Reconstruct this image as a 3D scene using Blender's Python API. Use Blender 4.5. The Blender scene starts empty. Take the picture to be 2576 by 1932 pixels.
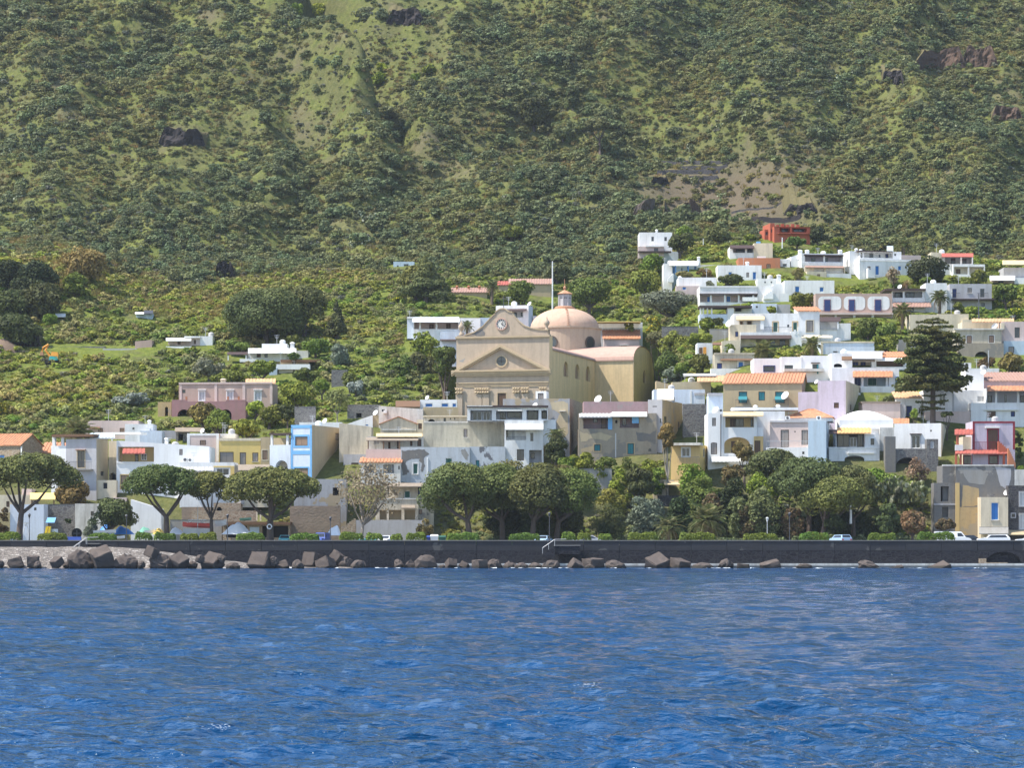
import bpy, bmesh, math, random
import numpy as np

SC = bpy.context.scene
COL = SC.collection
# ---------------------------------------------------------------- camera, light, exposure
F, CX, HY, CH = 7206.0, 1288.0, 1356.0, 4.1        # focal length and principal point of a 2576 px wide view, eye height
cam = bpy.data.objects.new('camera', bpy.data.cameras.new('camera'))
COL.objects.link(cam); SC.camera = cam
cam.location = (0, 0, CH); cam.rotation_euler = (math.radians(90), 0, 0)
cam.data.sensor_width = 36; cam.data.lens = F / 2576 * 36
cam.data.shift_y = (HY - 966) / 2576
cam.data.clip_start = 1; cam.data.clip_end = 5000

TS = np.array((-0.50, -0.12, 0.80)); TS /= np.linalg.norm(TS)   # direction towards the sun: high, from the left
SUN_EL = math.asin(TS[2]); SUN_AZ = math.atan2(TS[0], TS[1])
world = bpy.data.worlds.new('World'); SC.world = world; world.use_nodes = True
nt = world.node_tree; nt.nodes.clear()
sky = nt.nodes.new('ShaderNodeTexSky'); sky.sky_type = 'NISHITA'; sky.sun_disc = False
sky.sun_elevation = SUN_EL; sky.sun_rotation = SUN_AZ; sky.air_density = 1.0; sky.dust_density = 0.6
bg = nt.nodes.new('ShaderNodeBackground'); bg.inputs['Strength'].default_value = 0.15
wo = nt.nodes.new('ShaderNodeOutputWorld')
nt.links.new(sky.outputs[0], bg.inputs[0]); nt.links.new(bg.outputs[0], wo.inputs[0])
sl = bpy.data.lights.new('sun', 'SUN'); sl.energy = 4.2; sl.angle = math.radians(0.5); sl.color = (1, 0.95, 0.86)
sun = bpy.data.objects.new('sun', sl); COL.objects.link(sun); sun.location = (0, 0, 300)
from mathutils import Vector
sun.rotation_euler = Vector((-TS[0], -TS[1], -TS[2])).to_track_quat('-Z', 'Y').to_euler()
vs = SC.view_settings
SC.display_settings.display_device = 'sRGB'
vs.view_transform = 'Standard'; vs.look = 'None'; vs.exposure = 0.95; vs.gamma = 1; vs.use_curve_mapping = False
SC.cycles.use_denoising = True; SC.cycles.sample_clamp_direct = 6; SC.cycles.sample_clamp_indirect = 4; SC.cycles.volume_bounces = 0; SC.cycles.max_bounces = 6; SC.cycles.diffuse_bounces = 3; SC.cycles.glossy_bounces = 2
SC.cycles.transparent_max_bounces = 4

rng = np.random.default_rng(7)
random.seed(7)

# ---------------------------------------------------------------- materials
def _new(name):
    m = bpy.data.materials.new(name); m.use_nodes = True
    t = m.node_tree; b = t.nodes['Principled BSDF']
    return m, t, b
def N(t, k, **kw):
    n = t.nodes.new(k)
    for a, v in kw.items():
        if a in n.inputs.keys(): n.inputs[a].default_value = v
        else: setattr(n, a, v)
    return n
def ramp(t, fac, stops):
    r = t.nodes.new('ShaderNodeValToRGB'); e = r.color_ramp.elements
    while len(e) < len(stops): e.new(0.5)
    for i, (p, c) in enumerate(stops):
        e[i].position = p; e[i].color = (*c, 1) if len(c) == 3 else c
    t.links.new(fac, r.inputs[0]); return r.outputs[0]
def mixc(t, fac, a, b, mode='MIX'):
    n = t.nodes.new('ShaderNodeMix'); n.data_type = 'RGBA'; n.blend_type = mode
    for sock, v in ((n.inputs[0], fac), (n.inputs[6], a), (n.inputs[7], b)):
        if hasattr(v, 'is_linked'): t.links.new(v, sock)
        elif isinstance(v, (int, float)): sock.default_value = v
        else: sock.default_value = (*v, 1)
    return n.outputs[2]
def noise(t, vec, scale, detail=4, rough=0.6):
    n = N(t, 'ShaderNodeTexNoise'); n.inputs['Scale'].default_value = scale
    n.inputs['Detail'].default_value = detail; n.inputs['Roughness'].default_value = rough
    if vec: t.links.new(vec, n.inputs['Vector'])
    return n.outputs[0]
def mapping(t, scale=(1, 1, 1), coord='Object'):
    tc = t.nodes.new('ShaderNodeTexCoord'); mp = t.nodes.new('ShaderNodeMapping')
    mp.inputs['Scale'].default_value = scale
    t.links.new(tc.outputs[coord], mp.inputs[0]); return mp.outputs[0]
def bump(t, b, h, strength=0.3, dist=0.05):
    n = t.nodes.new('ShaderNodeBump'); n.inputs['Strength'].default_value = strength
    n.inputs['Distance'].default_value = dist
    t.links.new(h, n.inputs['Height']); t.links.new(n.outputs[0], b.inputs['Normal'])
MATS = {}
def plaster(key, col, dirt=0.25, stain=(0.22, 0.19, 0.15), patch=None, pk=0.58, rough=0.9):
    m, t, b = _new(key); v = mapping(t)
    drip = mapping(t, (1.2, 1.2, 0.16))
    c1 = mixc(t, noise(t, v, 0.35, 5), [x * 0.92 for x in col], [min(1, x * 1.06) for x in col])
    f = ramp(t, noise(t, drip, 0.9, 6, 0.7), [(0.44, (0, 0, 0)), (0.74, (dirt,) * 3)])
    c2 = mixc(t, f, c1, stain)
    f2 = ramp(t, noise(t, v, 2.2, 6, 0.7), [(0.50, (0, 0, 0)), (0.70, (dirt * .75,) * 3)])
    c3 = mixc(t, f2, c2, [x * 0.62 for x in col])
    if patch:
        f3 = ramp(t, noise(t, v, 0.26, 7, 0.62), [(pk, (0, 0, 0)), (pk + 0.02, (1, 1, 1))])
        c3 = mixc(t, f3, c3, patch)
    t.links.new(c3, b.inputs['Base Color']); b.inputs['Roughness'].default_value = rough
    b.inputs['Specular IOR Level'].default_value = 0.2
    bump(t, b, noise(t, v, 5, 6, 0.7), 0.35, 0.04)
    MATS[key] = m; return m
def stone(key, c1, c2, scale=1.6, mortar=None, rough=0.95):
    m, t, b = _new(key); v = mapping(t, (1, 1, 1.5))
    vo = t.nodes.new('ShaderNodeTexVoronoi'); vo.inputs['Scale'].default_value = scale; t.links.new(v, vo.inputs['Vector'])
    ve = t.nodes.new('ShaderNodeTexVoronoi'); ve.feature = 'DISTANCE_TO_EDGE'; ve.inputs['Scale'].default_value = scale
    t.links.new(v, ve.inputs['Vector'])
    sep = t.nodes.new('ShaderNodeSeparateColor'); t.links.new(vo.outputs['Color'], sep.inputs[0])
    c = mixc(t, sep.outputs[0], c1, c2)
    c = mixc(t, ramp(t, noise(t, v, 0.5, 6, .7), [(0.4, (0, 0, 0)), (0.7, (.6, .6, .6))]), c, [x * 0.6 for x in c1])
    if key == 'rock':                                    # wet and weedy near the waterline
        ge = t.nodes.new('ShaderNodeNewGeometry'); sx = t.nodes.new('ShaderNodeSeparateXYZ'); t.links.new(ge.outputs['Position'], sx.inputs[0])
        ad = N(t, 'ShaderNodeMath', operation='ADD'); t.links.new(sx.outputs[2], ad.inputs[0]); t.links.new(noise(t, v, 1.2, 4), ad.inputs[1])
        c = mixc(t, ramp(t, ad.outputs[0], [(.72, (.85, .85, .85)), (.98, (0, 0, 0))]), c, (0.022, 0.022, 0.018))
    if mortar:
        c = mixc(t, ramp(t, ve.outputs[0], [(0.02, (1, 1, 1)), (0.09, (0, 0, 0))]), c, mortar)
    t.links.new(c, b.inputs['Base Color']); b.inputs['Roughness'].default_value = rough
    b.inputs['Specular IOR Level'].default_value = 0.15
    bump(t, b, mixc(t, 0.5, ve.outputs[0], noise(t, v, 6, 6)), 0.7, 0.15)
    MATS[key] = m; return m
def plain(key, col, rough=0.6, spec=0.3, metal=0, var=0.12):
    m, t, b = _new(key); v = mapping(t)
    c = mixc(t, noise(t, v, 1.7, 4), [x * (1 - var) for x in col], [min(1, x * (1 + var)) for x in col])
    t.links.new(c, b.inputs['Base Color'])
    b.inputs['Roughness'].default_value = rough; b.inputs['Specular IOR Level'].default_value = spec
    b.inputs['Metallic'].default_value = metal
    MATS[key] = m; return m
def leafmat(key, dark, light, tip=None, k=0.35):
    """foliage: a colour per leaf (attribute 'rnd'), a colour per plant and clump"""
    m, t, b = _new(key)
    at = t.nodes.new('ShaderNodeAttribute'); at.attribute_name = 'rnd'
    oi = t.nodes.new('ShaderNodeObjectInfo')
    ge = t.nodes.new('ShaderNodeNewGeometry')
    c = mixc(t, at.outputs['Fac'], dark, light)
    if tip: c = mixc(t, ramp(t, at.outputs['Fac'], [(0.72, (0, 0, 0)), (0.9, (1, 1, 1))]), c, tip)
    big = noise(t, ge.outputs['Position'], 0.028, 4)
    c = mixc(t, ramp(t, big, [(.46, (0, 0, 0)), (.62, (.55, .55, .55))]), c, [light[0] * 1.25, light[1] * 1.02, light[2] * .7])
    nz = noise(t, ge.outputs['Position'], 0.35, 3)
    hsv = t.nodes.new('ShaderNodeHueSaturation')
    mh = N(t, 'ShaderNodeMapRange'); mh.inputs['To Min'].default_value = 0.47; mh.inputs['To Max'].default_value = 0.53
    t.links.new(oi.outputs['Random'], mh.inputs[0]); t.links.new(mh.outputs[0], hsv.inputs['Hue'])
    mv = N(t, 'ShaderNodeMapRange'); mv.inputs['To Min'].default_value = 1 - k * .9; mv.inputs['To Max'].default_value = 1 + k
    ad = N(t, 'ShaderNodeMath', operation='MULTIPLY_ADD'); ad.inputs[1].default_value = 7.31
    t.links.new(oi.outputs['Random'], ad.inputs[0]); t.links.new(nz, ad.inputs[2])
    fr = N(t, 'ShaderNodeMath', operation='FRACT'); t.links.new(ad.outputs[0], fr.inputs[0])
    t.links.new(fr.outputs[0], mv.inputs[0]); t.links.new(mv.outputs[0], hsv.inputs['Value'])
    t.links.new(c, hsv.inputs['Color'])
    t.links.new(hsv.outputs[0], b.inputs['Base Color'])
    b.inputs['Roughness'].default_value = 0.7; b.inputs['Specular IOR Level'].default_value = 0.25
    tr = t.nodes.new('ShaderNodeBsdfTranslucent'); t.links.new(hsv.outputs[0], tr.inputs['Color'])
    mx = t.nodes.new('ShaderNodeMixShader'); mx.inputs[0].default_value = 0.25
    out = t.nodes['Material Output']
    t.links.new(b.outputs[0], mx.inputs[1]); t.links.new(tr.outputs[0], mx.inputs[2]); t.links.new(mx.outputs[0], out.inputs[0])
    MATS[key] = m; return m
def tilemat(key, c1, c2):
    m, t, b = _new(key); v = mapping(t)
    w = t.nodes.new('ShaderNodeTexVoronoi'); w.inputs['Scale'].default_value = 3.2; t.links.new(v, w.inputs['Vector'])
    sp = t.nodes.new('ShaderNodeSeparateColor'); t.links.new(w.outputs['Color'], sp.inputs[0])
    c = mixc(t, sp.outputs[0], c1, c2)
    c = mixc(t, ramp(t, noise(t, v, 0.8, 6, .7), [(0.5, (0, 0, 0)), (0.75, (.45, .45, .45))]), c, (0.2, 0.15, 0.1))
    t.links.new(c, b.inputs['Base Color']); b.inputs['Roughness'].default_value = 0.85
    MATS[key] = m
W_ = (0.78, 0.77, 0.75)
plaster('white', W_, 0.34); plaster('white_clean', (0.82, 0.81, 0.79), 0.18); plaster('white_worn', (0.66, 0.63, 0.57), 0.75)
plaster('blue_white', (0.62, 0.68, 0.76), 0.35); plaster('pale_blue', (0.48, 0.58, 0.66), 0.3)
plaster('grey', (0.45, 0.44, 0.45), 0.4); plaster('grey_blue', (0.37, 0.37, 0.375), 0.75, patch=(0.36, 0.29, 0.19), pk=0.55)
plaster('cream', (0.66, 0.57, 0.42), 0.5); plaster('cream_worn', (0.60, 0.52, 0.39), 0.8, patch=(0.30, 0.27, 0.23), pk=0.66)
plaster('beige', (0.50, 0.41, 0.27), 0.35); plaster('beige_grey', (0.50, 0.45, 0.34), 0.8, stain=(0.24, 0.22, 0.18))
plaster('tan', (0.46, 0.36, 0.22), 0.35); plaster('pink_pale', (0.62, 0.49, 0.44), 0.25); plaster('pink', (0.47, 0.34, 0.28), 0.3)
plaster('pink_old', (0.44, 0.29, 0.29), 0.5, patch=(0.36, 0.30, 0.28)); plaster('rose', (0.34, 0.185, 0.185), 0.35)
plaster('lilac', (0.53, 0.46, 0.53), 0.45); plaster('yellow', (0.68, 0.50, 0.18), 0.2); plaster('ochre', (0.60, 0.42, 0.18), 0.3)
plaster('ochre_old', (0.46, 0.33, 0.17), 0.6, patch=(0.36, 0.29, 0.2), pk=0.56)
plaster('old_brown', (0.34, 0.29, 0.22), 0.6, patch=(0.24, 0.22, 0.19), pk=0.55)
plaster('peeling', (0.50, 0.53, 0.56), 0.45, patch=(0.15, 0.15, 0.16), pk=0.585)
plaster('concrete', (0.30, 0.29, 0.27), 0.5); plaster('concrete_dark', (0.043, 0.043, 0.049), 0.5, stain=(0.03, 0.03, 0.03), patch=(0.095, 0.092, 0.088), pk=.61)
plaster('grey_old', (0.17, 0.165, 0.16), 0.7, patch=(0.30, 0.28, 0.25), pk=0.6)
plaster('terracotta', (0.46, 0.18, 0.09), 0.3); plaster('red', (0.42, 0.115, 0.065), 0.2); plaster('dark_red', (0.24, 0.03, 0.045), 0.1)
plaster('church', (0.455, 0.36, 0.265), 0.45); plaster('church_side', (0.68, 0.51, 0.29), 0.4); plaster('church_trim', (0.48, 0.37, 0.235), 0.3)  # church_side: yellow stucco, lightened to stand in for light on the shaded flank
plaster('church_roof', (0.50, 0.32, 0.255), 0.4)
plaster('dome', (0.52, 0.36, 0.265), 0.5, stain=(0.4, 0.22, 0.16))
stone('tan_stone', (0.36, 0.27, 0.18), (0.26, 0.20, 0.15), 1.8, (0.40, 0.34, 0.26))
stone('grey_stone', (0.20, 0.19, 0.18), (0.12, 0.11, 0.11), 1.8, (0.24, 0.23, 0.21))
stone('dark_stone', (0.075, 0.07, 0.075), (0.045, 0.043, 0.048), 1.6, (0.10, 0.095, 0.09))
stone('quay_stone', (0.034, 0.033, 0.040), (0.020, 0.020, 0.026), 1.5, (0.042, 0.042, 0.046))
stone('brown_wall', (0.30, 0.23, 0.17), (0.25, 0.20, 0.15), 1.4)
stone('rock', (0.135, 0.108, 0.092), (0.085, 0.070, 0.064), 0.5)
stone('cliff', (0.13, 0.085, 0.062), (0.075, 0.055, 0.048), 0.35)
stone('cliff_shaded', (0.05, 0.042, 0.042), (0.03, 0.028, 0.03), 0.35)  # darker copy of cliff, the shade of the hollows is in its colour
tilemat('tile', (0.55, 0.26, 0.13), (0.38, 0.165, 0.085)); tilemat('tile_red', (0.42, 0.105, 0.075), (0.33, 0.08, 0.06))
tilemat('tile_pale', (0.62, 0.40, 0.22), (0.50, 0.26, 0.13)); tilemat('tile_pink', (0.38, 0.23, 0.18), (0.31, 0.18, 0.14))
plain('wood', (0.16, 0.09, 0.05), 0.8); plain('brown_wood', (0.07, 0.045, 0.04), 0.6); plain('thatch', (0.26, 0.21, 0.16), 0.95, var=.4)
plain('cane', (0.62, 0.47, 0.26), 0.9, var=.3); plain('awning_white', (0.74, 0.72, 0.66), 0.8); plain('awning_grey', (0.42, 0.41, 0.40), 0.8)
plain('awning_orange', (0.66, 0.38, 0.16), 0.8); plain('awning_yellow', (0.75, 0.55, 0.2), 0.8)
plain('blue', (0.035, 0.17, 0.46), 0.5); plain('sky_blue', (0.17, 0.40, 0.68), 0.6); plain('dark_blue', (0.03, 0.05, 0.16), 0.5)
plain('green', (0.03, 0.11, 0.08), 0.5); plain('teal', (0.03, 0.19, 0.22), 0.5); plain('brown', (0.13, 0.075, 0.045), 0.6)
plain('grey_shutter', (0.32, 0.28, 0.25), 0.6); plain('brown_shutter', (0.33, 0.22, 0.15), 0.7); plain('frame_white', (0.74, 0.74, 0.72), 0.5)
plain('frame_dark', (0.07, 0.055, 0.045), 0.5); plain('metal', (0.10, 0.10, 0.11), 0.45, 0.5, 0.6); plain('metal_pale', (0.5, 0.5, 0.5), 0.4, 0.5, 0.3)
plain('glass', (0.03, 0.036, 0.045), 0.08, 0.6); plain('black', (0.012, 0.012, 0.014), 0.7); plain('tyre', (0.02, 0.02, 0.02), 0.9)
plain('curtain', (0.45, 0.45, 0.45), 0.9); plain('glass_roof', (0.5, 0.55, 0.55), 0.2, 0.6)
plain('car_white', (0.78, 0.79, 0.80), 0.25, 0.6, var=.03); plain('car_blue', (0.36, 0.50, 0.66), 0.25, 0.6, var=.03); plain('car_dark', (0.04, 0.045, 0.06), 0.25, 0.6)
plain('car_teal', (0.12, 0.42, 0.42), 0.3, 0.6); plain('lamp_red', (0.5, 0.03, 0.02), 0.3); plain('truck_blue', (0.04, 0.08, 0.3), 0.4)
plain('tarp_blue', (0.05, 0.22, 0.62), 0.5); plain('tarp_white', (0.78, 0.78, 0.78), 0.6); plain('tarp_yellow', (0.80, 0.55, 0.12), 0.6)
plain('tarp_green', (0.14, 0.34, 0.26), 0.6); plain('boat_red', (0.75, 0.13, 0.10), 0.4); plain('boat_white', (0.8, 0.8, 0.8), 0.35); plain('plastic_yellow', (0.85, 0.6, 0.03), 0.4)
plain('slope_soil', (0.125, 0.108, 0.055), 1, .05, var=.4); plain('bark', (0.10, 0.075, 0.06), 0.95, var=.4); plain('bark_pale', (0.23, 0.20, 0.165), 0.95, var=.3); plain('palm_bark', (0.16, 0.12, 0.09), 0.95, var=.4)
plain('orange_paint', (0.75, 0.33, 0.05), 0.5); plain('turquoise', (0.05, 0.42, 0.42), 0.5); plain('rust', (0.46, 0.24, 0.14), .8, var=.4)
plain('dirt_heap', (0.17, 0.12, 0.085), 1, var=.2)
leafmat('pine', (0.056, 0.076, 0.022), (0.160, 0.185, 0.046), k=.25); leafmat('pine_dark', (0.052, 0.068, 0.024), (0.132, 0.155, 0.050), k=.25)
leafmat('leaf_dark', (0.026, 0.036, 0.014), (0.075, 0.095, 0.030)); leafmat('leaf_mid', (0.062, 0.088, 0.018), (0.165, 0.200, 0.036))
leafmat('leaf_bright', (0.080, 0.125, 0.018), (0.215, 0.275, 0.038)); leafmat('leaf_lime', (0.11, 0.17, 0.02), (0.27, 0.33, 0.04))
leafmat('leaf_grey', (0.090, 0.108, 0.078), (0.198, 0.222, 0.150)); leafmat('leaf_silver', (0.15, 0.17, 0.15), (0.30, 0.33, 0.28))
leafmat('leaf_olive', (0.080, 0.092, 0.034), (0.195, 0.205, 0.075)); leafmat('leaf_tan', (0.11, 0.085, 0.04), (0.24, 0.18, 0.08), (0.12, 0.13, 0.05))
leafmat('leaf_dry', (0.15, 0.115, 0.08), (0.34, 0.275, 0.19)); leafmat('leaf_rust', (0.10, 0.075, 0.03), (0.22, 0.16, 0.05))
leafmat('field_leaf', (0.115, 0.155, 0.028), (0.275, 0.315, 0.060)); leafmat('field_olive', (0.130, 0.142, 0.050), (0.285, 0.290, 0.105)); leafmat('broom', (0.09, 0.13, 0.02), (0.24, 0.25, 0.03), (0.58, 0.45, 0.03)); leafmat('hedge', (0.060, 0.102, 0.016), (0.174, 0.240, 0.036), k=.15)
leafmat('scrub', (0.092, 0.108, 0.038), (0.215, 0.228, 0.085), k=.30); leafmat('scrub_dark', (0.068, 0.092, 0.040), (0.170, 0.200, 0.090), k=.30)
leafmat('scrub_grey', (0.085, 0.095, 0.07), (0.20, 0.21, 0.16), k=.35)
leafmat('grass_dry', (0.135, 0.120, 0.045), (0.270, 0.235, 0.085), k=.3); leafmat('grass_green', (0.095, 0.130, 0.024), (0.225, 0.260, 0.050), k=.3)
leafmat('pear', (0.06, 0.09, 0.04), (0.15, 0.19, 0.09), (0.45, 0.46, 0.33)); leafmat('palm', (0.058, 0.091, 0.029), (0.182, 0.208, 0.078), (0.32, 0.28, 0.14), k=.2)
leafmat('palm_dry', (0.16, 0.12, 0.06), (0.34, 0.27, 0.14), k=.2); leafmat('araucaria', (0.045, 0.060, 0.018), (0.140, 0.150, 0.042), k=.3)

# ---------------------------------------------------------------- objects
def tag(o, label=None, cat=None, group=None, kind=None):
    if label: o['label'] = label
    if cat: o['category'] = cat
    if group: o['group'] = group
    if kind: o['kind'] = kind
    return o
def empty(name, loc, rz=0):
    o = bpy.data.objects.new(name, None); COL.objects.link(o)
    o.location = loc; o.rotation_euler = (0, 0, rz); o.empty_display_size = 0.3
    return o
class MB:
    def __init__(s): s.v = []; s.f = []; s.m = []
    def face(s, pts, m=0):
        i = len(s.v); s.v.extend([tuple(p) for p in pts]); s.f.append(tuple(range(i, i + len(pts)))); s.m.append(m)
    def box(s, x0, x1, y0, y1, z0, z1, m=0):
        i = len(s.v)
        s.v += [(x, y, z) for z in (z0, z1) for y in (y0, y1) for x in (x0, x1)]
        s.f += [tuple(i + k for k in q) for q in ((0, 1, 3, 2), (4, 6, 7, 5), (0, 4, 5, 1), (1, 5, 7, 3), (3, 7, 6, 2), (2, 6, 4, 0))]
        s.m += [m] * 6; return s
    def hexa(s, b, tp, m=0):
        """b, tp: four points each (bottom ring, top ring)"""
        i = len(s.v); s.v += [tuple(p) for p in b] + [tuple(p) for p in tp]
        s.f += [tuple(i + k for k in q) for q in ((3, 2, 1, 0), (4, 5, 6, 7), (0, 1, 5, 4), (1, 2, 6, 5), (2, 3, 7, 6), (3, 0, 4, 7))]
        s.m += [m] * 6; return s
    def tube(s, pts, rad, n=7, m=0, cap=True):
        pts = [np.array(p, float) for p in pts]; i0 = len(s.v)
        for k, p in enumerate(pts):
            d = pts[min(k + 1, len(pts) - 1)] - pts[max(k - 1, 0)]; d /= (np.linalg.norm(d) + 1e-9)
            u = np.cross(d, (0.31, 0.2, 0.93) if abs(d[2]) < .9 else (1, 0, 0)); u /= np.linalg.norm(u); w = np.cross(d, u)
            r = rad[k] if hasattr(rad, '__len__') else rad
            for j in range(n):
                t = 2 * math.pi * j / n; s.v.append(tuple(p + r * (math.cos(t) * u + math.sin(t) * w)))
        for k in range(len(pts) - 1):
            for j in range(n):
                a = i0 + k * n + j; b = i0 + k * n + (j + 1) % n
                s.f.append((a, b, b + n, a + n)); s.m.append(m)
        if cap:
            s.f.append(tuple(i0 + j for j in range(n))); s.m.append(m)
            s.f.append(tuple(i0 + (len(pts) - 1) * n + j for j in range(n))); s.m.append(m)
        return s
    def lathe(s, prof, c=(0, 0, 0), n=16, m=0):
        i0 = len(s.v)
        for r, z in prof:
            for j in range(n):
                t = 2 * math.pi * j / n; s.v.append((c[0] + r * math.cos(t), c[1] + r * math.sin(t), c[2] + z))
        for k in range(len(prof) - 1):
            for j in range(n):
                a = i0 + k * n + j; b = i0 + k * n + (j + 1) % n
                s.f.append((a, b, b + n, a + n)); s.m.append(m)
        s.f.append(tuple(i0 + (len(prof) - 1) * n + j for j in range(n))); s.m.append(m)
        return s
    def mesh(s, name, mats, smooth=False):
        me = bpy.data.meshes.new(name); me.from_pydata(s.v, [], s.f)
        if isinstance(mats, str): mats = [mats]
        for k in mats: me.materials.append(MATS[k])
        if len(mats) > 1: me.polygons.foreach_set('material_index', s.m)
        if smooth: me.polygons.foreach_set('use_smooth', [True] * len(s.f))
        me.update(); return me
    def build(s, name, mats, parent=None, smooth=False, loc=None):
        o = bpy.data.objects.new(name, s.mesh(name, mats, smooth)); COL.objects.link(o)
        if parent: o.parent = parent
        if loc is not None: o.location = loc
        return o
def link(name, me, parent=None, loc=(0, 0, 0), rot=(0, 0, 0), scale=(1, 1, 1)):
    o = bpy.data.objects.new(name, me); COL.objects.link(o)
    o.location = loc; o.rotation_euler = rot; o.scale = scale
    if parent: o.parent = parent
    return o

# ---------------------------------------------------------------- value noise
_LAT = np.random.default_rng(3).random((256, 256))
def vnoise(x, y):
    xi = np.floor(x).astype(int); yi = np.floor(y).astype(int); fx = x - xi; fy = y - yi
    fx = fx * fx * (3 - 2 * fx); fy = fy * fy * (3 - 2 * fy)
    g = lambda a, b: _LAT[a & 255, b & 255]
    return (g(xi, yi) * (1 - fx) + g(xi + 1, yi) * fx) * (1 - fy) + (g(xi, yi + 1) * (1 - fx) + g(xi + 1, yi + 1) * fx) * fy
def fbm(x, y, o=4):
    s = 0; a = 0.5
    for k in range(o):
        s = s + a * vnoise(x * 2 ** k + 17.3 * k, y * 2 ** k + 5.1 * k); a *= .5
    return s
def sstep(a, b, x):
    t = np.clip((x - a) / (b - a), 0, 1); return t * t * (3 - 2 * t)

# ---------------------------------------------------------------- the lie of the land
LEV = np.array([430, 434, 440, 450, 460, 475, 490, 510, 530, 560, 590, 630, 680, 780, 900], float)
COLX = np.array([-500, 0, 300, 600, 900, 1150, 1400, 1655, 1735, 1900, 2200, 2576, 3100], float)
PYT = np.array([
 [1370, 1369, 1362, 1265, 1190, 1105, 1055, 985, 915, 830, 755, 660, 470, -20, -520],
 [1370, 1369, 1362, 1260, 1185, 1100, 1050, 985, 915, 830, 755, 660, 470, -20, -520],
 [1370, 1369, 1362, 1240, 1180, 1100, 1050, 980, 910, 825, 745, 650, 455, -20, -520],
 [1370, 1369, 1362, 1270, 1190, 1098, 1048, 985, 915, 828, 745, 640, 445, -20, -520],
 [1370, 1369, 1360, 1220, 1155, 1070, 1020, 960, 900, 812, 735, 632, 440, -20, -520],
 [1370, 1369, 1352, 1238, 1155, 1085, 1030, 955, 866, 788, 722, 632, 440, -20, -520],
 [1370, 1369, 1330, 1225, 1155, 1105, 1050, 985, 930, 860, 755, 640, 445, 0, -500],
 [1370, 1369, 1305, 1190, 1130, 1095, 1045, 980, 915, 825, 735, 600, 440, 20, -500],
 [1370, 1369, 1305, 1185, 1125, 1032, 968, 895, 825, 732, 642, 565, 440, 20, -500],
 [1370, 1369, 1310, 1170, 1105, 1005, 920, 862, 803, 722, 632, 560, 432, 0, -500],
 [1370, 1369, 1320, 1168, 1085, 1000, 912, 850, 790, 735, 650, 575, 422, 0, -500],
 [1370, 1369, 1362, 1165, 1105, 1030, 930, 855, 800, 735, 660, 585, 415, 0, -500],
 [1370, 1369, 1362, 1165, 1105, 1030, 930, 855, 800, 735, 660, 585, 415, 0, -500]], float)
ZT = CH + (HY - PYT) / F * LEV[None, :]
def ground(px, Y):
    """height of the land at the ray column px and distance Y"""
    px = np.asarray(px, float); Y = np.asarray(Y, float)
    ci = np.clip(np.interp(px, COLX, np.arange(len(COLX))), 0, len(COLX) - 1.0001); i = ci.astype(int); t = ci - i; t = t * t * (3 - 2 * t)
    li = np.clip(np.interp(Y, LEV, np.arange(len(LEV))), 0, len(LEV) - 1.0001); j = li.astype(int); u = li - j
    z = (ZT[i, j] * (1 - u) + ZT[i, j + 1] * u) * (1 - t) + (ZT[i + 1, j] * (1 - u) + ZT[i + 1, j + 1] * u) * t
    X = (px - CX) / F * Y
    w = sstep(585, 650, Y)
    # a spur comes down from the upper left, a valley lies to the right of it
    pb = 1530 + (660 - Y) * (660 / 75.0)
    q = px - pb
    z = z - w * 18 * sstep(0, 180, q) * (1 - sstep(450, 1200, q)) + w * 6 * np.exp(-((q + 110) / 130) ** 2)
    # a second gully high on the left, ribs and hollows
    q2 = px - (1010 - (Y - 700) * 2.0)
    w2 = sstep(675, 722, Y)
    z = z - w2 * 19 * np.exp(-(q2 / 45) ** 2) + w2 * 7 * np.exp(-((q2 + 95) / 60) ** 2)
    rid = 1 - 2 * np.abs(fbm(X * 0.022 + 3.1, Y * 0.016 + 9.7, 4) - 0.47)
    z = z + w * (rid - 0.82) * 21 * (0.6 + 0.4 * sstep(640, 720, Y))
    z = z + w * (fbm(X * 0.11, Y * 0.11, 3) - 0.44) * 3.2
    # dark wooded bluff at the left edge
    z = z + sstep(330, 120, px) * sstep(560, 585, Y) * (1 - sstep(620, 700, Y)) * 7
    # ribs running down the slope, their left flanks gentle, their right flanks steep
    sd = sstep(1250, 1600, px); ph = (px + (1 - 2 * sd) * 3.6 * (Y - 650)) / 300 + 2.4 * fbm(X * .017 + 8, Y * .017, 3)
    ft = ph - np.floor(ph); saw = np.where(ft < .68, ft / .68, (1 - ft) / .32)
    z = z + w * sstep(605, 660, Y) * (saw - .5) * (4.5 + 8 * (fbm(X * .012 + 70, Y * .012, 2) - .3)) * (1 - .9 * np.exp(-((px - 1800) / 270) ** 4 - ((Y - 700) / 46) ** 4))
    # level ground round the church
    m = sstep(1100, 1140, px) * (1 - sstep(1652, 1676, px)) * sstep(478, 486, Y) * (1 - sstep(546, 557, Y))
    z = z * (1 - m) + np.minimum(z, 21.5) * m
    w3 = sstep(475, 500, Y) * (1 - w) * (1 - m)
    z = z + w3 * (fbm(X * 0.09 + 50, Y * 0.09, 3) - 0.44) * 2.0
    return z
_YS = np.arange(431, 895, 0.5)
def hitY(px, py):
    """distance at which the sight line (px, py) meets the land"""
    p = HY - (ground(np.full_like(_YS, px), _YS) - CH) * F / _YS
    k = np.argmax(p <= py)
    return float(_YS[k]) if p[k] <= py else 890.0
def gz(px, Y): return 3.2 if Y < 431 else float(ground(px, Y))
def Pw(px, py, Y): return np.array(((px - CX) / F * Y, Y, CH + (HY - py) / F * Y))
_K = [0, 0, 3.77]
def C(ox, oy, k=3.77): _K[:] = [ox, oy, k]
def cx(x): return _K[0] + x / _K[2]
def cy(y): return _K[1] + y / _K[2]
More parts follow.
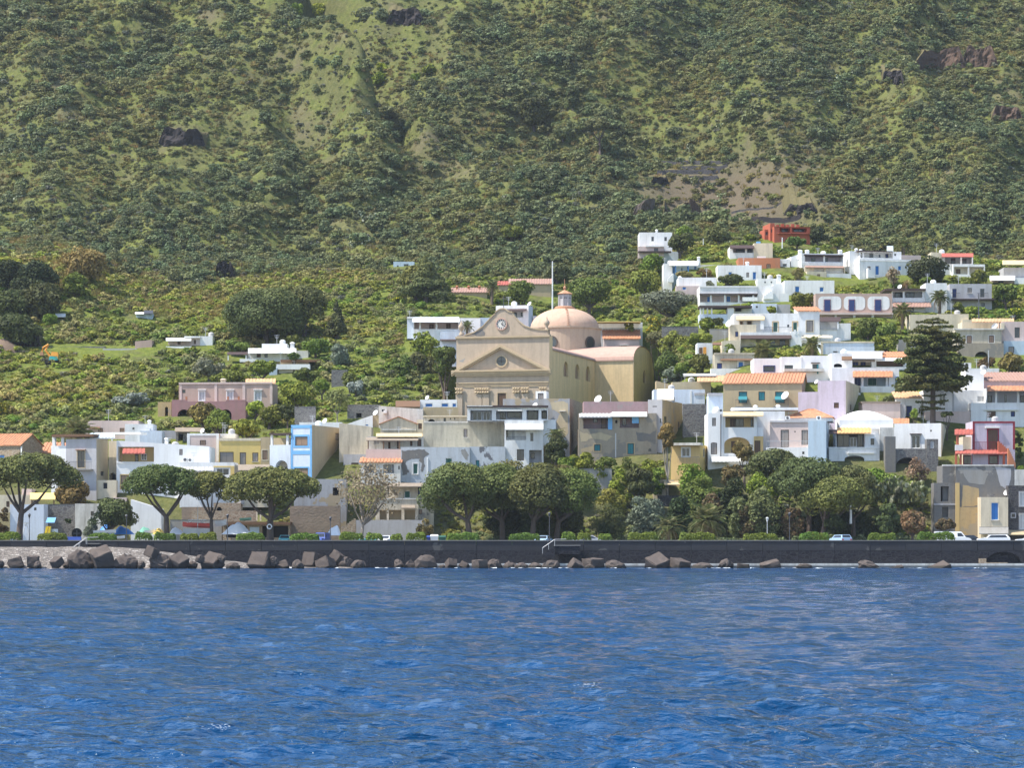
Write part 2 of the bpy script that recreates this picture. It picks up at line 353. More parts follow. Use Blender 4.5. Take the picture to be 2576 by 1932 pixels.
FOOT = []      # footprints that plants must keep clear of: px0, px1, Y0, Y1
# ================================================================ the setting: land, sea, shore
def build_land():
    us = np.arange(-420, 3010, 8.0)
    ys = np.concatenate([np.arange(429.0, 480, 1), np.arange(480, 600, 1.5), np.arange(600, 896, 1.6)])
    U, Y = np.meshgrid(us, ys); Z = ground(U, Y); X = (U - CX) / F * Y
    n, m = U.shape
    me = bpy.data.meshes.new('hillside')
    v = np.stack([X, Y, Z], -1).reshape(-1, 3)
    idx = np.arange(n * m).reshape(n, m)
    f = np.stack([idx[:-1, :-1], idx[:-1, 1:], idx[1:, 1:], idx[1:, :-1]], -1).reshape(-1, 4)
    quad_mesh(me, v, f)
    w = sstep(585, 640, Y)
    lush = (1 - sstep(600, 690, Y + 40 * (fbm(X * .04, Y * .04, 3) - .45))) * sstep(455, 480, Y)
    soil = w * np.exp(-((U - 1815) / 235) ** 4 - ((Z - 88) / 11) ** 4) * (Y < 765) + 0.06 * w
    soil = soil + (1 - sstep(432, 460, Y)) * .5
    for nm, a in (('lush', lush), ('soil', np.clip(soil, 0, 1))):
        at = me.attributes.new(nm, 'FLOAT', 'POINT'); at.data.foreach_set('value', a.reshape(-1).astype(np.float32))
    m_, t, b = _new('hillside_ground')
    v_ = mapping(t)
    L = t.nodes.new('ShaderNodeAttribute'); L.attribute_name = 'lush'
    S = t.nodes.new('ShaderNodeAttribute'); S.attribute_name = 'soil'
    n1 = noise(t, v_, 0.12, 8, .65); n2 = noise(t, v_, 0.9, 6, .7); n3 = noise(t, v_, 0.045, 5, .6)
    dry = mixc(t, ramp(t, n2, [(.35, (0, 0, 0)), (.65, (1, 1, 1))]), (0.080, 0.092, 0.032), (0.145, 0.142, 0.056))
    grn = mixc(t, ramp(t, n2, [(.35, (0, 0, 0)), (.65, (1, 1, 1))]), (0.090, 0.120, 0.025), (0.185, 0.205, 0.046))
    earth = mixc(t, n2, (0.095, 0.078, 0.050), (0.170, 0.138, 0.095))
    c = mixc(t, ramp(t, n1, [(.44, (0, 0, 0)), (.56, (1, 1, 1))]), dry, mixc(t, .5, dry, grn))
    c = mixc(t, ramp(t, n3, [(.54, (0, 0, 0)), (.64, (.6, .6, .6))]), c, earth)
    c = mixc(t, L.outputs['Fac'], c, mixc(t, ramp(t, n1, [(.52, (0, 0, 0)), (.62, (1, 1, 1))]), grn, dry))
    ad = N(t, 'ShaderNodeMath', operation='MULTIPLY'); t.links.new(S.outputs['Fac'], ad.inputs[0])
    ad.inputs[1].default_value = 1.0
    c = mixc(t, ad.outputs[0], c, earth)
    t.links.new(c, b.inputs['Base Color']); b.inputs['Roughness'].default_value = 1; b.inputs['Specular IOR Level'].default_value = 0.05
    bump(t, b, noise(t, v_, 1.6, 8, .75), 0.8, 0.5)
    me.materials.append(m_)
    me.polygons.foreach_set('use_smooth', np.ones(len(f), bool))
    o = bpy.data.objects.new('hillside', me); COL.objects.link(o); tag(o, kind='structure')
def quad_mesh(me, v, f):
    v = np.asarray(v, np.float32); f = np.asarray(f, np.int32); k = f.shape[1]
    me.vertices.add(len(v)); me.vertices.foreach_set('co', v.reshape(-1))
    me.loops.add(f.size); me.loops.foreach_set('vertex_index', f.reshape(-1))
    me.polygons.add(len(f)); me.polygons.foreach_set('loop_start', np.arange(0, f.size, k, dtype=np.int32))
    me.polygons.foreach_set('loop_total', np.full(len(f), k, np.int32))
    me.update(calc_edges=True); me.validate()
build_land()

def build_sea():
    us = np.linspace(-480, 3060, 590); ys = 40 * np.exp(np.linspace(0, math.log(399.0 / 40), 760))
    U, Y = np.meshgrid(us, ys); X = (U - CX) / F * Y
    r = np.random.default_rng(11); Z = np.zeros_like(X); wx, wy = 2.2 * fbm(X * .09, Y * .06, 3), 2.2 * fbm(X * .09 + 40, Y * .06, 3)
    for k in range(64):
        lam = 0.36 * 1.05 ** k * r.uniform(.85, 1.15); th = math.radians(r.normal(-68, 38)); kx, ky = 2 * math.pi / lam * math.cos(th), 2 * math.pi / lam * math.sin(th)
        amp = 0.0086 * lam ** 0.52; fade = np.clip((lam / (0.0037 * Y) - 2.2) / 2, 0, 1)   # waves finer than the mesh are left to the relief
        ph = kx * (X + wx) + ky * (Y + wy) + r.uniform(0, 6.28); Z += amp * fade * (1 - 2 * np.abs(np.sin(ph / 2)) if k % 3 else np.sin(ph))
    Z *= 0.55 + 0.95 * fbm(X * 0.06 + 7, Y * 0.03, 3)
    n, m = U.shape; idx = np.arange(n * m).reshape(n, m)
    f = np.stack([idx[:-1, :-1], idx[:-1, 1:], idx[1:, 1:], idx[1:, :-1]], -1).reshape(-1, 4)
    me = bpy.data.meshes.new('sea'); quad_mesh(me, np.stack([X, Y, Z - Z.mean()], -1).reshape(-1, 3), f)
    m_, t, b = _new('sea_water')
    b.inputs['Roughness'].default_value = 0.07; b.inputs['IOR'].default_value = 1.33
    v1 = mapping(t, (.75, 1.0, 1)); v2 = mapping(t, (0.12, 0.05, 1))
    c = mixc(t, ramp(t, noise(t, v2, 1, 4), [(.4, (0, 0, 0)), (.62, (1, 1, 1))]), (0.001, 0.034, 0.098), (0.003, 0.046, 0.134))
    t.links.new(c, b.inputs['Base Color'])
    last = None
    for sc_, dist, det in ((.40, .42, 2), (1.05, .40, 2), (3.4, .18, 3)):
        q = t.nodes.new('ShaderNodeBump'); q.inputs['Strength'].default_value = 1; q.inputs['Distance'].default_value = dist
        t.links.new(noise(t, v1, sc_, det, .55), q.inputs['Height'])
        if last: t.links.new(last, q.inputs['Normal'])
        last = q.outputs[0]
    t.links.new(last, b.inputs['Normal'])
    me.materials.append(m_); me.polygons.foreach_set('use_smooth', np.ones(len(f), bool))
    o = bpy.data.objects.new('sea', me); COL.objects.link(o); tag(o, kind='structure')
    mb = MB()                                                    # the open water round the part in view
    mb.face([(x, y, -0.12) for x, y in ((-900, -600), (900, -600), (900, 40), (-900, 40))])
    for s in (-1, 1): mb.face([(s * 9.7, 40, -.12), (s * 900, 40, -.12), (s * 900, 399, -.12), (s * 97, 399, -.12)])
    q = mb.mesh('sea', 'white'); q.materials.clear(); q.materials.append(m_); tag(link('sea', q), kind='structure')
build_sea()

def flat(name, x0, x1, y0, y1, z, mat):
    o = MB().box(x0, x1, y0, y1, z - .3, z).build(name, mat); tag(o, kind='structure'); return o
m_, t, b = _new('asphalt'); v = mapping(t)
t.links.new(mixc(t, noise(t, v, .8, 6), (0.045, 0.044, 0.043), (0.075, 0.072, 0.07)), b.inputs['Base Color']); b.inputs['Roughness'].default_value = .95; MATS['asphalt'] = m_
m_, t, b = _new('paving'); v = mapping(t)
t.links.new(mixc(t, noise(t, v, .8, 6), (0.16, 0.15, 0.14), (0.26, 0.245, 0.23)), b.inputs['Base Color']); b.inputs['Roughness'].default_value = .95; MATS['paving'] = m_
flat('pavement', -160, 160, 400.7, 405.5, 3.22, 'paving'); flat('road', -160, 160, 405.5, 413, 3.08, 'asphalt'); flat('pavement', -160, 160, 413, 432, 3.20, 'paving')
mb = MB()
for k in range(-40, 40): mb.box(k * 4, k * 4 + 2, 409.2, 409.32, 3.084, 3.088)
tag(mb.build('road_marking', 'frame_white'), kind='structure')

def build_beach():
    us = np.arange(-420, 900, 6.0); ys = np.arange(376, 400.3, 0.4)
    U, Y = np.meshgrid(us, ys); X = (U - CX) / F * Y
    top = 2.7 * sstep(760, 250, U) + 0.25
    Z = -0.8 + (top + .8) * sstep(384, 398, Y) + (fbm(X * .5, Y * .5, 3) - .45) * .35
    n, m = U.shape; idx = np.arange(n * m).reshape(n, m)
    f = np.stack([idx[:-1, :-1], idx[:-1, 1:], idx[1:, 1:], idx[1:, :-1]], -1).reshape(-1, 4)
    me = bpy.data.meshes.new('beach'); quad_mesh(me, np.stack([X, Y, Z], -1).reshape(-1, 3), f)
    m_, t, b = _new('pebbles'); v = mapping(t)
    vo = t.nodes.new('ShaderNodeTexVoronoi'); vo.inputs['Scale'].default_value = 3.5; t.links.new(v, vo.inputs['Vector'])
    sp = t.nodes.new('ShaderNodeSeparateColor'); t.links.new(vo.outputs['Color'], sp.inputs[0])
    c = ramp(t, sp.outputs[0], [(0, (0.09, 0.078, 0.066)), (.5, (0.16, 0.135, 0.114)), (.85, (0.22, 0.19, 0.165)), (1, (0.42, 0.38, 0.34))])
    t.links.new(c, b.inputs['Base Color']); b.inputs['Roughness'].default_value = .9
    bump(t, b, vo.outputs['Distance'], 1, .2)
    me.materials.append(m_); o = bpy.data.objects.new('beach', me); COL.objects.link(o); tag(o, kind='structure')
build_beach()

# ================================================================ houses
WIN = dict(d=('frame_dark', 'glass'), w=('frame_white', 'glass'), c=('frame_white', 'curtain'), b=('frame_white', 'blue'), B=('frame_dark', 'dark_blue'),
           g=('frame_white', 'green'), t=('frame_dark', 'teal'), n=('frame_dark', 'grey_shutter'), N=('frame_dark', 'brown_shutter'), o=('frame_dark', 'brown'), r=('dark_red', 'dark_red'), s=('sky_blue', 'brown_shutter'))
SHUT = set('bBgtnNor')
def rect_op(s0, s1, z0, z1, d=.2, back=None, arch=False): return [min(s0, s1), max(s0, s1), min(z0, z1), max(z0, z1), d, back, arch]
def holed(mb, P, x0, x1, z0, z1, ops, ztop=None, m=0):
    """a wall plane with openings cut out of it and their reveals; P maps (along, up, in) to a point"""
    ops = [o for o in ops if o[1] > x0 + .02 and o[0] < x1 - .02 and o[3] > z0 and o[2] < z1]
    for o in ops: o[0] = max(o[0], x0 + .03); o[1] = min(o[1], x1 - .03); o[3] = min(o[3], z1 - .03); o[2] = max(o[2], z0 + .03)
    xs = sorted({x0, x1, *[o[0] for o in ops], *[o[1] for o in ops]}); zs = sorted({z0, z1, *[o[2] for o in ops], *[o[3] for o in ops]})
    for a, b_ in zip(xs, xs[1:]):
        for c, d in zip(zs, zs[1:]):
            mx, mz = (a + b_) / 2, (c + d) / 2
            if any(o[0] < mx < o[1] and o[2] < mz < o[3] for o in ops): continue
            mb.face([P(a, c, 0), P(b_, c, 0), P(b_, d, 0), P(a, d, 0)], m)
    for s0, s1, a0, a1, d, back, arch in ops:
        if arch:
            r = (s1 - s0) / 2; h = min(r * (arch if arch is not True else 1), (a1 - a0) * .9); xc = (s0 + s1) / 2; sp = a1 - h
            pts = [(xc - r * math.cos(t), sp + h * math.sin(t)) for t in np.linspace(0, math.pi, 13)]
            for k in range(12):
                (p, q), (p2, q2) = pts[k], pts[k + 1]
                cn = s0 if k < 6 else s1
                mb.face([P(cn, a1, 0), P(p, q, 0), P(p2, q2, 0)], m)
                mb.face([P(p, q, 0), P(p2, q2, 0), P(p2, q2, d), P(p, q, d)], m)
            top = sp
        else:
            top = a1; mb.face([P(s0, a1, 0), P(s1, a1, 0), P(s1, a1, d), P(s0, a1, d)], m)
        mb.face([P(s0, a0, 0), P(s1, a0, 0), P(s1, a0, d), P(s0, a0, d)], m)
        for s in (s0, s1): mb.face([P(s, a0, 0), P(s, top, 0), P(s, top, d), P(s, a0, d)], m)
        if back is not None: mb.face([P(s0, a0, d), P(s1, a0, d), P(s1, a1, d), P(s0, a1, d)], back)

class House:
    def __init__(h, name, label, x0, yb, a=0, Y=None, cat='house', group=None, fnd=4):
        px, py = cx(x0), cy(yb)
        h.Y = Y or hitY(px, py); h.O = Pw(px, py, h.Y); h.a = math.radians(a); h.yb = py; h.fnd = fnd
        h.d = np.array((math.cos(h.a), math.sin(h.a), 0)); h.bk = np.array((-math.sin(h.a), math.cos(h.a), 0))
        h.root = empty(name, h.O, h.a); tag(h.root, label, cat, group); h.foot = [px, px]
    def loc(h, px, py, dep=0.0):
        r = np.array(((px - CX) / F, 1, (HY - py) / F)); t = (dep + h.O @ h.bk - CH * 0) / (r @ h.bk)
        p = np.array((0, 0, CH)) + t * r; q = p - h.O
        return float(q @ h.d), float(q[2])
    def side(h, px, py, xs):
        r = np.array(((px - CX) / F, 1, (HY - py) / F)); t = (xs + h.O @ h.d) / (r @ h.d)
        p = np.array((0, 0, CH)) + t * r; q = p - h.O
        return float(q @ h.bk), float(q[2])
    def block(h, x0, x1, yt, yb, mat, side=None, off=0, dep=7.0, sx=None, roof='flat', yr=None, rm='tile', par=.22, name='wall', yt2=None, ax=None, over=.25):
        return Block(h, x0, x1, yt, yb, mat, side, -off, dep, sx, roof, yr, rm, par, name, yt2, ax, over)
    # ---- things fixed to the front plane (off metres out from it)
    def box(h, x0, x1, y0, y1, mat, off=0.0, dep=.3, name='trim'):
        s0, zt = h.loc(cx(x0), cy(y0), -off); s1, zb = h.loc(cx(x1), cy(y1), -off)
        return MB().box(s0, s1, -off, -off + dep, zb, zt).build(name, mat, h.root)
    def trim(h, x0, x1, y0, y1, mat, off=.05, name='trim'): return h.box(x0, x1, y0, y1, mat, off, off + .01, name)
    def pillar(h, x0, x1, y0, y1, mat='white', off=0, name='pillar'):
        s0, zt = h.loc(cx(x0), cy(y0), -off); s1, zb = h.loc(cx(x1), cy(y1), -off)
        w = max(.28, s1 - s0); return MB().box(s0, s0 + w, -off + .02, -off + .02 + w, zb, zt).build(name, mat, h.root)
    def canopy(h, x0, x1, y0, y1, mat, proj=1.6, off=0, posts=(), yp=None, th=.12, name='awning', ribs=0, pm='wood'):
        """a sloping roof from the wall (top at y0) to a front edge seen at y1"""
        s0, zt = h.loc(cx(x0), cy(y0), -off); s1, _ = h.loc(cx(x1), cy(y0), -off)
        f0, zf = h.loc(cx(x0), cy(y1), -off - proj); f1, _ = h.loc(cx(x1), cy(y1), -off - proj)
        if zf > zt - .02: zf = zt - .02 if zf - zt > .6 else zf
        mb = MB(); y_w, y_f = -off + .02, -off - proj
        n = max(1, int(ribs and (s1 - s0) / .28))
        for k in range(n):
            a0, a1 = s0 + (s1 - s0) * k / n, s0 + (s1 - s0) * (k + 1) / n
            b0, b1 = f0 + (f1 - f0) * k / n, f0 + (f1 - f0) * (k + 1) / n
            e = (k % 2) * .07
            mb.hexa([(a0, y_w, zt - th), (a1, y_w, zt - th), (b1, y_f, zf - th), (b0, y_f, zf - th)],
                    [(a0, y_w, zt + e), (a1, y_w, zt + e), (b1, y_f, zf + e), (b0, y_f, zf + e)])
        o = mb.build(name, mat, h.root)
        for px in posts:
            sp, zb = h.loc(cx(px), cy(yp), -off - proj)
            MB().box(sp - .09, sp + .09, y_f + .05, y_f + .23, zb, zf - th).build('post', pm, h.root)
        return o
    def balcony(h, x0, x1, y0, y1, off=0, proj=.9, rail='metal', slab='concrete'):
        """slab at y1 with a railing up to y0"""
        s0, zt = h.loc(cx(x0), cy(y0), -off - proj); s1, zb = h.loc(cx(x1), cy(y1), -off - proj)
        y = -off - proj
        o = MB().box(s0, s1, y, -off + .01, zb - .15, zb).build('balcony', slab, h.root)
        h.railing(s0, s1, y + .04, zb, zt, rail, o); return o
    def railing(h, s0, s1, y, zb, zt, mat='metal', parent=None):
        mb = MB().box(s0, s1, y, y + .05, zt - .06, zt); n = max(2, int((s1 - s0) / .22))
        for k in range(n + 1):
            s = s0 + (s1 - s0 - .03) * k / n; mb.box(s, s + .03, y + .01, y + .04, zb, zt - .06)
        return mb.build('railing', mat, parent or h.root)
    def rail(h, x0, x1, y0, y1, off=0, mat='metal'):
        s0, zt = h.loc(cx(x0), cy(y0), -off); s1, zb = h.loc(cx(x1), cy(y1), -off); return h.railing(s0, s1, -off, zb, zt, mat)
    def patch(h, pts, mat, off=0.0, name='peeled_patch'):
        """a ragged area of fallen plaster on the front plane"""
        q = [h.loc(cx(x), cy(y), -off) for x, y in pts]; rg = np.random.default_rng(len(pts)); P = []
        for (a, c), (e, f) in zip(q, q[1:] + q[:1]):
            for t in (0, .25, .5, .75): P.append((a + (e - a) * t + rg.normal(0, .07), -off - .012, c + (f - c) * t + rg.normal(0, .07)))
        mb = MB(); mb.face(P); o = mb.build(name, mat, h.root); bm = bmesh.new(); bm.from_mesh(o.data); bmesh.ops.triangulate(bm, faces=bm.faces); bm.to_mesh(o.data); bm.free(); return o
    def chimney(h, x, y0, y1, w=.5, off=-2.0, mat='white'):
        s, zt = h.loc(cx(x), cy(y0), -off); _, zb = h.loc(cx(x), cy(y1), -off); y = -off
        mb = MB().hexa([(s - w * .6, y, zb - 1), (s + w * .6, y, zb - 1), (s + w * .6, y + w, zb - 1), (s - w * .6, y + w, zb - 1)],
                       [(s - w * .42, y + .04, zt - .3), (s + w * .42, y + .04, zt - .3), (s + w * .42, y + w * .9, zt - .3), (s - w * .42, y + w * .9, zt - .3)])
        o = mb.build('chimney', mat, h.root)
        MB().lathe([(w * .62, -.3), (w * .66, -.22), (w * .5, -.1), (w * .2, 0)], (s, y + w / 2, zt), 8).build('chimney_cap', mat, o); return o
    def dish(h, x, y, r=.45, off=-.5):
        s, z = h.loc(cx(x), cy(y), -off); q = -off
        mb = MB().lathe([(.04, -.2), (r * .6, -.12), (r, 0), (r * .97, .02), (r * .55, -.07), (.03, -.13)], (0, 0, 0), 12).tube([(0, 0, -.2), (0, .05, -1.0)], .03, 5)
        o = mb.build('satellite_dish', 'white_clean', h.root); o.location = (s, q, z); o.rotation_euler = (math.radians(62), 0, math.radians(-40)); return o
    def ac(h, x0, x1, y0, y1, off=0.0):
        s0, zt = h.loc(cx(x0), cy(y0), -off - .3); s1, zb = h.loc(cx(x1), cy(y1), -off - .3); y = -off - .3
        o = MB().box(s0, s1, y, -off - .002, zb, zt).build('air_conditioner', 'frame_white', h.root)
        r = min(s1 - s0, zt - zb) * .38
        g = MB().lathe([(r, 0), (r, .03), (r * .5, .05)], (0, 0, 0), 14).build('fan_grille', 'metal', o)
        g.location = ((s0 + s1) / 2, y - .001, (zt + zb) / 2); g.rotation_euler = (math.radians(90), 0, 0); return o
    def antenna(h, x, y0, y1, off=-2.0):
        s, zt = h.loc(cx(x), cy(y0), -off); _, zb = h.loc(cx(x), cy(y1), -off)
        mb = MB().tube([(s, -off, zb - .5), (s, -off, zt)], .03, 5)
        for k in (0.05, .3): mb.box(s - .55 + k, s + .55 - k, -off - .02, -off + .02, zt - .1 - k, zt - .06 - k)
        return mb.build('antenna', 'metal_pale', h.root)
    def steps(h, x0, x1, y0, y1, mat='white', n=7, off=.05, dep=1.2, up=1, name='stairs'):
        """a flight rising to the right (up = 1) or to the left (-1)"""
        s0, zt = h.loc(cx(x0), cy(y0), -off - dep); s1, zb = h.loc(cx(x1), cy(y1), -off - dep); mb = MB()
        for k in range(n):
            a0, a1 = s0 + (s1 - s0) * k / n, s0 + (s1 - s0) * (k + 1) / n
            q = (k + 1) / n if up > 0 else (n - k) / n
            mb.box(a0, a1, -off - dep, -off, zb - .5, zb + (zt - zb) * q)
        return mb.build(name, mat, h.root)

class Block:
    def __init__(b, h, x0, x1, yt, yb, mat, side, yo, dep, sx, roof, yr, rm, par, name, yt2, ax, over):
        b.h, b.mat, b.sidemat, b.y, b.roof, b.rm, b.par, b.name, b.over = h, mat, side or mat, yo, roof, rm, par, name, over
        b.s0, zt = h.loc(cx(x0), cy(yt), yo); b.s1, zt2 = h.loc(cx(x1), cy(yt2 if yt2 is not None else yt), yo)
        b.zl, b.zr = (zt, zt2) if yt2 is not None else (zt, zt); b.z1 = min(b.zl, b.zr)
        b.z0 = h.loc(cx(x0), cy(yb), yo)[1]
        if cy(yb) > h.yb - 3: b.z0 -= h.fnd
        b.dep = dep
        if sx is not None:
            xs = b.s1 if cx(sx) > cx(x1) else b.s0
            d = h.side(cx(sx), cy(yt), xs)[0] - yo
            b.dep = min(22, max(3, d)) if d > 0 else dep
        b.zr_ = None
        if roof in ('gable', 'hip', 'dome'): b.zr_ = h.loc(cx(x0), cy(yr), yo + b.dep / 2)[1]
        if roof in ('mono', 'front'): b.zr_ = h.loc(cx(x0), cy(yr), yo + (b.dep if roof == 'mono' else 0))[1]
        if roof == 'hip' and ax: b.ax = [h.loc(cx(q), cy(yr), yo + b.dep / 2)[0] for q in ax]
        elif roof == 'front' and ax: b.ax = h.loc(cx(ax), cy(yr), yo)[0]
        else: b.ax = None
        b.ops = {'F': [], 'R': [], 'L': []}; b.later = []
        h.foot += [cx(x0), cx(x1)] + ([cx(sx)] if sx is not None else [])
        h.blocks = getattr(h, 'blocks', []) + [b]
        b.pend = True
    def P(b, f):
        if f == 'F': return lambda s, z, d: (s, b.y + d, z)
        if f == 'R': return lambda s, z, d: (b.s1 - d, s, z)
        return lambda s, z, d: (b.s0 + d, s, z)
    def uv(b, f, x, y, d=0):
        if f == 'F': return b.h.loc(cx(x), cy(y), b.y + d)
        return b.h.side(cx(x), cy(y), b.s1 - d if f == 'R' else b.s0 + d)
    def win(b, x0, x1, y0, y1, k='d', f='F', arch=False, sur=None, sw=.14, rec=.16, hood=None, sill=False, rail=False):
        u0, zt = b.uv(f, x0, y0); u1, zb = b.uv(f, x1, y1); u0, u1 = min(u0, u1), max(u0, u1)
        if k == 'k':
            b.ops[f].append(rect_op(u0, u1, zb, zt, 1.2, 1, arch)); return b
        b.ops[f].append(rect_op(u0, u1, zb, zt, rec + .06, 1, arch))
        b.later.append(lambda: b.leaf(b.P(f), u0, u1, zb, zt, rec, k, arch))
        if sur: b.later.append(lambda: b.surround(b.P(f), u0, u1, zb, zt, sur, sw))
        if sill: b.later.append(lambda: pbox(b.P(f), u0 - .1, u1 + .1, zb - .1, zb, -.12, -.003).build('sill', 'white_worn', b.h.root))
        if hood: b.later.append(lambda: pbox(b.P(f), u0 - .25, u1 + .25, zt + .12, zt + .24, -.45, -.003).build('hood', hood, b.h.root))
        if rail: b.later.append(lambda: b.h.balcony_at(b, u0 - .35, u1 + .35, zb, zb + 1.0))
        return b
    def surround(b, P, u0, u1, z0, z1, mat, w):
        mb = MB()
        for q in ((u0 - w, u0, z0, z1 + w), (u1, u1 + w, z0, z1 + w), (u0, u1, z1, z1 + w), (u0 - w, u1 + w, z0 - w, z0)): pbox(P, *q, -.035, -.003, mb)
        mb.build('window_surround', mat, b.h.root)
    def leaf(b, P, u0, u1, z0, z1, rec, k, arch, parent=None):
        fr, pa = WIN[k]; door = z1 - z0 > 1.75 and z1 - z0 > 1.45 * (u1 - u0)
        w = min(.09, (u1 - u0) * .12); mb = MB(); r0, r1 = rec - .05, rec
        for q in ((u0 + .01, u0 + w, z0 + .01, z1 - .01), (u1 - w, u1 - .01, z0 + .01, z1 - .01), (u0 + w, u1 - w, z1 - w, z1 - .01), (u0 + w, u1 - w, z0 + .01, z0 + w)): pbox(P, *q, r0, r1, mb)
        um = (u0 + u1) / 2
        if u1 - u0 > .7 and not (k in SHUT): pbox(P, um - w * .4, um + w * .4, z0 + w, z1 - w, r0 + .004, r1, mb)
        o = mb.build('door' if door else 'window', fr, parent or b.h.root)
        if k in SHUT:
            n = 2 if u1 - u0 > .7 else 1
            for i in range(n):
                a0 = u0 + w + (u1 - u0 - 2 * w) * i / n + .012; a1 = u0 + w + (u1 - u0 - 2 * w) * (i + 1) / n - .012
                m2 = pbox(P, a0, a1, z0 + w, z1 - w, r0 + .015, r1 - .004); c = max(3, int((z1 - z0) / .22))
                for j in range(c):
                    zz = z0 + w + (z1 - z0 - 2 * w) * (j + .2) / c; pbox(P, a0 + .03, a1 - .03, zz, zz + (z1 - z0) / c * .45, r0 - .005, r0 + .014, m2)
                m2.build('shutter', pa, o)
        else: pbox(P, u0 + w, u1 - w, z0 + w, z1 - w, r1 - .03, r1 - .012).build('pane', pa, o)
    def loggia(b, x0, x1, y0, y1, d=1.6, back=None, items=(), pillars=(), rail=None, arch=False, pw=.32, pm=None, f='F'):
        u0, zt = b.uv(f, x0, y0); u1, zb = b.uv(f, x1, y1); d = min(d, b.dep - .6)
        b.ops[f].append(rect_op(u0, u1, zb, zt, d, 2 if back else 0, arch)); b.backmat = back or b.mat
        def later():
            for (a0, a1, q0, q1, k) in items:
                v0, w1 = b.uv(f, a0, q0, d); v1, w0 = b.uv(f, a1, q1, d)
                v0, v1, w0, w1 = max(v0, u0 + .05), min(v1, u1 - .05), max(w0, zb + .03), min(w1, zt - .08)
                if v1 - v0 < .2 or w1 - w0 < .2: continue
                P = b.P(f); b.leaf(lambda s, z, q: P(s, z, d - .06 + q), v0, v1, w0, w1, .05, k, False)
            for px in pillars:
                s = b.uv(f, px, y0)[0]; pbox(b.P(f), s - pw / 2, s + pw / 2, zb + .002, zt - .002, .03, .03 + pw).build('pillar', pm or b.mat, b.h.root)
            if rail: b.h.railing(u0 + .02, u1 - .02, b.y + .06, zb, zb + (rail if rail is not True else .95))
        b.later.append(later); return b
    def finish(b):
        h = b.h; mb = MB(); y0, y1 = b.y, b.y + b.dep; s0, s1, z0, z1 = b.s0, b.s1, b.z0, b.z1
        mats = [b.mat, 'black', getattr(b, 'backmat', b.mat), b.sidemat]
        holed(mb, b.P('F'), s0, s1, z0, z1, b.ops['F'])
        holed(mb, b.P('R'), y0, y1, z0, z1, b.ops['R'], m=3); holed(mb, b.P('L'), y0, y1, z0, z1, b.ops['L'], m=3 if b.sidemat != b.mat and h.a > 0 else 0)
        mb.face([(s0, y1, z0), (s1, y1, z0), (s1, y1, z1), (s0, y1, z1)], 0)
        if b.zl != b.zr:
            for y in (y0, y1): mb.face([(s0, y, z1), (s1, y, z1)] + ([(s1, y, b.zr)] if b.zr > b.zl else [(s0, y, b.zl)]), 0)
            if b.zr > b.zl: mb.face([(s1, y0, z1), (s1, y1, z1), (s1, y1, b.zr), (s1, y0, b.zr)], 3)
            else: mb.face([(s0, y0, z1), (s0, y1, z1), (s0, y1, b.zl), (s0, y0, b.zl)], 0)
        r = b.roof; e = b.over; zr = b.zr_
        if r == 'flat':
            p = b.par; zt = lambda s: b.zl + (b.zr - b.zl) * (s - s0) / (s1 - s0)
            mb.face([(s0, y0, b.zl - p), (s1, y0, b.zr - p), (s1, y1, b.zr - p), (s0, y1, b.zl - p)], 0)
            t = .2
            i = .004
            for (a0, a1, c0, c1) in ((s0 + i, s1 - i, y0 + i, y0 + t), (s0 + i, s1 - i, y1 - t, y1 - i), (s0 + i, s0 + t, y0 + t, y1 - t), (s1 - t, s1 - i, y0 + t, y1 - t)):
                mb.hexa([(a0, c0, zt(a0) - p - .01), (a1, c0, zt(a1) - p - .01), (a1, c1, zt(a1) - p - .01), (a0, c1, zt(a0) - p - .01)],
                        [(a0, c0, zt(a0) + .004), (a1, c0, zt(a1) + .004), (a1, c1, zt(a1) + .004), (a0, c1, zt(a0) + .004)], 0)
        elif r == 'gable':
            ym = (y0 + y1) / 2
            for s in (s0, s1): mb.face([(s, y0, z1), (s, y1, z1), (s, ym, zr - .05)], 3)
            tiles(s0 - e, s1 + e, y0 - e, ym, z1 - (zr - z1) * e / (ym - y0), zr, y1 + e).build('roof', b.rm, h.root)
        elif r == 'mono':
            for s in (s0, s1): mb.face([(s, y0, z1), (s, y1, z1), (s, y1, zr - .05)], 3)
            mb.face([(s0, y1, z1), (s1, y1, z1), (s1, y1, zr - .05), (s0, y1, zr - .05)])
            tiles(s0 - e, s1 + e, y0 - e, y1, z1 - (zr - z1) * e / b.dep, zr).build('roof', b.rm, h.root)
        elif r == 'front':                       # ridge runs back, gable faces the sea
            sm = b.ax if b.ax is not None else (s0 + s1) / 2
            for y in (y0, y1): mb.face([(s0, y, z1), (s1, y, z1), (sm, y, zr - .05)], 0)
            m2 = MB()
            for (a, c) in ((s0, -e), (s1, e)):
                n = 14
                for k in range(n):
                    q0, q1 = y0 - e + (b.dep + 2 * e) * k / n, y0 - e + (b.dep + 2 * e) * (k + 1) / n; g = .05 * (k % 2)
                    lo = z1 - (zr - z1) * e / abs(sm - a)
                    m2.hexa([(a + c, q0, lo), (sm, q0, zr), (sm, q1, zr), (a + c, q1, lo)], [(a + c, q0, lo + .1 + g), (sm, q0, zr + .1 + g), (sm, q1, zr + .1 + g), (a + c, q1, lo + .1 + g)])
            m2.build('roof', b.rm, h.root)
        elif r == 'hip':
            ym = (y0 + y1) / 2; a0, a1 = b.ax if b.ax else (s0 + b.dep / 2, s1 - b.dep / 2)
            m2 = MB(); A = [(s0 - e, y0 - e, z1), (s1 + e, y0 - e, z1), (s1 + e, y1 + e, z1), (s0 - e, y1 + e, z1)]; R0, R1 = (a0, ym, zr), (a1, ym, zr)
            for q in ((A[0], A[1], R1, R0), (A[1], A[2], R1), (A[2], A[3], R0, R1), (A[3], A[0], R0)): m2.face(q)
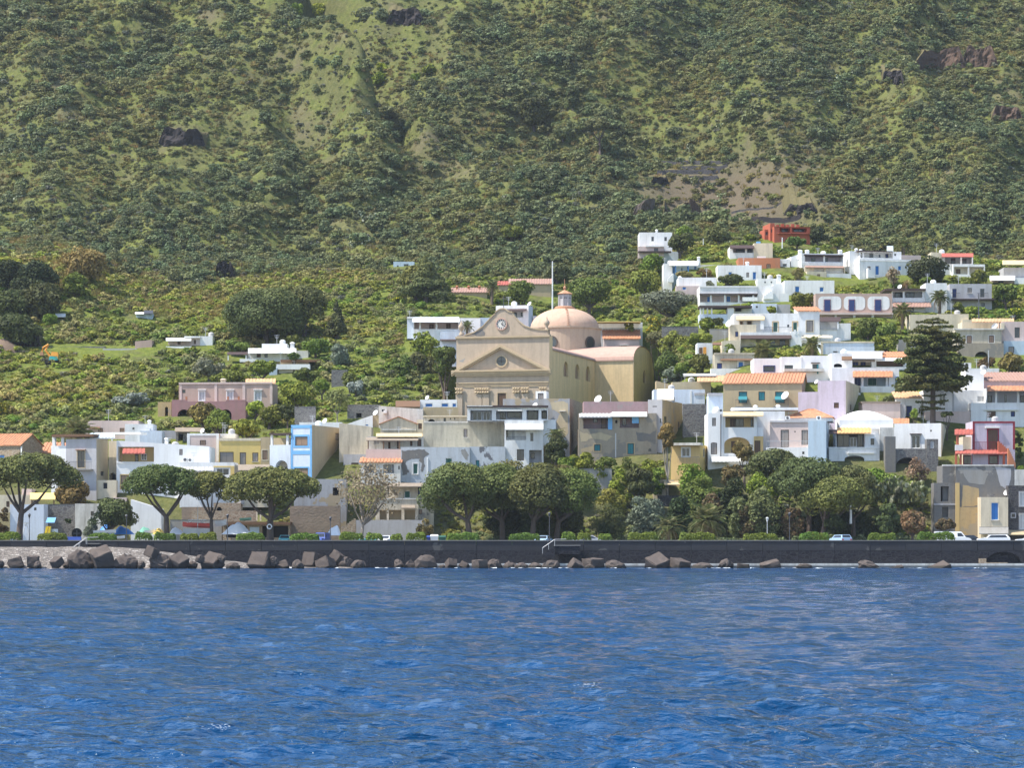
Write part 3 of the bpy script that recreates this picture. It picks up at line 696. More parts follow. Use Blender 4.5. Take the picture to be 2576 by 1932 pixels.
            m2.face(A[::-1]); m2.tube([R0, R1], .12, 6)
            for q, w in ((A[0], R0), (A[1], R1)): m2.tube([q, w], .11, 6)
            m2.build('roof', b.rm, h.root)
        elif r == 'dome':
            m2 = MB(); xc, yc, rx, ry = (s0 + s1) / 2, (y0 + y1) / 2, (s1 - s0) / 2, b.dep / 2
            i0 = len(m2.v); nn, mm = 7, 24
            for i in range(nn + 1):
                g = i / nn
                for j in range(mm):
                    t = 2 * math.pi * j / mm; c_, s_ = math.cos(t), math.sin(t)
                    sq = 1 / max(abs(c_), abs(s_)); k = (1 - g) + .0
                    kk = k * (sq * (1 - g) + 1 * g)
                    m2.v.append((xc + rx * c_ * kk, yc + ry * s_ * kk, z1 + (zr - z1) * (1 - (1 - g) ** 2.0)))
            for i in range(nn):
                for j in range(mm):
                    a = i * mm + j; c_ = i * mm + (j + 1) % mm; m2.f.append((a, c_, c_ + mm, a + mm)); m2.m.append(0)
            m2.build('roof', b.rm, h.root, smooth=True)
        mb.build(b.name, mats, h.root)
        for fn in b.later: fn()
def _balcony_at(h, b, u0, u1, zb, zt):
    o = MB().box(u0, u1, b.y - .7, b.y - .003, zb - .12, zb).build('balcony', 'concrete', h.root); h.railing(u0, u1, b.y - .68, zb, zt, 'metal', o)
House.balcony_at = _balcony_at
def _done(h):
    for b in getattr(h, 'blocks', []): b.finish()
    r = random.random()
    if h.blocks and h.root['category'] == 'house' and r < .6:
        q = max((b for b in h.blocks if b.roof == 'flat'), key=lambda b: b.z1, default=None)
        if q:
            x = q.s0 + (q.s1 - q.s0) * random.uniform(.2, .8); y = q.y + q.dep * .5; t = random.uniform(1.2, 2.2); mb = MB().tube([(x, y, q.z1 - .4), (x, y, q.z1 + t)], .04, 5)
            for k in (0, .25, .5): mb.box(x - .5 + k * .4, x + .5 - k * .4, y - .02, y + .02, q.z1 + t - .1 - k, q.z1 + t - .05 - k)
            mb.build('antenna', 'metal_pale', h.root)
            if r < .25: MB().lathe([(.5, 0), (.55, .1), (.55, .9), (.3, 1.1), (.1, 1.15)], (x + 1.1, y, q.z1 - q.par + .01), 12).build('water_tank', 'awning_grey' if r < .12 else 'frame_white', h.root)
    d = max([b.dep + b.y for b in h.blocks] + [3]); o = min([b.y for b in h.blocks] + [0])
    FOOT.append((min(h.foot) - 4, max(h.foot) + 4, h.Y + o - 3.2, h.Y + d * math.cos(h.a) * .9))
    return h.root
House.done = _done
def pbox(P, u0, u1, z0, z1, d0, d1, mb=None):
    mb = mb or MB()
    mb.hexa([P(u0, z0, d0), P(u1, z0, d0), P(u1, z0, d1), P(u0, z0, d1)], [P(u0, z1, d0), P(u1, z1, d0), P(u1, z1, d1), P(u0, z1, d1)]); return mb
def tiles(s0, s1, y0, ym, ze, zr, yb=None):
    """rows of half-round tiles as ribs running down the slope"""
    mb = MB(); n = max(4, int((s1 - s0) / .26))
    for k in range(n):
        a0, a1 = s0 + (s1 - s0) * k / n, s0 + (s1 - s0) * (k + 1) / n; g = .09 * (k % 2)
        mb.hexa([(a0, y0, ze - .06), (a1, y0, ze - .06), (a1, ym, zr - .06), (a0, ym, zr - .06)], [(a0, y0, ze + .04 + g), (a1, y0, ze + .04 + g), (a1, ym, zr + .04 + g), (a0, ym, zr + .04 + g)])
        if yb is not None: mb.hexa([(a0, yb, ze - .06), (a1, yb, ze - .06), (a1, ym, zr - .06), (a0, ym, zr - .06)], [(a0, yb, ze + .04 + g), (a1, yb, ze + .04 + g), (a1, ym, zr + .04 + g), (a0, ym, zr + .04 + g)])
    if yb is not None: mb.box(s0, s1, ym - .12, ym + .12, zr, zr + .14)
    return mb
def wall(name, label, x0, x1, yt, yb, mat, Y=None, th=.6, a=0, cat='wall', yt2=None, wins=(), group=None, fnd=4):
    h = House(name, label, x0, yb, a, Y, cat, group, fnd); b = h.block(x0, x1, yt, yb, mat, dep=th, par=.02, yt2=yt2)
    if th < .9: b.roof = 'cap'
    for w in wins: b.win(*w)
    if b.roof == 'cap':
        b.later.append(lambda: MB().hexa([(b.s0, b.y, b.zl), (b.s1, b.y, b.zr), (b.s1, b.y + th, b.zr), (b.s0, b.y + th, b.zl)],
            [(b.s0, b.y - .04, b.zl + .1), (b.s1, b.y - .04, b.zr + .1), (b.s1, b.y + th + .04, b.zr + .1), (b.s0, b.y + th + .04, b.zl + .1)]).build('coping', mat, h.root))
    return h.done()

def contour_wall(name, label, x0, x1, yb, hpx, mat, th=.7, group=None, yb2=None, n=14, cat='wall'):
    """a dry stone wall that follows the slope where the land is seen at height yb"""
    X = np.linspace(cx(x0), cx(x1), n); B = np.linspace(cy(yb), cy(yb if yb2 is None else yb2), n); mb = MB(); P = []
    for x, y in zip(X, B):
        Yk = hitY(x, y); g = Pw(x, y, Yk); P.append((g, hpx / _K[2] / F * Yk))
    ys = np.convolve(np.pad([p[0][1] for p in P], 2, mode='edge'), np.ones(5) / 5, 'valid'); ok = []
    for (g, hh), yy, x in zip(P, ys, X): ok.append((np.array(((x - CX) / F * yy, yy, float(ground(x, yy)))), hh))
    o = ok[0][0].copy()
    for (a, ha), (c, hc) in zip(ok, ok[1:]):
        a, c = a - o, c - o; mb.hexa([a + (0, 0, -1.2), c + (0, 0, -1.2), c + (0, th, -1.2), a + (0, th, -1.2)], [a + (0, .12, ha), c + (0, .12, hc), c + (0, th, hc), a + (0, th, ha)])
        mb.hexa([a + (0, th, -.5), c + (0, th, -.5), c + (0, th + 3.5, .6), a + (0, th + 3.5, .6)], [a + (0, th, ha - .08), c + (0, th, hc - .08), c + (0, th + 3.5, hc + 1.0), a + (0, th + 3.5, ha + 1.0)], 1)
    ob = mb.build(name, [mat, 'slope_soil'], None, False, o); tag(ob, label, cat, group); return ob
# ================================================================ the village, read from left to right, shore row first
C(0, 1000)
h = House('stone_house', 'old brown stone house with an orange tiled gable roof at the left edge', -160, 640, a=-24)
b = h.block(-160, 190, 452, 640, 'tan_stone', sx=405, roof='gable', yr=355, rm='tile', dep=8); b.win(-10, 42, 545, 590, 'b'); h.box(196, 208, 465, 590, 'frame_white', .08, .08, 'drainpipe'); h.done()
h = House('tiled_house', 'low house with a faded orange roof beside the white terrace pillars', 392, 610, Y=466)
h.block(392, 600, 522, 610, 'tan', roof='mono', yr=430, rm='tile', dep=5).win(420, 450, 560, 600, 'o'); h.done()
h = House('grey_house', 'tall grey house with a balcony door, a roof pergola and a beige side wall', 485, 960, a=-12)
b = h.block(625, 915, 395, 970, 'grey', 'beige', sx=1025); b.win(735, 803, 507, 665, 'd', sur='beige', hood='tile_pink'); h.balcony(650, 865, 607, 678, proj=.9)
b.win(955, 985, 700, 745, 'd', 'R')
b = h.block(485, 625, 460, 965, 'white', dep=6); b.win(532, 594, 574, 642, 'w')
h.pillar(495, 523, 372, 462); h.pillar(580, 604, 372, 462); h.box(490, 885, 350, 372, 'wood', .5, 4.5, 'pergola_roof')
b = h.block(1030, 1112, 412, 970, 'cream', off=-6, dep=5); b.win(1042, 1098, 715, 800, 'k', arch=True)
h.canopy(850, 1090, 340, 384, 'glass_roof', 1.8, off=-3, ribs=1, name='glass_roof', posts=(900, 1060), yp=410, pm='frame_white')
h.box(910, 1335, 332, 350, 'awning_white', -6, 3, 'flat_roof'); h.done()
h = House('white_house', 'long white house with an ochre loggia, a red tiled awning and a white outside stair', 1105, 1000, Y=450)
b = h.block(1105, 1985, 408, 1010, 'white_clean', yt2=466, dep=9)
b.loggia(1117, 1460, 440, 610, 2.0, 'ochre', [(1340, 1392, 533, 597, 'w'), (1280, 1313, 530, 609, 'd')])
h.canopy(1160, 1375, 485, 530, 'tile_red', 1.2, off=.1, ribs=1, posts=(1150,), yp=612)
h.box(1105, 1430, 612, 624, 'white_clean', .12, .15, 'parapet')
b.win(1146, 1216, 737, 865, 'N', sur='ochre'); b.win(1266, 1336, 715, 747, 'd', sur='ochre'); b.win(1700, 1732, 490, 547, 'n')
h.ac(1735, 1775, 570, 610); h.ac(1783, 1818, 575, 612); h.chimney(1575, 380, 415, .5)
b = h.block(915, 1105, 785, 1012, 'cream', off=1.2, dep=5); b.win(980, 1018, 810, 866, 'd')
b = h.block(1070, 1200, 950, 1060, 'pink_pale', off=2.2, dep=3); b.win(1145, 1178, 985, 1050, 'k', arch=True)
h.block(1200, 1700, 1000, 1200, 'white', off=1.0, dep=3); h.done()
wall('white_wall', 'bright white sweeping stair wall below the long white house', 1240, 1535, 968, 1160, 'white_clean', Y=439, th=2.5, yt2=1060)
h = House('white_annex', 'low white annex with yellow trim and brown matting roofs under the blue-trimmed house', 1700, 810, Y=446)
C(420, 1000)
b = h.block(120, 640, 616, 800, 'white', dep=6); h.trim(440, 640, 650, 664, 'yellow'); h.trim(602, 640, 666, 745, 'yellow'); b.win(470, 590, 672, 740, 'w')
h.canopy(110, 442, 660, 696, 'awning_grey', 1.6, ribs=1, posts=(140, 430), yp=790)
b = h.block(640, 975, 640, 800, 'cream', off=-.8, dep=6); b.win(760, 820, 690, 760, 'd'); b.win(860, 900, 690, 780, 'o')
h.canopy(675, 972, 636, 690, 'thatch', 2.2, posts=(700, 825, 960), yp=790, name='matting_roof'); h.done()
h = House('pink_house', 'pale pink cube house with white corner bands left of the yellow house', 190, 700, Y=463)
b = h.block(190, 492, 342, 700, 'pink_pale', dep=8); b.win(312, 370, 405, 452, 'N')
for q in ((190, 216, 342, 610), (468, 492, 342, 610), (216, 468, 342, 362)): h.trim(*q, 'white')
h.block(493, 650, 345, 700, 'white_clean', off=-2, dep=6); h.antenna(530, 235, 340); h.dish(335, 315, off=-1); h.done()
h = House('yellow_house', 'bright yellow low house with shuttered openings and a cream cornice', 495, 720, Y=462)
b = h.block(495, 888, 386, 720, 'yellow', dep=8); h.trim(495, 888, 386, 412, 'cream', .12)
b.win(500, 632, 517, 650, 'n'); b.win(690, 750, 522, 650, 'n'); b.win(810, 866, 524, 606, 'n', sill=True)
b = h.block(889, 975, 376, 720, 'tan', off=.1, dep=6); b.win(905, 955, 500, 592, 'N', sur='cream'); h.done()
h = House('blue_trim_house', 'white house with bright blue painted bands and a beige side wall', 975, 860, a=-16, Y=455)
b = h.block(1176, 1374, 262, 860, 'blue_white', 'beige', sx=1640)
b.win(1216, 1334, 372, 458, 'N', sur='sky_blue', sw=.3); b.win(1207, 1338, 670, 757, 'N', sur='sky_blue', sw=.2)
for q in ((1176, 1192, 276, 860), (1356, 1374, 276, 860), (1192, 1356, 505, 540), (1176, 1374, 262, 290)): h.trim(*q, 'sky_blue', .045 if q[0] > 1176 and q[1] < 1374 else .05)
b.win(1522, 1563, 618, 690, 'B', 'R'); b.win(1596, 1632, 338, 405, 'n', 'R')
b = h.block(975, 1172, 452, 860, 'blue_white', dep=6); b.loggia(1030, 1145, 598, 760, 1.6, 'cream', [(1120, 1145, 660, 745, 'B')], arch=True)
h.pillar(982, 1002, 350, 454); h.pillar(1130, 1152, 350, 454); h.box(968, 1174, 338, 352, 'brown_wood', .3, 5.5, 'pergola_roof'); h.box(1000, 1172, 385, 454, 'tan', -4.5, .3, 'terrace_wall')
h.dish(1500, 1525 - 1300, .4, -3); h.done()
h = House('white_house', 'white flat roof strip just behind the blue-trimmed house', 1255, 400, Y=472); h.block(1255, 1660, 236, 400, 'white', dep=7); h.dish(1495, 222, .5); h.done()
wall('terrace_wall', 'bluish grey cement terrace wall with two dark windows under the blue-trimmed house', 1205, 1700, 775, 1035, 'grey_blue', Y=442, th=4, wins=((1572, 1630, 855, 930, 'k'), (1370, 1410, 855, 900, 'k')))
wall('retaining_wall', 'tall brown block wall behind the biggest umbrella pine', 1165, 1640, 1030, 1310, 'brown_wall', Y=439, th=1.5)
wall('stone_wall', 'tan rubble wall between the umbrella pines', 235, 845, 1075, 1200, 'tan_stone', Y=440.5, th=1)
h = House('ruined_arch', 'low rubble arch of an old stone building above the beach sheds', 440, 1120, Y=442); h.block(440, 700, 1000, 1120, 'tan_stone', dep=3).win(470, 520, 1040, 1090, 'k', arch=True); h.done()
wall('stone_wall', 'brown rubble wall left of the red pedal boat', 140, 415, 1040, 1200, 'brown_wall', Y=441, th=1)
wall('retaining_wall', 'low grey wall behind the small boats', 30, 520, 1165, 1300, 'concrete', Y=440, th=.8)
h = House('boat_shed', 'low boat shed with a flat brown roof and dark open front', 520, 1345, Y=436, cat='shed')
b = h.block(530, 1165, 1205, 1345, 'tan_stone', dep=4); b.loggia(560, 760, 1215, 1330, 2, 'black'); b.loggia(900, 1150, 1215, 1330, 2, 'black')
h.box(515, 1168, 1180, 1207, 'wood', .8, 5, 'flat_roof'); h.box(785, 875, 1230, 1297, 'pale_blue', .1, .1, 'door'); h.done()
# pink villa and cottages in the fields
C(420, 660)
h = House('pink_villa', 'old pink villa with white pilasters and a magenta arched terrace in the green fields', 112, 1400, a=-4, Y=492)
b = h.block(112, 1000, 1150, 1400, 'pink', 'pink', sx=1050)
for x0, x1 in ((305, 357), (570, 624), (832, 890)): b.win(x0, x1, 1225, 1310, 'c', sur='white'); h.box(x0 - 14, x1 + 14, 1203, 1211, 'white', .25, .24, 'hood')
b.win(145, 176, 1207, 1240, 'd')
for q in ((122, 140), (450, 475), (716, 742), (975, 1000)): h.trim(*q, 1155, 1345, 'pink_pale', .08, 'pilaster')
h.trim(112, 1000, 1140, 1152, 'pink_pale', .15, 'cornice')
for k in range(1): h.canopy(745, 1030, 1106, 1150, 'tile_pale', 2.5, off=-2.4, ribs=1, name='roof')
h.chimney(530, 1100, 1150, .9, -3, 'cream')
b = h.block(45, 745, 1320, 1510, 'rose', off=2.5, dep=2.4)
for x0, x1 in ((100, 216), (505, 612)): b.loggia(x0, x1, 1395, 1505, 1.6, 'black', arch=True)
for x0, x1 in ((45, 190), (560, 745)): h.box(x0, x1, 1304, 1322, 'rose', 2.5, .4, 'parapet')
for x in (175, 570, 672): h.pillar(x, x + 14, 1272, 1306, 'terracotta', 2.3, 'urn')
h.block(-86, 42, 1325, 1500, 'ochre_old', off=1.8, dep=3).win(-20, 10, 1370, 1480, 'k', arch=True); h.done()
h = House('white_cottage', 'white cottage with a low domed roof and a dark pergola below the big umbrella pines', 565, 940)
b = h.block(752, 1130, 850, 950, 'white', dep=6); b.win(850, 890, 866, 902, 'o'); b.win(925, 955, 866, 905, 'd')
h.block(900, 1140, 772, 850, 'white_clean', off=-3, dep=5); h.canopy(770, 1225, 815, 858, 'white_clean', 2.2, off=-.4, name='flat_roof')
h.block(1130, 1340, 838, 950, 'white', off=-.6, dep=5); h.chimney(1188, 755, 830, .8, -2)
h.canopy(570, 765, 850, 872, 'brown_wood', 2, posts=(580, 750), yp=930, pm='frame_white'); h.pillar(772, 800, 858, 930, 'white', 1); h.box(690, 850, 915, 945, 'white', 2, .3, 'parapet'); h.done()
h = House('white_cottage', 'small white cottage with a rounded parapet under a brown flat roof', 970, 1100, Y=520)
b = h.block(1060, 1310, 1000, 1110, 'cream', dep=5); b.win(1140, 1175, 1045, 1066, 'o'); h.block(1025, 1355, 966, 1016, 'white_clean', off=.5, dep=3)
h.box(1075, 1455, 922, 944, 'wood', -1, 5, 'flat_roof'); h.box(1080, 1350, 944, 968, 'tan', -2.2, .4, 'terrace_wall'); h.box(970, 1045, 1000, 1090, 'pale_blue', .8, .5, 'blue_panel'); h.antenna(1075, 850, 960, -.5); h.done()
h = House('white_cottage', 'long low white cottage with a white roof line at the edge of the reeds', -10, 850, Y=545)
b = h.block(10, 312, 715, 850, 'pink_pale', dep=5); b.win(255, 275, 735, 775, 'o'); b.win(100, 130, 735, 780, 'o')
h.block(314, 432, 700, 850, 'white_clean', dep=5); h.box(165, 316, 700, 716, 'white_clean', .6, 5, 'flat_roof'); h.canopy(-10, 230, 716, 742, 'awning_white', 2); h.box(-10, 232, 796, 848, 'white_clean', 2.2, .3, 'parapet'); h.done()
wall('stone_wall', 'dark stone terrace wall with a pale end beside the lemon trees', 1560, 1710, 1020, 1190, 'grey_stone', th=.9)
wall('stone_wall', 'grey garden wall to the right of the pink villa', 1210, 1410, 1372, 1480, 'grey_stone', Y=476)
h = House('stone_hut', 'roofless dark stone hut with a square opening above the cream houses', 1710, 1505, Y=480, cat='hut'); h.block(1710, 2020, 1350, 1510, 'grey_stone', dep=5).win(1795, 1845, 1430, 1475, 'k'); h.done()
C(0, 1000)
h = House('pale_house', 'long pale flat-roofed house behind the palm at the left', 810, 420, Y=474)
b = h.block(810, 1312, 220, 420, 'pink_pale', dep=7); b.win(930, 976, 290, 345, 'N'); b.win(1135, 1180, 290, 350, 'N'); h.canopy(830, 950, 278, 290, 'wood', 1); h.done()
h = House('white_house', 'small white block with a chimney stack on the pale terraces', 1185, 430, Y=470)
b = h.block(1185, 1452, 252, 430, 'white', dep=5); b.win(1255, 1275, 285, 305, 'd'); h.chimney(1415, 212, 255, .6); h.antenna(1376, 170, 250)
h.block(1325, 1535, 316, 430, 'blue_white', off=.8, dep=4); h.block(1375, 1420, 288, 318, 'white_clean', off=.6, dep=1.5); h.done()
h = House('stone_hut', 'dark stone hut with a straw roof between white and pink houses', 1668, 440, Y=473, cat='hut'); h.block(1668, 1775, 320, 440, 'grey_stone', dep=4).win(1690, 1735, 345, 420, 'k'); h.canopy(1660, 1930, 285, 322, 'thatch', 1.2, name='straw_roof'); h.block(1535, 1668, 315, 440, 'grey', off=-1, dep=3); h.done()
# shore sheds at the lower left
h = House('flat_shed', 'pale bluish shed with one tiny window behind the left umbrella pine', 95, 1290, Y=436, cat='shed'); h.block(95, 415, 1015, 1290, 'blue_white', dep=5).win(322, 346, 1045, 1072, 'd'); h.done()
wall('stone_wall', 'dark grey yard wall behind the blue panel and the yellow slide', 416, 712, 1018, 1300, 'grey_stone', Y=440, th=.8)
h = House('white_shed', 'small white shed half hidden by the low dark pine', 712, 1290, Y=437, cat='shed'); h.block(712, 1000, 1008, 1290, 'white_worn', dep=4).win(860, 890, 1080, 1120, 'd'); h.done()
h = House('yellow_kiosk', 'low kiosk with a yellow awning roof under the left umbrella pine', 0, 1040, Y=447)
b = h.block(-40, 300, 925, 1040, 'cream', dep=5); b.win(60, 90, 985, 1040, 'o'); h.block(205, 300, 868, 1030, 'pink_pale', off=-2, dep=4); h.canopy(285, 525, 905, 965, 'awning_yellow', 2.5, posts=(300, 510), yp=1040); h.done()
# ---- cream, grey and white houses below the church
C(840, 960)
h = House('cream_house', 'tall blank cream rendered house right of the blue-trimmed one', 50, 760, Y=459)
h.block(50, 352, 394, 760, 'cream_worn', dep=8, yt2=430); h.block(90, 330, 690, 760, 'grey', off=1.2, dep=3).win(165, 235, 770, 840, 'o'); h.done()
h = House('gable_house', 'white house end with a sloping roof line and one blue window', 120, 480, Y=474)
b = h.block(120, 368, 405, 490, 'white_clean', yt2=318, dep=6, roof='none'); b.win(292, 328, 384, 422, 'b'); h.block(369, 432, 318, 490, 'tan', off=-.3, dep=5); h.dish(392, 295, .5); h.done()
h = House('gable_house', 'old plastered gable-fronted house with one orange roof slope', 435, 660, Y=466)
h.block(440, 785, 402, 660, 'cream_worn', roof='front', yr=335, ax=612, dep=9); h.box(452, 780, 450, 462, 'white_worn', .15, .15, 'cornice'); h.block(788, 846, 362, 660, 'cream', dep=6).win(800, 834, 396, 450, 'o'); h.done()
h = House('worn_house', 'low worn white house with a flat roof above the old gable', 425, 420, Y=474); h.block(425, 845, 230, 420, 'white_worn', yt2=262, dep=6).win(455, 486, 250, 285, 'k'); h.box(470, 500, 270, 300, 'white_clean', .4, .4, 'chimney'); h.done()
h = House('white_house', 'low white house with three blue windows left of the church front', 585, 340, Y=480)
b = h.block(816, 1166, 172, 340, 'white_clean', dep=5); b.win(866, 936, 206, 242, 'b'); b.win(1020, 1086, 206, 242, 'b'); b.win(1124, 1160, 206, 242, 'b')
h.block(586, 815, 236, 340, 'tan', dep=5); h.canopy(585, 818, 182, 236, 'wood', 3.5, off=-.2, name='brown_roof'); h.dish(884, 150, .4); h.done()
wall('garden_wall', 'tan plastered garden wall at the foot of the church front', 846, 1180, 243, 420, 'tan', Y=477, th=1)
h = House('terrace_house', 'white house with a leaning cane pergola above a pale pink parapet', 305, 760, Y=456)
b = h.block(320, 846, 520, 760, 'white_worn', dep=6)
for q in ((515, 536, 572, 636, 'o'), (598, 614, 555, 636, 'o'), (722, 745, 550, 612, 'o'), (790, 830, 546, 614, 'o'), (380, 435, 555, 600, 'c')): b.win(*q)
h.canopy(400, 838, 490, 520, 'cane', 1.6, name='cane_roof'); h.canopy(305, 800, 528, 556, 'thatch', 2.6, off=.4, posts=(325, 470, 620), yp=640, name='pergola')
h.block(302, 636, 642, 800, 'pink_pale', off=3, dep=3); h.ac(665, 695, 500, 570, .2); h.done()
h = House('tiled_cottage', 'small white cottage with a bright orange tiled roof edge', 255, 960, Y=450)
b = h.block(255, 632, 765, 960, 'white_worn', roof='mono', yr=722, rm='tile', dep=4); b.loggia(290, 400, 790, 870, 1, 'tan', [(330, 360, 800, 868, 'd')], rail=.5); b.loggia(468, 570, 785, 872, 1.2, 'grey', [(500, 545, 790, 868, 'w')], rail=.5); b.win(610, 624, 800, 835, 'd'); h.done()
h = House('peeling_house', 'large grey house with dark peeled plaster patches and green shutters', 635, 990, Y=452)
b = h.block(635, 1288, 622, 990, 'peeling', dep=9); b.win(750, 796, 777, 878, 'g', sur='white', sill=True); b.win(1058, 1122, 726, 824, 'g', sill=True)
h.patch([(642, 655), (700, 652), (760, 648), (860, 642), (905, 684), (862, 722), (850, 760), (862, 800), (842, 860), (822, 852), (832, 780), (812, 738), (742, 732), (690, 762), (682, 800), (714, 850), (690, 886), (650, 890), (642, 800)], 'grey_old'); h.patch([(1205, 650), (1240, 640), (1280, 690), (1262, 750), (1222, 700)], 'concrete'); h.box(882, 894, 722, 950, 'frame_white', .1, .1, 'drainpipe'); h.block(1289, 1625, 618, 990, 'peeling', off=-.7, dep=7).win(1345, 1380, 746, 810, 't'); h.block(488, 636, 905, 1000, 'white_worn', off=.5, dep=4); h.done()
h = House('beige_house', 'wide beige-grey upper storey with one small shuttered window', 845, 700, Y=459)
b = h.block(845, 1615, 388, 700, 'beige_grey', dep=9); b.win(1230, 1266, 450, 527, 'n', sill=True); h.box(850, 1615, 380, 390, 'white_worn', .06, .5, 'coping')
b = h.block(850, 1262, 330, 400, 'white_worn', off=-6, dep=4); b.win(890, 960, 355, 390, 'k', arch=True); b.win(1040, 1062, 345, 380, 'd'); b.win(1100, 1112, 345, 362, 'd'); b.win(1140, 1152, 345, 362, 'd'); h.box(845, 1262, 322, 334, 'cream', -5, 3, 'flat_roof'); h.done()
h = House('old_house', 'worn cream house on the shore with an arched green door and a cane awning', 485, 1330, Y=441.5)
b = h.block(487, 945, 985, 1340, 'cream_worn', dep=6); b.win(668, 725, 1036, 1106, 'g', arch=True); b.win(796, 838, 1000, 1102, 'B'); b.win(572, 604, 1055, 1078, 'o'); h.canopy(515, 945, 962, 994, 'thatch', 1.8, posts=(850, 935), yp=1105)
b = h.block(395, 800, 1112, 1340, 'cream_worn', off=2, dep=2); b.loggia(432, 640, 1218, 1312, 1.4, 'old_brown', pillars=(510,)); b.loggia(668, 770, 1218, 1312, 1.2, 'tan')
h.block(802, 880, 1110, 1340, 'cream_worn', off=1, dep=2).win(805, 838, 1215, 1258, 'N'); h.canopy(640, 770, 1172, 1198, 'thatch', .8, off=2.1); h.box(395, 790, 1108, 1120, 'white_worn', 2.1, .4, 'coping'); h.done()
wall('terrace_wall', 'low pale cement wall behind the bare fig tree', 195, 845, 1315, 1400, 'grey', Y=438, th=1.2)
C(1260, 960)
h = House('modern_house', 'white modern house with a glazed roof veranda under a dark fascia', -320, 840, Y=454)
b = h.block(-318, 444, 238, 372, 'white', dep=7)
b.loggia(-290, -86, 272, 370, 2.2, 'grey', [(-270, -180, 280, 368, 'w'), (-170, -100, 285, 368, 'w')]); b.loggia(-46, 204, 278, 362, 2, 'grey', [(-10, 45, 285, 362, 'd'), (60, 195, 280, 345, 'd')])
b.loggia(243, 358, 270, 366, 2, 'frame_dark', [(255, 350, 280, 365, 'd')]); b.loggia(384, 438, 272, 356, 2, 'grey', [(390, 432, 285, 354, 'd')])
h.box(-326, 450, 226, 244, 'brown_wood', .5, 8, 'roof_slab'); h.box(-320, -80, 226, 236, 'white_worn', .52, 1, 'fascia'); h.canopy(-30, 200, 258, 272, 'awning_white', .5)
b = h.block(34, 404, 366, 840, 'white', off=.35, dep=8); b.loggia(48, 238, 408, 556, 1.4, None, [(52, 70, 450, 528, 'd'), (100, 135, 440, 550, 'c')], rail=.6); b.win(280, 308, 486, 566, 'd'); b.win(152, 220, 642, 750, 'd'); b.loggia(268, 388, 650, 790, 1.6, 'grey', [(285, 320, 680, 732, 'd')])
h.canopy(45, 402, 398, 452, 'awning_white', 1.3, off=.35); h.block(405, 522, 362, 600, 'white', off=-.6, dep=6); h.dish(322, 225, .5, -.2); h.done()
h = House('grey_old_house', 'big weathered grey house with a white roof cabin right below the church', 20, 720, a=-9, Y=463)
b = h.block(20, 652, 165, 720, 'grey_blue', 'tan_stone', sx=780); b.win(570, 603, 292, 342, 'd', hood='white_worn')
h.patch([(470, 200), (560, 185), (640, 210), (640, 480), (600, 530), (545, 500), (530, 380), (560, 300), (490, 270)], 'beige'); h.patch([(200, 190), (330, 200), (430, 230), (380, 260), (240, 240)], 'concrete'); h.block(330, 432, 92, 170, 'white_clean', off=-1.5, dep=2.5).win(350, 405, 110, 162, 'n'); h.done()
h = House('brown_old_house', 'weathered brown house with a shaded balcony, blue curtain and patched pink wall above', 735, 760, Y=458)
b = h.block(735, 1480, 452, 760, 'old_brown', dep=8); b.win(884, 945, 596, 660, 't', sur='tan'); b.win(1200, 1262, 586, 690, 't', sur='tan'); h.patch([(745, 470), (840, 500), (960, 480), (1060, 520), (1010, 560), (860, 540), (760, 580)], 'beige'); h.patch([(1280, 480), (1400, 500), (1470, 470), (1470, 600), (1380, 560), (1300, 570)], 'grey_old'); h.patch([(760, 640), (880, 610), (860, 700), (770, 720)], 'tan'); h.box(1084, 1094, 490, 720, 'metal_pale', .1, .1, 'drainpipe'); b.win(1398, 1428, 636, 664, 'd', arch=True)
b = h.block(742, 1478, 300, 452, 'old_brown', off=-.03, dep=7); b.loggia(782, 1056, 336, 448, 1.8, 'grey_blue', [(875, 915, 345, 390, 'd'), (950, 1000, 345, 447, 'N')], rail=.6); b.loggia(1128, 1310, 332, 440, 1.6, 'pink_old', [(1150, 1190, 345, 420, 'd')], rail=.6)
h.box(1016, 1056, 340, 456, 'sky_blue', .12, .08, 'blue_door'); h.box(1244, 1308, 330, 396, 'sky_blue', .12, .05, 'blue_curtain'); b.win(1085, 1106, 365, 395, 'k')
h.block(784, 1394, 190, 302, 'pink_old', off=-1.5, dep=6); h.canopy(742, 1050, 302, 336, 'awning_grey', 1.1, ribs=1); h.canopy(1052, 1386, 288, 328, 'awning_white', 1.1); h.dish(920, 165, .7, -2); h.done()
h = House('ochre_tower_house', 'square tower house with a crumbling ochre side and a grey front', 1395, 720, a=-17, Y=459)
b = h.block(1395, 1530, 172, 720, 'grey', 'ochre_old', sx=1720); b.win(1438, 1480, 232, 240, 'd'); b.win(1548, 1572, 330, 402, 'd', 'R'); b.win(1680, 1692, 380, 460, 'd', 'R'); b.win(1510, 1522, 350, 392, 'd'); h.canopy(1480, 1640, 70, 172, 'cream', 3, off=-4.5, name='sloping_roof'); h.done()
h = House('grey_white_house', 'long bluish white wall of a flat house between church and brown house', 1450, 300, Y=474); b = h.block(1450, 1935, 75, 300, 'blue_white', dep=6); h.pillar(1795, 1800, 85, 210, 'frame_white', .1); h.box(1834, 1935, 106, 130, 'grey', .1, .1, 'canopy'); h.done()
h = House('tan_house', 'low sand coloured house with a flat tiled roof behind the bluish white wall', 1325, 100, Y=483); C(1340, 640); h.block(1325, 1690, 1212, 1300, 'beige', dep=5, yt2=1205); h.block(1172, 1330, 1200, 1300, 'tan', off=-2, dep=4, yt2=1240); h.canopy(1430, 1740, 1130, 1150, 'awning_grey', 2, off=-2, name='flat_roof'); h.canopy(1560, 1830, 1150, 1205, 'tile_pale', 3, off=-1, ribs=1, name='roof'); h.done()
C(1260, 960)
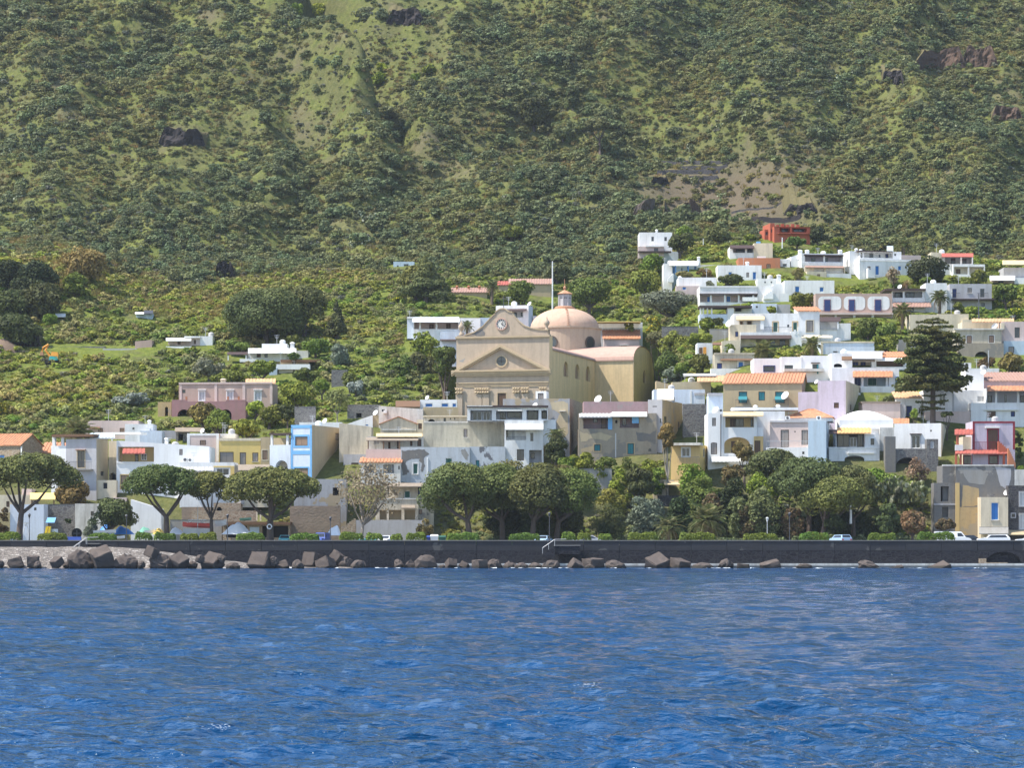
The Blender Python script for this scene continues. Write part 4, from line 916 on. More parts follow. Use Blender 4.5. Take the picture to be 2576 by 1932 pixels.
wall('stone_wall', 'grey rubble wall between the ochre tower and the white house', 1725, 1965, 212, 470, 'grey_stone', Y=464, th=1)
wall('garden_wall', 'grey garden wall above the long grass terrace', 740, 1052, 830, 975, 'concrete', Y=446, th=.6)
h = House('garden_hut', 'cream garden hut with a flat roof reaching over a terrace', 1440, 1085, Y=444, cat='hut')
h.block(1445, 1565, 945, 1085, 'cream', dep=3); h.box(1440, 1640, 932, 948, 'cream', .3, 4, 'roof'); h.canopy(1550, 1865, 945, 975, 'cane', 2, posts=(1700, 1830), yp=1080, name='cane_roof'); h.block(1490, 1745, 1082, 1230, 'dark_stone', off=1.5, dep=2, name='terrace'); h.done()
C(1680, 960)
h = House('yellow_cottage', 'small ochre yellow cottage with a white roof slab beside the tall white house', 28, 780, a=-14, Y=447)
b = h.block(30, 304, 600, 780, 'ochre', 'yellow', sx=390, dep=4); b.win(134, 208, 630, 712, 'w', sur='white'); b.win(335, 354, 632, 720, 'w', 'R'); h.box(25, 308, 582, 604, 'white_worn', .9, 2.5, 'roof_slab'); h.rail(95, 300, 716, 770, 1.0); h.done()
h = House('white_house', 'tall white house with a striped awning, round ochre arch and grey shutters', 380, 770, Y=450)
b = h.block(380, 524, 302, 770, 'white_clean', dep=8); b.win(420, 456, 344, 422, 'n'); b.win(408, 468, 578, 690, 'n', arch=.3)
b = h.block(525, 846, 300, 770, 'white_clean', off=-.2, dep=8); b.loggia(545, 820, 334, 434, 2, 'white', [(590, 640, 350, 432, 'o'), (640, 720, 350, 432, 'd'), (785, 818, 350, 430, 'd')]); b.loggia(535, 782, 526, 680, 1.5, 'ochre', [(600, 690, 565, 678, 'o')], arch=.55)
h.canopy(524, 905, 288, 324, 'cane', 1.3, off=-.2); h.box(498, 506, 310, 715, 'metal', .08, .08, 'drainpipe')
b = h.block(847, 905, 436, 770, 'white_clean', off=-.6, dep=6); b = h.block(818, 905, 520, 770, 'ochre', off=.15, dep=2); b.win(822, 878, 560, 680, 'o')
h.block(847, 1110, 282, 770, 'white', off=-1.5, dep=6); h.box(612, 1236, 246, 270, 'white_clean', -2, 4, 'roof_slab'); h.box(430, 495, 265, 300, 'white_clean', -1, 1, 'roof_box'); h.ac(482, 524, 258, 290, -.5); h.dish(455, 262, .5, -.5)
h.canopy(412, 732, 716, 758, 'awning_white', 1.8, ribs=1); h.chimney(832, 222, 250, .6, -3); h.chimney(1048, 218, 250, .6, -3)
h.block(384, 524, 130, 300, 'blue_white', off=-5, dep=4); h.box(384, 524, 108, 130, 'grey', -4.6, 3, 'roof'); h.done()
h = House('blue_white_house', 'bluish white house with a glass balcony front and two fans on its roof', 930, 800, a=-9, Y=449)
b = h.block(968, 1332, 372, 800, 'pink_pale', off=-1.4, dep=7); b.win(1070, 1148, 458, 622, 'n'); b.win(1268, 1328, 460, 600, 'n'); b.win(1200, 1212, 468, 482, 'd')
b = h.block(930, 1340, 626, 800, 'white', dep=3); b.win(1274, 1296, 664, 690, 'd'); b.win(980, 1190, 668, 760, 'N', arch=.25); h.rail(936, 1332, 562, 626, -.06, 'metal_pale')
b = h.block(1331, 1500, 372, 800, 'pale_blue', 'pale_blue', sx=1622, off=.1); h.box(968, 1335, 372, 386, 'grey', -1.2, 2, 'roof_slab'); h.ac(1112, 1158, 328, 362, -2.5); h.ac(1408, 1452, 328, 362, -2.5)
h.block(1110, 1560, 345, 380, 'white', off=-3.5, dep=7, roof='hip', yr=266, ax=(1330, 1390), rm='tile'); h.done()
h = House('lilac_house', 'lilac plastered house with a beige side and a stepped roof line', 1235, 420, a=-14, Y=462)
b = h.block(1422, 1688, -6, 420, 'lilac', 'cream', sx=1842, dep=8); b.win(1575, 1622, 200, 252, 'o'); b.win(1728, 1742, 215, 275, 'o', 'R'); h.block(1237, 1421, 100, 420, 'lilac', dep=7); h.dish(1408, 0, .4, -1); h.done()
h = House('tan_tiled_house', 'sand coloured house with a long orange tiled roof and teal roll blinds', 527, 300, a=-8, Y=466)
b = h.block(527, 1270, 18, 320, 'tan', 'tan_stone', sx=1350, roof='gable', yr=-70, dep=8)
for x0, x1 in ((672, 752), (860, 922), (1018, 1110)): b.win(x0, x1, 95, 205 if x1 != 922 else 180, 't')
for x0, x1 in ((640, 780), (1000, 1145)): h.balcony(x0, x1, 170, 232, proj=.8)
for x0, x1 in ((670, 752), (1015, 1108)): h.canopy(x0, x1, 140, 178, 'teal', .7, off=.05, name='blind', th=.04)
h.dish(1110, 130, .75, .6); h.done()
C(2076, 960, 3.456)
h = House('domed_house', 'white house with a low vaulted roof, orange striped awning and a glazed veranda', 30, 770, Y=451)
b = h.block(122, 592, 330, 480, 'white_clean', off=-4, dep=8, roof='dome', yr=252, over=0, rm='white')
b = h.block(92, 346, 440, 580, 'white', off=-.8, dep=4); b.loggia(98, 344, 452, 570, 1.0, 'frame_dark', [(105, 210, 456, 568, 'd'), (212, 276, 486, 568, 'w'), (280, 338, 456, 568, 'd')])
h.canopy(105, 400, 402, 448, 'awning_orange', 1.2, off=-.6, ribs=1); h.canopy(30, 110, 418, 450, 'brown_wood', 1, off=-.6); h.box(130, 580, 398, 412, 'white_clean', -3.6, 1.5, 'cornice')
b = h.block(346, 472, 458, 770, 'white', dep=6); b.win(394, 428, 496, 552, 'd', sur='white'); h.block(473, 602, 400, 770, 'white_worn', off=-3, dep=5)
b = h.block(32, 345, 576, 770, 'white', dep=3.5); b.loggia(168, 340, 644, 760, 1.2, 'grey', [(222, 330, 672, 758, 'd')], arch=.35); h.box(30, 470, 570, 580, 'white_clean', .08, .3, 'coping'); h.box(196, 424, 618, 628, 'awning_white', .3, .3, 'rolled_awning'); h.done()
h = House('white_grey_house', 'greyish white house with a tall white window and a beige side above a ruin', 600, 720, a=-13, Y=454)
b = h.block(600, 1008, 366, 720, 'white', 'cream', sx=1180); b.win(750, 826, 466, 580, 'w', sur='grey', hood='brown_wood'); b.win(912, 926, 420, 436, 'd'); b.win(1040, 1062, 490, 720, 'o', 'R'); h.canopy(560, 730, 322, 366, 'tile', 3, off=-6, ribs=1, name='roof'); h.done()
h = House('ruined_wall', 'dark ruined stone wall with a wide arch and a white niche shrine', 520, 790, Y=449, cat='ruin')
b = h.block(600, 885, 584, 790, 'grey_stone', dep=2); b.win(612, 820, 660, 790, 'k', arch=.8); h.block(522, 612, 478, 790, 'grey_old', off=.4, dep=2)
b = h.block(882, 982, 500, 790, 'grey_stone', off=.2, dep=2); b.win(915, 945, 515, 580, 'c', arch=True); h.done()
h = House('red_trim_house', 'lilac white house with dark red bands, red door and a red porch roof', 1130, 725, Y=447)
b = h.block(1282, 1650, 346, 735, 'lilac', dep=7); b.win(1416, 1500, 420, 590, 'o', sur='dark_red', sw=.2); h.box(1394, 1518, 392, 404, 'awning_white', .4, .4, 'canopy')
for q in ((1282, 1300, 360, 590), (1632, 1650, 360, 590), (1282, 1650, 346, 362)): h.trim(*q, 'dark_red')
for q in ((1205, 1270), (1425, 1500)): b.win(*q, 645, 718, 'd', sur='dark_red')
b = h.block(1196, 1281, 480, 735, 'cream', off=-1.5, dep=5); b.win(1205, 1270, 640, 718, 'd'); h.canopy(1125, 1285, 415, 460, 'tile_red', 1, off=-.4, ribs=1, name='porch_roof'); h.pillar(1142, 1162, 455, 600, 'red', .4); h.box(1130, 1198, 550, 600, 'white', .6, .3, 'parapet')
h.canopy(1130, 1582, 592, 626, 'tile_red', 1.5, ribs=1, name='porch_roof'); h.rail(1290, 1510, 525, 592, .3, 'dark_red')
for x in (1130, 1170, 1545): h.pillar(x, x + 18, 626, 722, 'red', 1.3)
h.steps(1505, 1600, 520, 610, 'red', 6, .2, .9, -1); h.steps(1590, 1655, 580, 720, 'terracotta', 8, 1.6, .8, -1); h.done()
h = House('quay_ruin', 'big grey weathered bastion wall with ochre patches and gutted windows', 945, 1345, Y=436, cat='ruin')
b = h.block(1138, 1645, 732, 1345, 'grey_old', dep=9); h.block(1020, 1138, 730, 1345, 'grey_old', off=-1, dep=6); h.box(1134, 1168, 882, 1345, 'ochre', .12, .3, 'pilaster'); h.block(1169, 1360, 1092, 1345, 'ochre_old', off=.1, dep=1)
b = h.block(945, 1134, 882, 1345, 'grey_old', off=-.3, dep=3); b.win(1004, 1074, 912, 1042, 'k'); b.win(1018, 1070, 1092, 1182, 'k'); h.patch([(1180, 760), (1300, 745), (1420, 800), (1380, 900), (1250, 880)], 'concrete'); h.patch([(1480, 740), (1620, 760), (1600, 950), (1520, 900)], 'grey'); h.patch([(1200, 900), (1340, 930), (1330, 1080), (1180, 1085)], 'ochre_old'); h.box(945, 1134, 1062, 1074, 'grey', -.2, .2, 'ledge'); h.box(1020, 1640, 722, 734, 'white_worn', .1, .5, 'coping'); h.dish(1575, 965, .5, .4); h.done()
h = House('cream_cottage', 'narrow cream cottage with one tall bright blue shutter by the road', 1350, 1375, Y=433)
b = h.block(1352, 1590, 1006, 1375, 'cream', dep=3); b.win(1442, 1508, 1052, 1206, 'b', sill=True); h.box(1342, 1592, 1264, 1276, 'concrete', .1, .2, 'ledge'); h.canopy(1338, 1592, 1264, 1322, 'concrete', 1.2); h.box(1418, 1476, 980, 1006, 'grey_stone', -.5, .6, 'chimney'); h.done()
h = House('dark_stone_house', 'dark lava stone house with pale shutters at the right edge of the quay', 1592, 1375, Y=434)
b = h.block(1592, 1900, 905, 1375, 'dark_stone', dep=7); b.win(1690, 1750, 962, 1082, 'c', sur='grey'); b.win(1690, 1750, 1152, 1282, 'c', sur='grey'); b.win(1620, 1650, 1150, 1180, 'd', arch=True, sur='grey'); h.canopy(1580, 1800, 1292, 1330, 'tan', 1.5)
h.block(1640, 1900, 765, 905, 'white_worn', off=-2, dep=5); h.done()
# ---- the steep upper quarter on the right
C(2076, 600)
h = House('white_house', 'long white house with a shuttered upper window behind the tall araucaria', 930, 1660, Y=468)
b = h.block(932, 1212, 1440, 1700, 'white', dep=8); b.win(1080, 1142, 1484, 1592, 'w'); h.trim(1205, 1222, 1470, 1640, 'grey'); b = h.block(1214, 1530, 1440, 1640, 'white', off=-.5, dep=7); b.win(1440, 1520, 1495, 1550, 'c')
h.block(950, 1380, 1640, 1720, 'pink_pale', off=2, dep=2); h.done()
h = House('verandah_house', 'white house at the right edge with an orange tiled verandah roof and a pink ridge', 1380, 1720, Y=466)
b = h.block(1530, 1990, 1420, 1720, 'white', dep=8); b.loggia(1535, 1980, 1440, 1558, 2.2, 'grey', [(1540, 1580, 1490, 1556, 'd'), (1700, 1720, 1480, 1556, 'd'), (1850, 1900, 1490, 1556, 'd')], pillars=(1622, 1830)); h.canopy(1535, 1990, 1398, 1442, 'tile', 1.3, ribs=1, name='tiled_roof'); b.win(1535, 1618, 1640, 1700, 'o'); b.win(1760, 1800, 1640, 1690, 'B')
h.block(1382, 1528, 1560, 1720, 'white_clean', off=.2, dep=5); h.box(1505, 1838, 1620, 1630, 'awning_white', .5, .5, 'rolled_awning')
h.block(1505, 1990, 1350, 1420, 'pink_old', off=-6, dep=6, roof='mono', yr=1272, rm='tile_pink'); h.block(1330, 1504, 1245, 1440, 'white_clean', off=-5, dep=5); h.dish(1500, 1265, .5, -3); h.done()
h = House('white_house', 'white house with an orange tiled canopy over a shaded verandah left of the araucaria', 60, 1600, Y=478)
b = h.block(62, 700, 1228, 1620, 'white', dep=8); b.loggia(276, 602, 1310, 1400, 2, 'pale_blue', [(400, 490, 1318, 1398, 'g'), (280, 335, 1320, 1398, 'B')], pillars=(355, 585)); h.canopy(262, 640, 1258, 1312, 'tile', 1.3, ribs=1, name='tiled_canopy')
h.block(335, 705, 1402, 1620, 'white', off=.9, dep=3).win(375, 465, 1495, 1560, 'N'); h.box(668, 700, 1310, 1400, 'blue', .1, .1, 'door'); h.steps(215, 335, 1380, 1480, 'white_clean', 6, .9, 1, -1); h.done()
h = House('small_tiled_house', 'tiny white house with a mottled orange roof beside the araucaria trunk', 670, 1680, Y=467)
b = h.block(672, 905, 1510, 1720, 'white', roof='mono', yr=1456, rm='tile_pale', dep=4); b.win(768, 822, 1588, 1700, 'B'); b.win(885, 902, 1606, 1660, 'd'); h.done()
h = House('brown_flat_house', 'low pinkish brown flat building with a cane roof edge behind the vaulted house', 350, 1690, Y=463)
h.block(352, 712, 1560, 1720, 'pink_pale', dep=5); h.box(345, 715, 1545, 1562, 'thatch', .2, 5, 'roof_edge'); h.block(713, 760, 1575, 1720, 'grey', off=-.6, dep=4); h.done()
h = House('white_house', 'white house with a flat white roof, beach umbrella terrace and a red striped awning', 160, 1230, Y=487)
b = h.block(160, 470, 1136, 1240, 'white', dep=7); b.loggia(170, 440, 1150, 1222, 1.8, 'cream', [(258, 315, 1170, 1220, 'B'), (335, 385, 1170, 1220, 'B')]); h.canopy(160, 470, 1130, 1162, 'thatch', 1, name='matting_roof'); h.box(180, 560, 1068, 1078, 'white_clean', -2, 5, 'roof_edge'); h.canopy(165, 540, 1072, 1134, 'white_clean', 2.5, off=-.4, name='flat_roof')
b = h.block(472, 770, 1126, 1240, 'white', off=-.3, dep=6, roof='mono', yr=1078, rm='tile'); b.loggia(484, 745, 1135, 1216, 1.4, 'brown'); h.canopy(484, 742, 1132, 1156, 'awning_white', 1); h.done()
h = House('pale_blue_house', 'pale blue flat house with a cream roof edge above the white terrace', -40, 1130, Y=498); b = h.block(-42, 466, 980, 1130, 'blue_white', dep=7); b.win(75, 125, 1068, 1082, 'd'); h.trim(-42, 466, 976, 990, 'cream', .1); h.box(-42, -20, 990, 1100, 'cream', .1, .2, 'pilaster'); h.done()
h = House('long_white_house', 'very long bright white house with small dark blue windows in the upper quarter', -480, 1200, Y=482); C(1640, 560)
b = h.block(968, 1225, 1288, 1560, 'white_clean', dep=7); b.win(1063, 1162, 1362, 1410, 'd', sur='dark_blue'); b = h.block(1226, 1420, 1274, 1560, 'white_clean', off=.15, dep=7); b.win(1258, 1338, 1352, 1392, 'd'); b = h.block(1421, 1700, 1262, 1560, 'white_clean', off=.02, dep=7); b.win(1522, 1580, 1342, 1410, 'd', hood='brown_wood'); h.box(1565, 1580, 1345, 1435, 'teal', .3, .05, 'green_shutter')
b = h.block(1701, 1900, 1240, 1560, 'white', off=.2, dep=7); b.win(1725, 1805, 1336, 1372, 'k', arch=.5); h.canopy(1800, 1900, 1268, 1300, 'wood', 1, off=.2); h.box(1255, 1635, 1385, 1410, 'white_worn', 1.5, 1.5, 'terrace'); h.done()
h = House('tan_flat_house', 'sand coloured flat house with blue shutters above the church lane', 595, 1400, Y=492)
b = h.block(597, 970, 1238, 1420, 'beige_grey', dep=6); b.win(617, 666, 1332, 1390, 'B'); b.win(818, 868, 1318, 1376, 'b', sur='white'); h.canopy(650, 968, 1290, 1304, 'wood', .8); h.box(590, 975, 1235, 1248, 'beige_grey', .15, 1, 'cornice')
h.block(560, 968, 1385, 1450, 'white', off=1.6, dep=2); h.done()
h = House('white_house', 'small white house wall with orange deck chairs on its terrace', 430, 1240, Y=502); b = h.block(430, 576, 1142, 1260, 'white', dep=5); h.box(448, 480, 1185, 1245, 'brown', .4, .08, 'deck_chair'); h.box(486, 516, 1180, 1245, 'orange_paint', .4, .08, 'deck_chair'); h.canopy(575, 660, 1135, 1158, 'wood', 1.5); h.block(665, 838, 1125, 1260, 'cream', off=-.5, dep=5, yt2=1110); h.done()
h = House('big_white_house', 'large stepped white house with ochre framed doors, a cane canopy and an orange roof corner', 735, 1210, Y=508)
b = h.block(778, 1060, 862, 1230, 'white', dep=8); b.win(835, 862, 935, 966, 'o', sur='cream'); b.win(905, 945, 935, 966, 'o', sur='cream'); h.canopy(800, 1068, 888, 920, 'cane', 1.3, name='cane_roof'); h.box(1030, 1062, 920, 1010, 'white_clean', 1.2, .4, 'pillar')
b = h.block(738, 990, 968, 1230, 'cream', off=1.2, dep=3); b.win(790, 818, 1033, 1082, 'B')
b = h.block(1061, 1388, 860, 1230, 'white', off=-.2, dep=8); b.win(1148, 1195, 942, 1038, 'g', sur='ochre'); b.win(1283, 1303, 966, 992, 'd'); b.win(1337, 1380, 942, 1034, 'g', sur='ochre'); h.rail(1065, 1330, 990, 1040, .6)
b = h.block(1389, 1590, 838, 1230, 'white', off=-.1, dep=8, roof='mono', yr=802, rm='tile'); b.win(1465, 1530, 928, 1036, 'n', sur='cream')
b = h.block(838, 1318, 1040, 1235, 'white', off=2, dep=2.5); b.loggia(842, 1310, 1098, 1205, 1.6, 'beige', [(865, 902, 1115, 1172, 'B'), (945, 1000, 1115, 1172, 'd'), (1120, 1170, 1110, 1170, 'd'), (1210, 1265, 1110, 1196, 'd')], pillars=(1062,), rail=.6); h.canopy(838, 1325, 1066, 1098, 'brown_wood', 1, off=2, name='tiled_canopy')
h.block(1320, 1420, 1030, 1190, 'white', off=2.2, dep=2); h.pillar(1350, 1366, 1015, 1060, 'white', 2.3); h.pillar(1385, 1400, 990, 1060, 'white', 2.3)
b = h.block(1590, 1885, 955, 1230, 'white', off=-.6, dep=6); h.canopy(1590, 1790, 895, 935, 'brown_wood', 1.5, name='pergola_roof', posts=(1765,), yp=1010, pm='frame_white'); h.block(1588, 1760, 930, 1015, 'grey', off=-.3, dep=2); h.canopy(1420, 1712, 1068, 1090, 'cream', 1.2, off=1.5, name='awning'); h.dish(730, 955, .7, 1.2); h.dish(922, 1210, .6, 2.2); h.done()
wall('stone_wall', 'dark lean-to wall with a slanted roof above the clipped green trees', 95, 440, 990, 1080, 'grey_stone', Y=522)
wall('garden_wall', 'long grey plastered garden wall left of the stepped white house', 550, 740, 1012, 1130, 'concrete', Y=517)
h = House('pergola_house', 'white terrace house with a big dark pergola roof and white pillars', 450, 950, Y=530)
b = h.block(452, 775, 868, 960, 'blue_white', dep=5); h.box(448, 950, 786, 806, 'brown_wood', .4, 5, 'pergola_roof')
for x in (455, 480, 520, 560): h.pillar(x, x + 10, 806, 872, 'white')
h.block(718, 778, 800, 960, 'white', off=.1, dep=4); b = h.block(776, 950, 800, 960, 'white', off=-2, dep=3); b.win(790, 850, 812, 842, 'k'); h.done()
h = House('grey_green_house', 'small pale grey-green flat block with a tiny window', 950, 880, Y=533); b = h.block(952, 1185, 768, 880, 'blue_white', dep=5); b.win(985, 1005, 790, 808, 'd'); h.block(1186, 1312, 775, 880, 'grey', off=-.5, dep=4); h.done()
h = House('long_verandah_house', 'long white house with a row of pillars and blue doors on its verandah', 450, 800, Y=545)
b = h.block(452, 1002, 602, 810, 'white', dep=8); b.loggia(456, 1000, 682, 755, 2, 'pink_pale', [(520, 552, 700, 754, 'b'), (705, 746, 692, 754, 'b'), (880, 950, 690, 735, 'B')], pillars=(560, 693, 824, 962)); h.box(452, 1002, 672, 684, 'brown_wood', .3, .4, 'lintel'); h.trim(452, 1002, 600, 612, 'white_clean', .12)
h.box(860, 1002, 706, 745, 'white_clean', .3, .3, 'parapet'); h.block(1003, 1150, 598, 810, 'white', off=-.2, dep=7); h.steps(1060, 1150, 640, 700, 'white_clean', 5, .2, 1); h.block(1055, 1300, 672, 800, 'white', off=.8, dep=2); h.done()
h = House('white_house', 'white cube house with two blue shuttered openings above the clipped hedge trees', 1255, 720, Y=552)
b = h.block(1256, 1730, 548, 760, 'white', dep=7); b.win(1356, 1400, 602, 690, 'b'); b.win(1590, 1630, 610, 656, 'b'); h.rail(1345, 1410, 655, 692, .2); h.chimney(1205, 490, 550, .8, -1); h.block(1150, 1255, 580, 740, 'white_clean', off=-.5, dep=4); h.done()
h = House('white_house', 'narrow white terrace block with two round vents', 1000, 620, Y=560); b = h.block(1000, 1192, 530, 640, 'white', dep=5); b.win(1066, 1080, 556, 572, 'd', arch=True); b.win(1126, 1140, 556, 572, 'd', arch=True); h.done()
h = House('pink_panel_house', 'pink house with rounded white panels and four tall blue doors', 1550, 860, Y=527)
b = h.block(1552, 2280, 672, 870, 'pink', dep=8)
C(2076, 600)
def panel(h, x0, x1, y0, y1, mat):
    s0, zt = h.loc(cx(x0), cy(y0)); s1, zb = h.loc(cx(x1), cy(y1)); r = .8; mb = MB(); ring = []
    for (qx, qz, t0) in ((s1 - r, zt - r, 0), (s0 + r, zt - r, 90), (s0 + r, zb + r, 180), (s1 - r, zb + r, 270)):
        for k in range(6): t = math.radians(t0 + 18 * k); ring.append((qx + r * math.cos(t), qz + r * math.sin(t)))
    mb.face([(x, -.04, z) for x, z in ring]); n = len(ring)
    for k in range(n): (x, z), (u, w) = ring[k], ring[(k + 1) % n]; mb.face([(x, -.04, z), (u, -.04, w), (u, .01, w), (x, .01, z)])
    return mb.build('wall_panel', mat, h.root)
for x0, x1, d0, d1 in ((-66, 152, -8, 46), (176, 378, 226, 276), (402, 610, 472, 526)):
    if 1:
        panel(h, x0, x1, 548, 678, 'white'); s0, zt = h.loc(cx(d0), cy(582)); s1, zb = h.loc(cx(d1), cy(688))
        pbox(b.P('F'), s0 - .12, s1 + .12, zb, zt + .12, -.09, -.04).build('door_frame', 'rose', h.root); q = pbox(b.P('F'), s0, s1, zb, zt, -.13, -.091).build('door', 'dark_blue', h.root)
        h.rail(d0 - 10, d1 + 10, 640, 690, .5, 'dark_blue')
h.box(-130, 645, 702, 722, 'pink_pale', .9, 1.2, 'balcony_slab'); h.block(-70, 640, 722, 800, 'white_worn', off=-.5, dep=5)
for x in (265, 440, 90): h.pillar(x, x + 22, 722, 800, 'white_worn', .6)
h.done()
h = House('verandah_house', 'white house with a dark verandah roof and a coral awning beside the pink panel house', 560, 700, Y=535)
b = h.block(638, 950, 490, 720, 'white', dep=7); b.loggia(642, 940, 496, 562, 2, 'grey', [(660, 735, 505, 560, 'd'), (765, 845, 505, 560, 'd')], pillars=(745, 930)); h.box(565, 955, 474, 494, 'brown_wood', .6, 7, 'roof_slab'); h.canopy(640, 1005, 604, 648, 'tile_pink', 1.5, ribs=1, name='awning'); b.win(780, 840, 655, 700, 'd')
h.block(951, 1155, 422, 720, 'white', off=-1, dep=7); h.dish(706, 455, .45, -1); h.done()
h = House('grey_house', 'grey two storey house with dark doors and a flat pergola slab above the bushes', 1150, 700, Y=540)
b = h.block(1180, 1580, 430, 710, 'grey', dep=8); b.win(1206, 1246, 476, 558, 'B'); b.win(1350, 1390, 468, 516, 'n', sill=True); b.win(1470, 1510, 476, 556, 'd'); h.rail(1195, 1280, 515, 560, .6); h.rail(1440, 1545, 515, 560, .6); h.box(1200, 1612, 570, 582, 'brown_wood', 1.8, 2.2, 'pergola_slab'); b.win(1480, 1515, 610, 660, 'd'); b.win(1230, 1290, 600, 660, 'k'); h.block(1152, 1205, 490, 710, 'white', off=.6, dep=3); h.done()
h = House('cream_flat_house', 'cream flat-topped house just left of the araucaria top', 800, 910, Y=514); h.block(802, 1066, 722, 920, 'cream', dep=7); h.block(1067, 1360, 716, 920, 'cream', off=-.4, dep=6); h.box(1300, 1460, 770, 820, 'cream', .3, 2, 'parapet'); h.done()
wall('stone_wall', 'grey stone terrace wall between hedge trees and araucaria', 690, 860, 960, 1080, 'concrete', Y=500, th=2)
h = House('old_grey_house', 'old grey two-door house with an arch in the wall beneath it', 1220, 1150, Y=497)
b = h.block(1240, 1672, 862, 1010, 'beige_grey', off=-1, dep=7); b.win(1342, 1390, 922, 992, 'N', sur='white_worn'); b.win(1552, 1600, 920, 988, 'N', sur='white_worn'); h.box(1220, 1690, 852, 866, 'white_worn', -.7, 1, 'cornice')
b = h.block(1262, 1692, 992, 1190, 'old_brown', off=.3, dep=4); b.win(1420, 1546, 1072, 1180, 'k', arch=.8); h.block(1300, 1640, 790, 862, 'cream', off=-6, dep=5); h.canopy(1390, 1790, 760, 790, 'tile_pale', 2, off=-5, ribs=1, name='roof'); h.done()
h = House('pink_white_house', 'pinkish white house with one tall dark door at the right edge', 1670, 1140, Y=499)
b = h.block(1672, 2000, 788, 1000, 'pink_pale', off=-.5, dep=7); b.win(1796, 1846, 842, 942, 'd'); b = h.block(1692, 2000, 972, 1170, 'pale_blue', off=.6, dep=4); b.win(1738, 1792, 1026, 1088, 'n', sill=True); h.box(1666, 1700, 800, 860, 'cream', .1, .6, 'parapet'); h.dish(1605, 830, .6, -1); h.done()
h = House('white_wall_house', 'low white building behind the right verandah house', 1300, 1290, Y=487); b = h.block(1302, 1650, 1232, 1300, 'white', dep=5); h.block(1302, 1385, 1180, 1300, 'white', off=-.5, dep=4).win(1330, 1358, 1185, 1240, 'd'); h.done()
# ---- highest row of houses
h = House('white_house', 'white two-level house with a solar heater and two blue doors high on the slope', 230, 400, a=10, Y=572)
b = h.block(324, 815, 192, 400, 'white', 'white_clean', dep=8); b.win(400, 430, 262, 345, 'n'); b.win(474, 512, 256, 346, 'b', sur='white_clean'); b.win(690, 722, 258, 302, 'b'); h.trim(324, 815, 208, 216, 'white_clean', .12)
b = h.block(328, 722, 118, 200, 'white', off=-2.5, dep=6); b.loggia(334, 640, 126, 186, 1.6, None, [(340, 352, 140, 184, 'd'), (418, 455, 145, 184, 'd'), (508, 522, 150, 180, 'd'), (570, 600, 145, 184, 'B')], pillars=(362,)); b.win(655, 672, 142, 162, 'd'); h.box(312, 640, 112, 126, 'brown_wood', -1.9, 6, 'roof_slab')
h.block(230, 327, 118, 340, 'white_clean', off=-3.5, dep=6); h.canopy(584, 645, 68, 118, 'glass_roof', 1, off=-3, name='solar_panel'); h.block(723, 908, 156, 230, 'pink_pale', off=-4, dep=5); h.chimney(298, 90, 122, .6, -4); h.chimney(340, 98, 122, .6, -4); h.steps(405, 470, 280, 350, 'white_clean', 5, .3, 1, -1); h.done()
h = House('red_roof_house', 'white house with a long red-brown verandah roof right of the round dark tree', 1005, 430, Y=575)
b = h.block(1100, 1402, 150, 440, 'white', off=-3, dep=6); b.loggia(1134, 1392, 168, 240, 2, 'grey', [(1190, 1235, 185, 238, 'd'), (1300, 1340, 190, 238, 'd')], pillars=(1290,)); h.canopy(1104, 1405, 138, 172, 'tile_red', 1.5, off=-2.5, name='verandah_roof')
h.block(1005, 1102, 128, 260, 'cream', off=-2.6, dep=5, yt2=135); b = h.block(1212, 1515, 244, 440, 'white', dep=4); b.loggia(1222, 1505, 266, 338, 1.5, 'cream', [(1240, 1282, 290, 336, 'o')], pillars=(1360,)); b.win(1265, 1345, 398, 440, 'k', arch=.9); h.done()
h = House('white_house', 'white and grey house with a cane roof terrace, rightmost of the top row', 1565, 470, Y=570)
h.block(1692, 1900, 275, 480, 'grey', off=-3, dep=6); h.canopy(1680, 1900, 205, 245, 'cane', 2, off=-2.5, name='cane_roof', posts=(1745,), yp=275); b = h.block(1575, 1790, 392, 480, 'pink_pale', dep=5); b.win(1640, 1690, 400, 440, 'B'); h.canopy(1560, 1800, 352, 392, 'white_clean', 2.5, name='flat_roof'); h.block(1795, 1950, 372, 470, 'white_clean', off=.5, dep=4); h.done()
C(1640, 560)
h = House('red_house', 'brick red house with dark openings and a scalloped roof line below the black wall', 1065, 150, a=10, Y=600)
b = h.block(1160, 1500, 36, 170, 'red', dep=8); b.loggia(1212, 1312, 44, 92, 2, None, [(1230, 1300, 50, 90, 'd')]); b.loggia(1328, 1470, 44, 92, 2, None, [(1340, 1460, 50, 90, 'd')]); h.trim(1160, 1500, 36, 44, 'red', .3); h.box(1205, 1500, 96, 106, 'red', 1, 1, 'balcony')
b = h.block(1122, 1165, 4, 170, 'red', off=-1.5, dep=6); b.win(1130, 1152, 60, 92, 'd'); h.block(1068, 1124, 64, 140, 'red', off=-3, dep=4).win(1078, 1100, 85, 118, 'd')
for k in range(6): h.box(1130 + 48 * k, 1160 + 48 * k, 10 + (k % 2) * 8, 38, 'red', -3, .4, 'parapet')
h.done()
h = House('white_house', 'pale top-row house with a blue roof tank and a corner verandah', 735, 340, Y=583)
b = h.block(968, 1145, 194, 345, 'cream', dep=7); b = h.block(738, 967, 228, 345, 'white', off=-.2, dep=6); b.loggia(770, 962, 238, 286, 2, 'grey', [(795, 880, 242, 284, 'd'), (905, 950, 242, 284, 'd')], pillars=(893,)); h.canopy(740, 970, 212, 240, 'brown_wood', 1, off=-.4, name='verandah_roof'); h.box(992, 1030, 178, 196, 'sky_blue', -2, .8, 'water_tank'); h.done()
h = House('terracotta_house', 'terracotta coloured block with one dark shuttered window', 815, 540, Y=574)
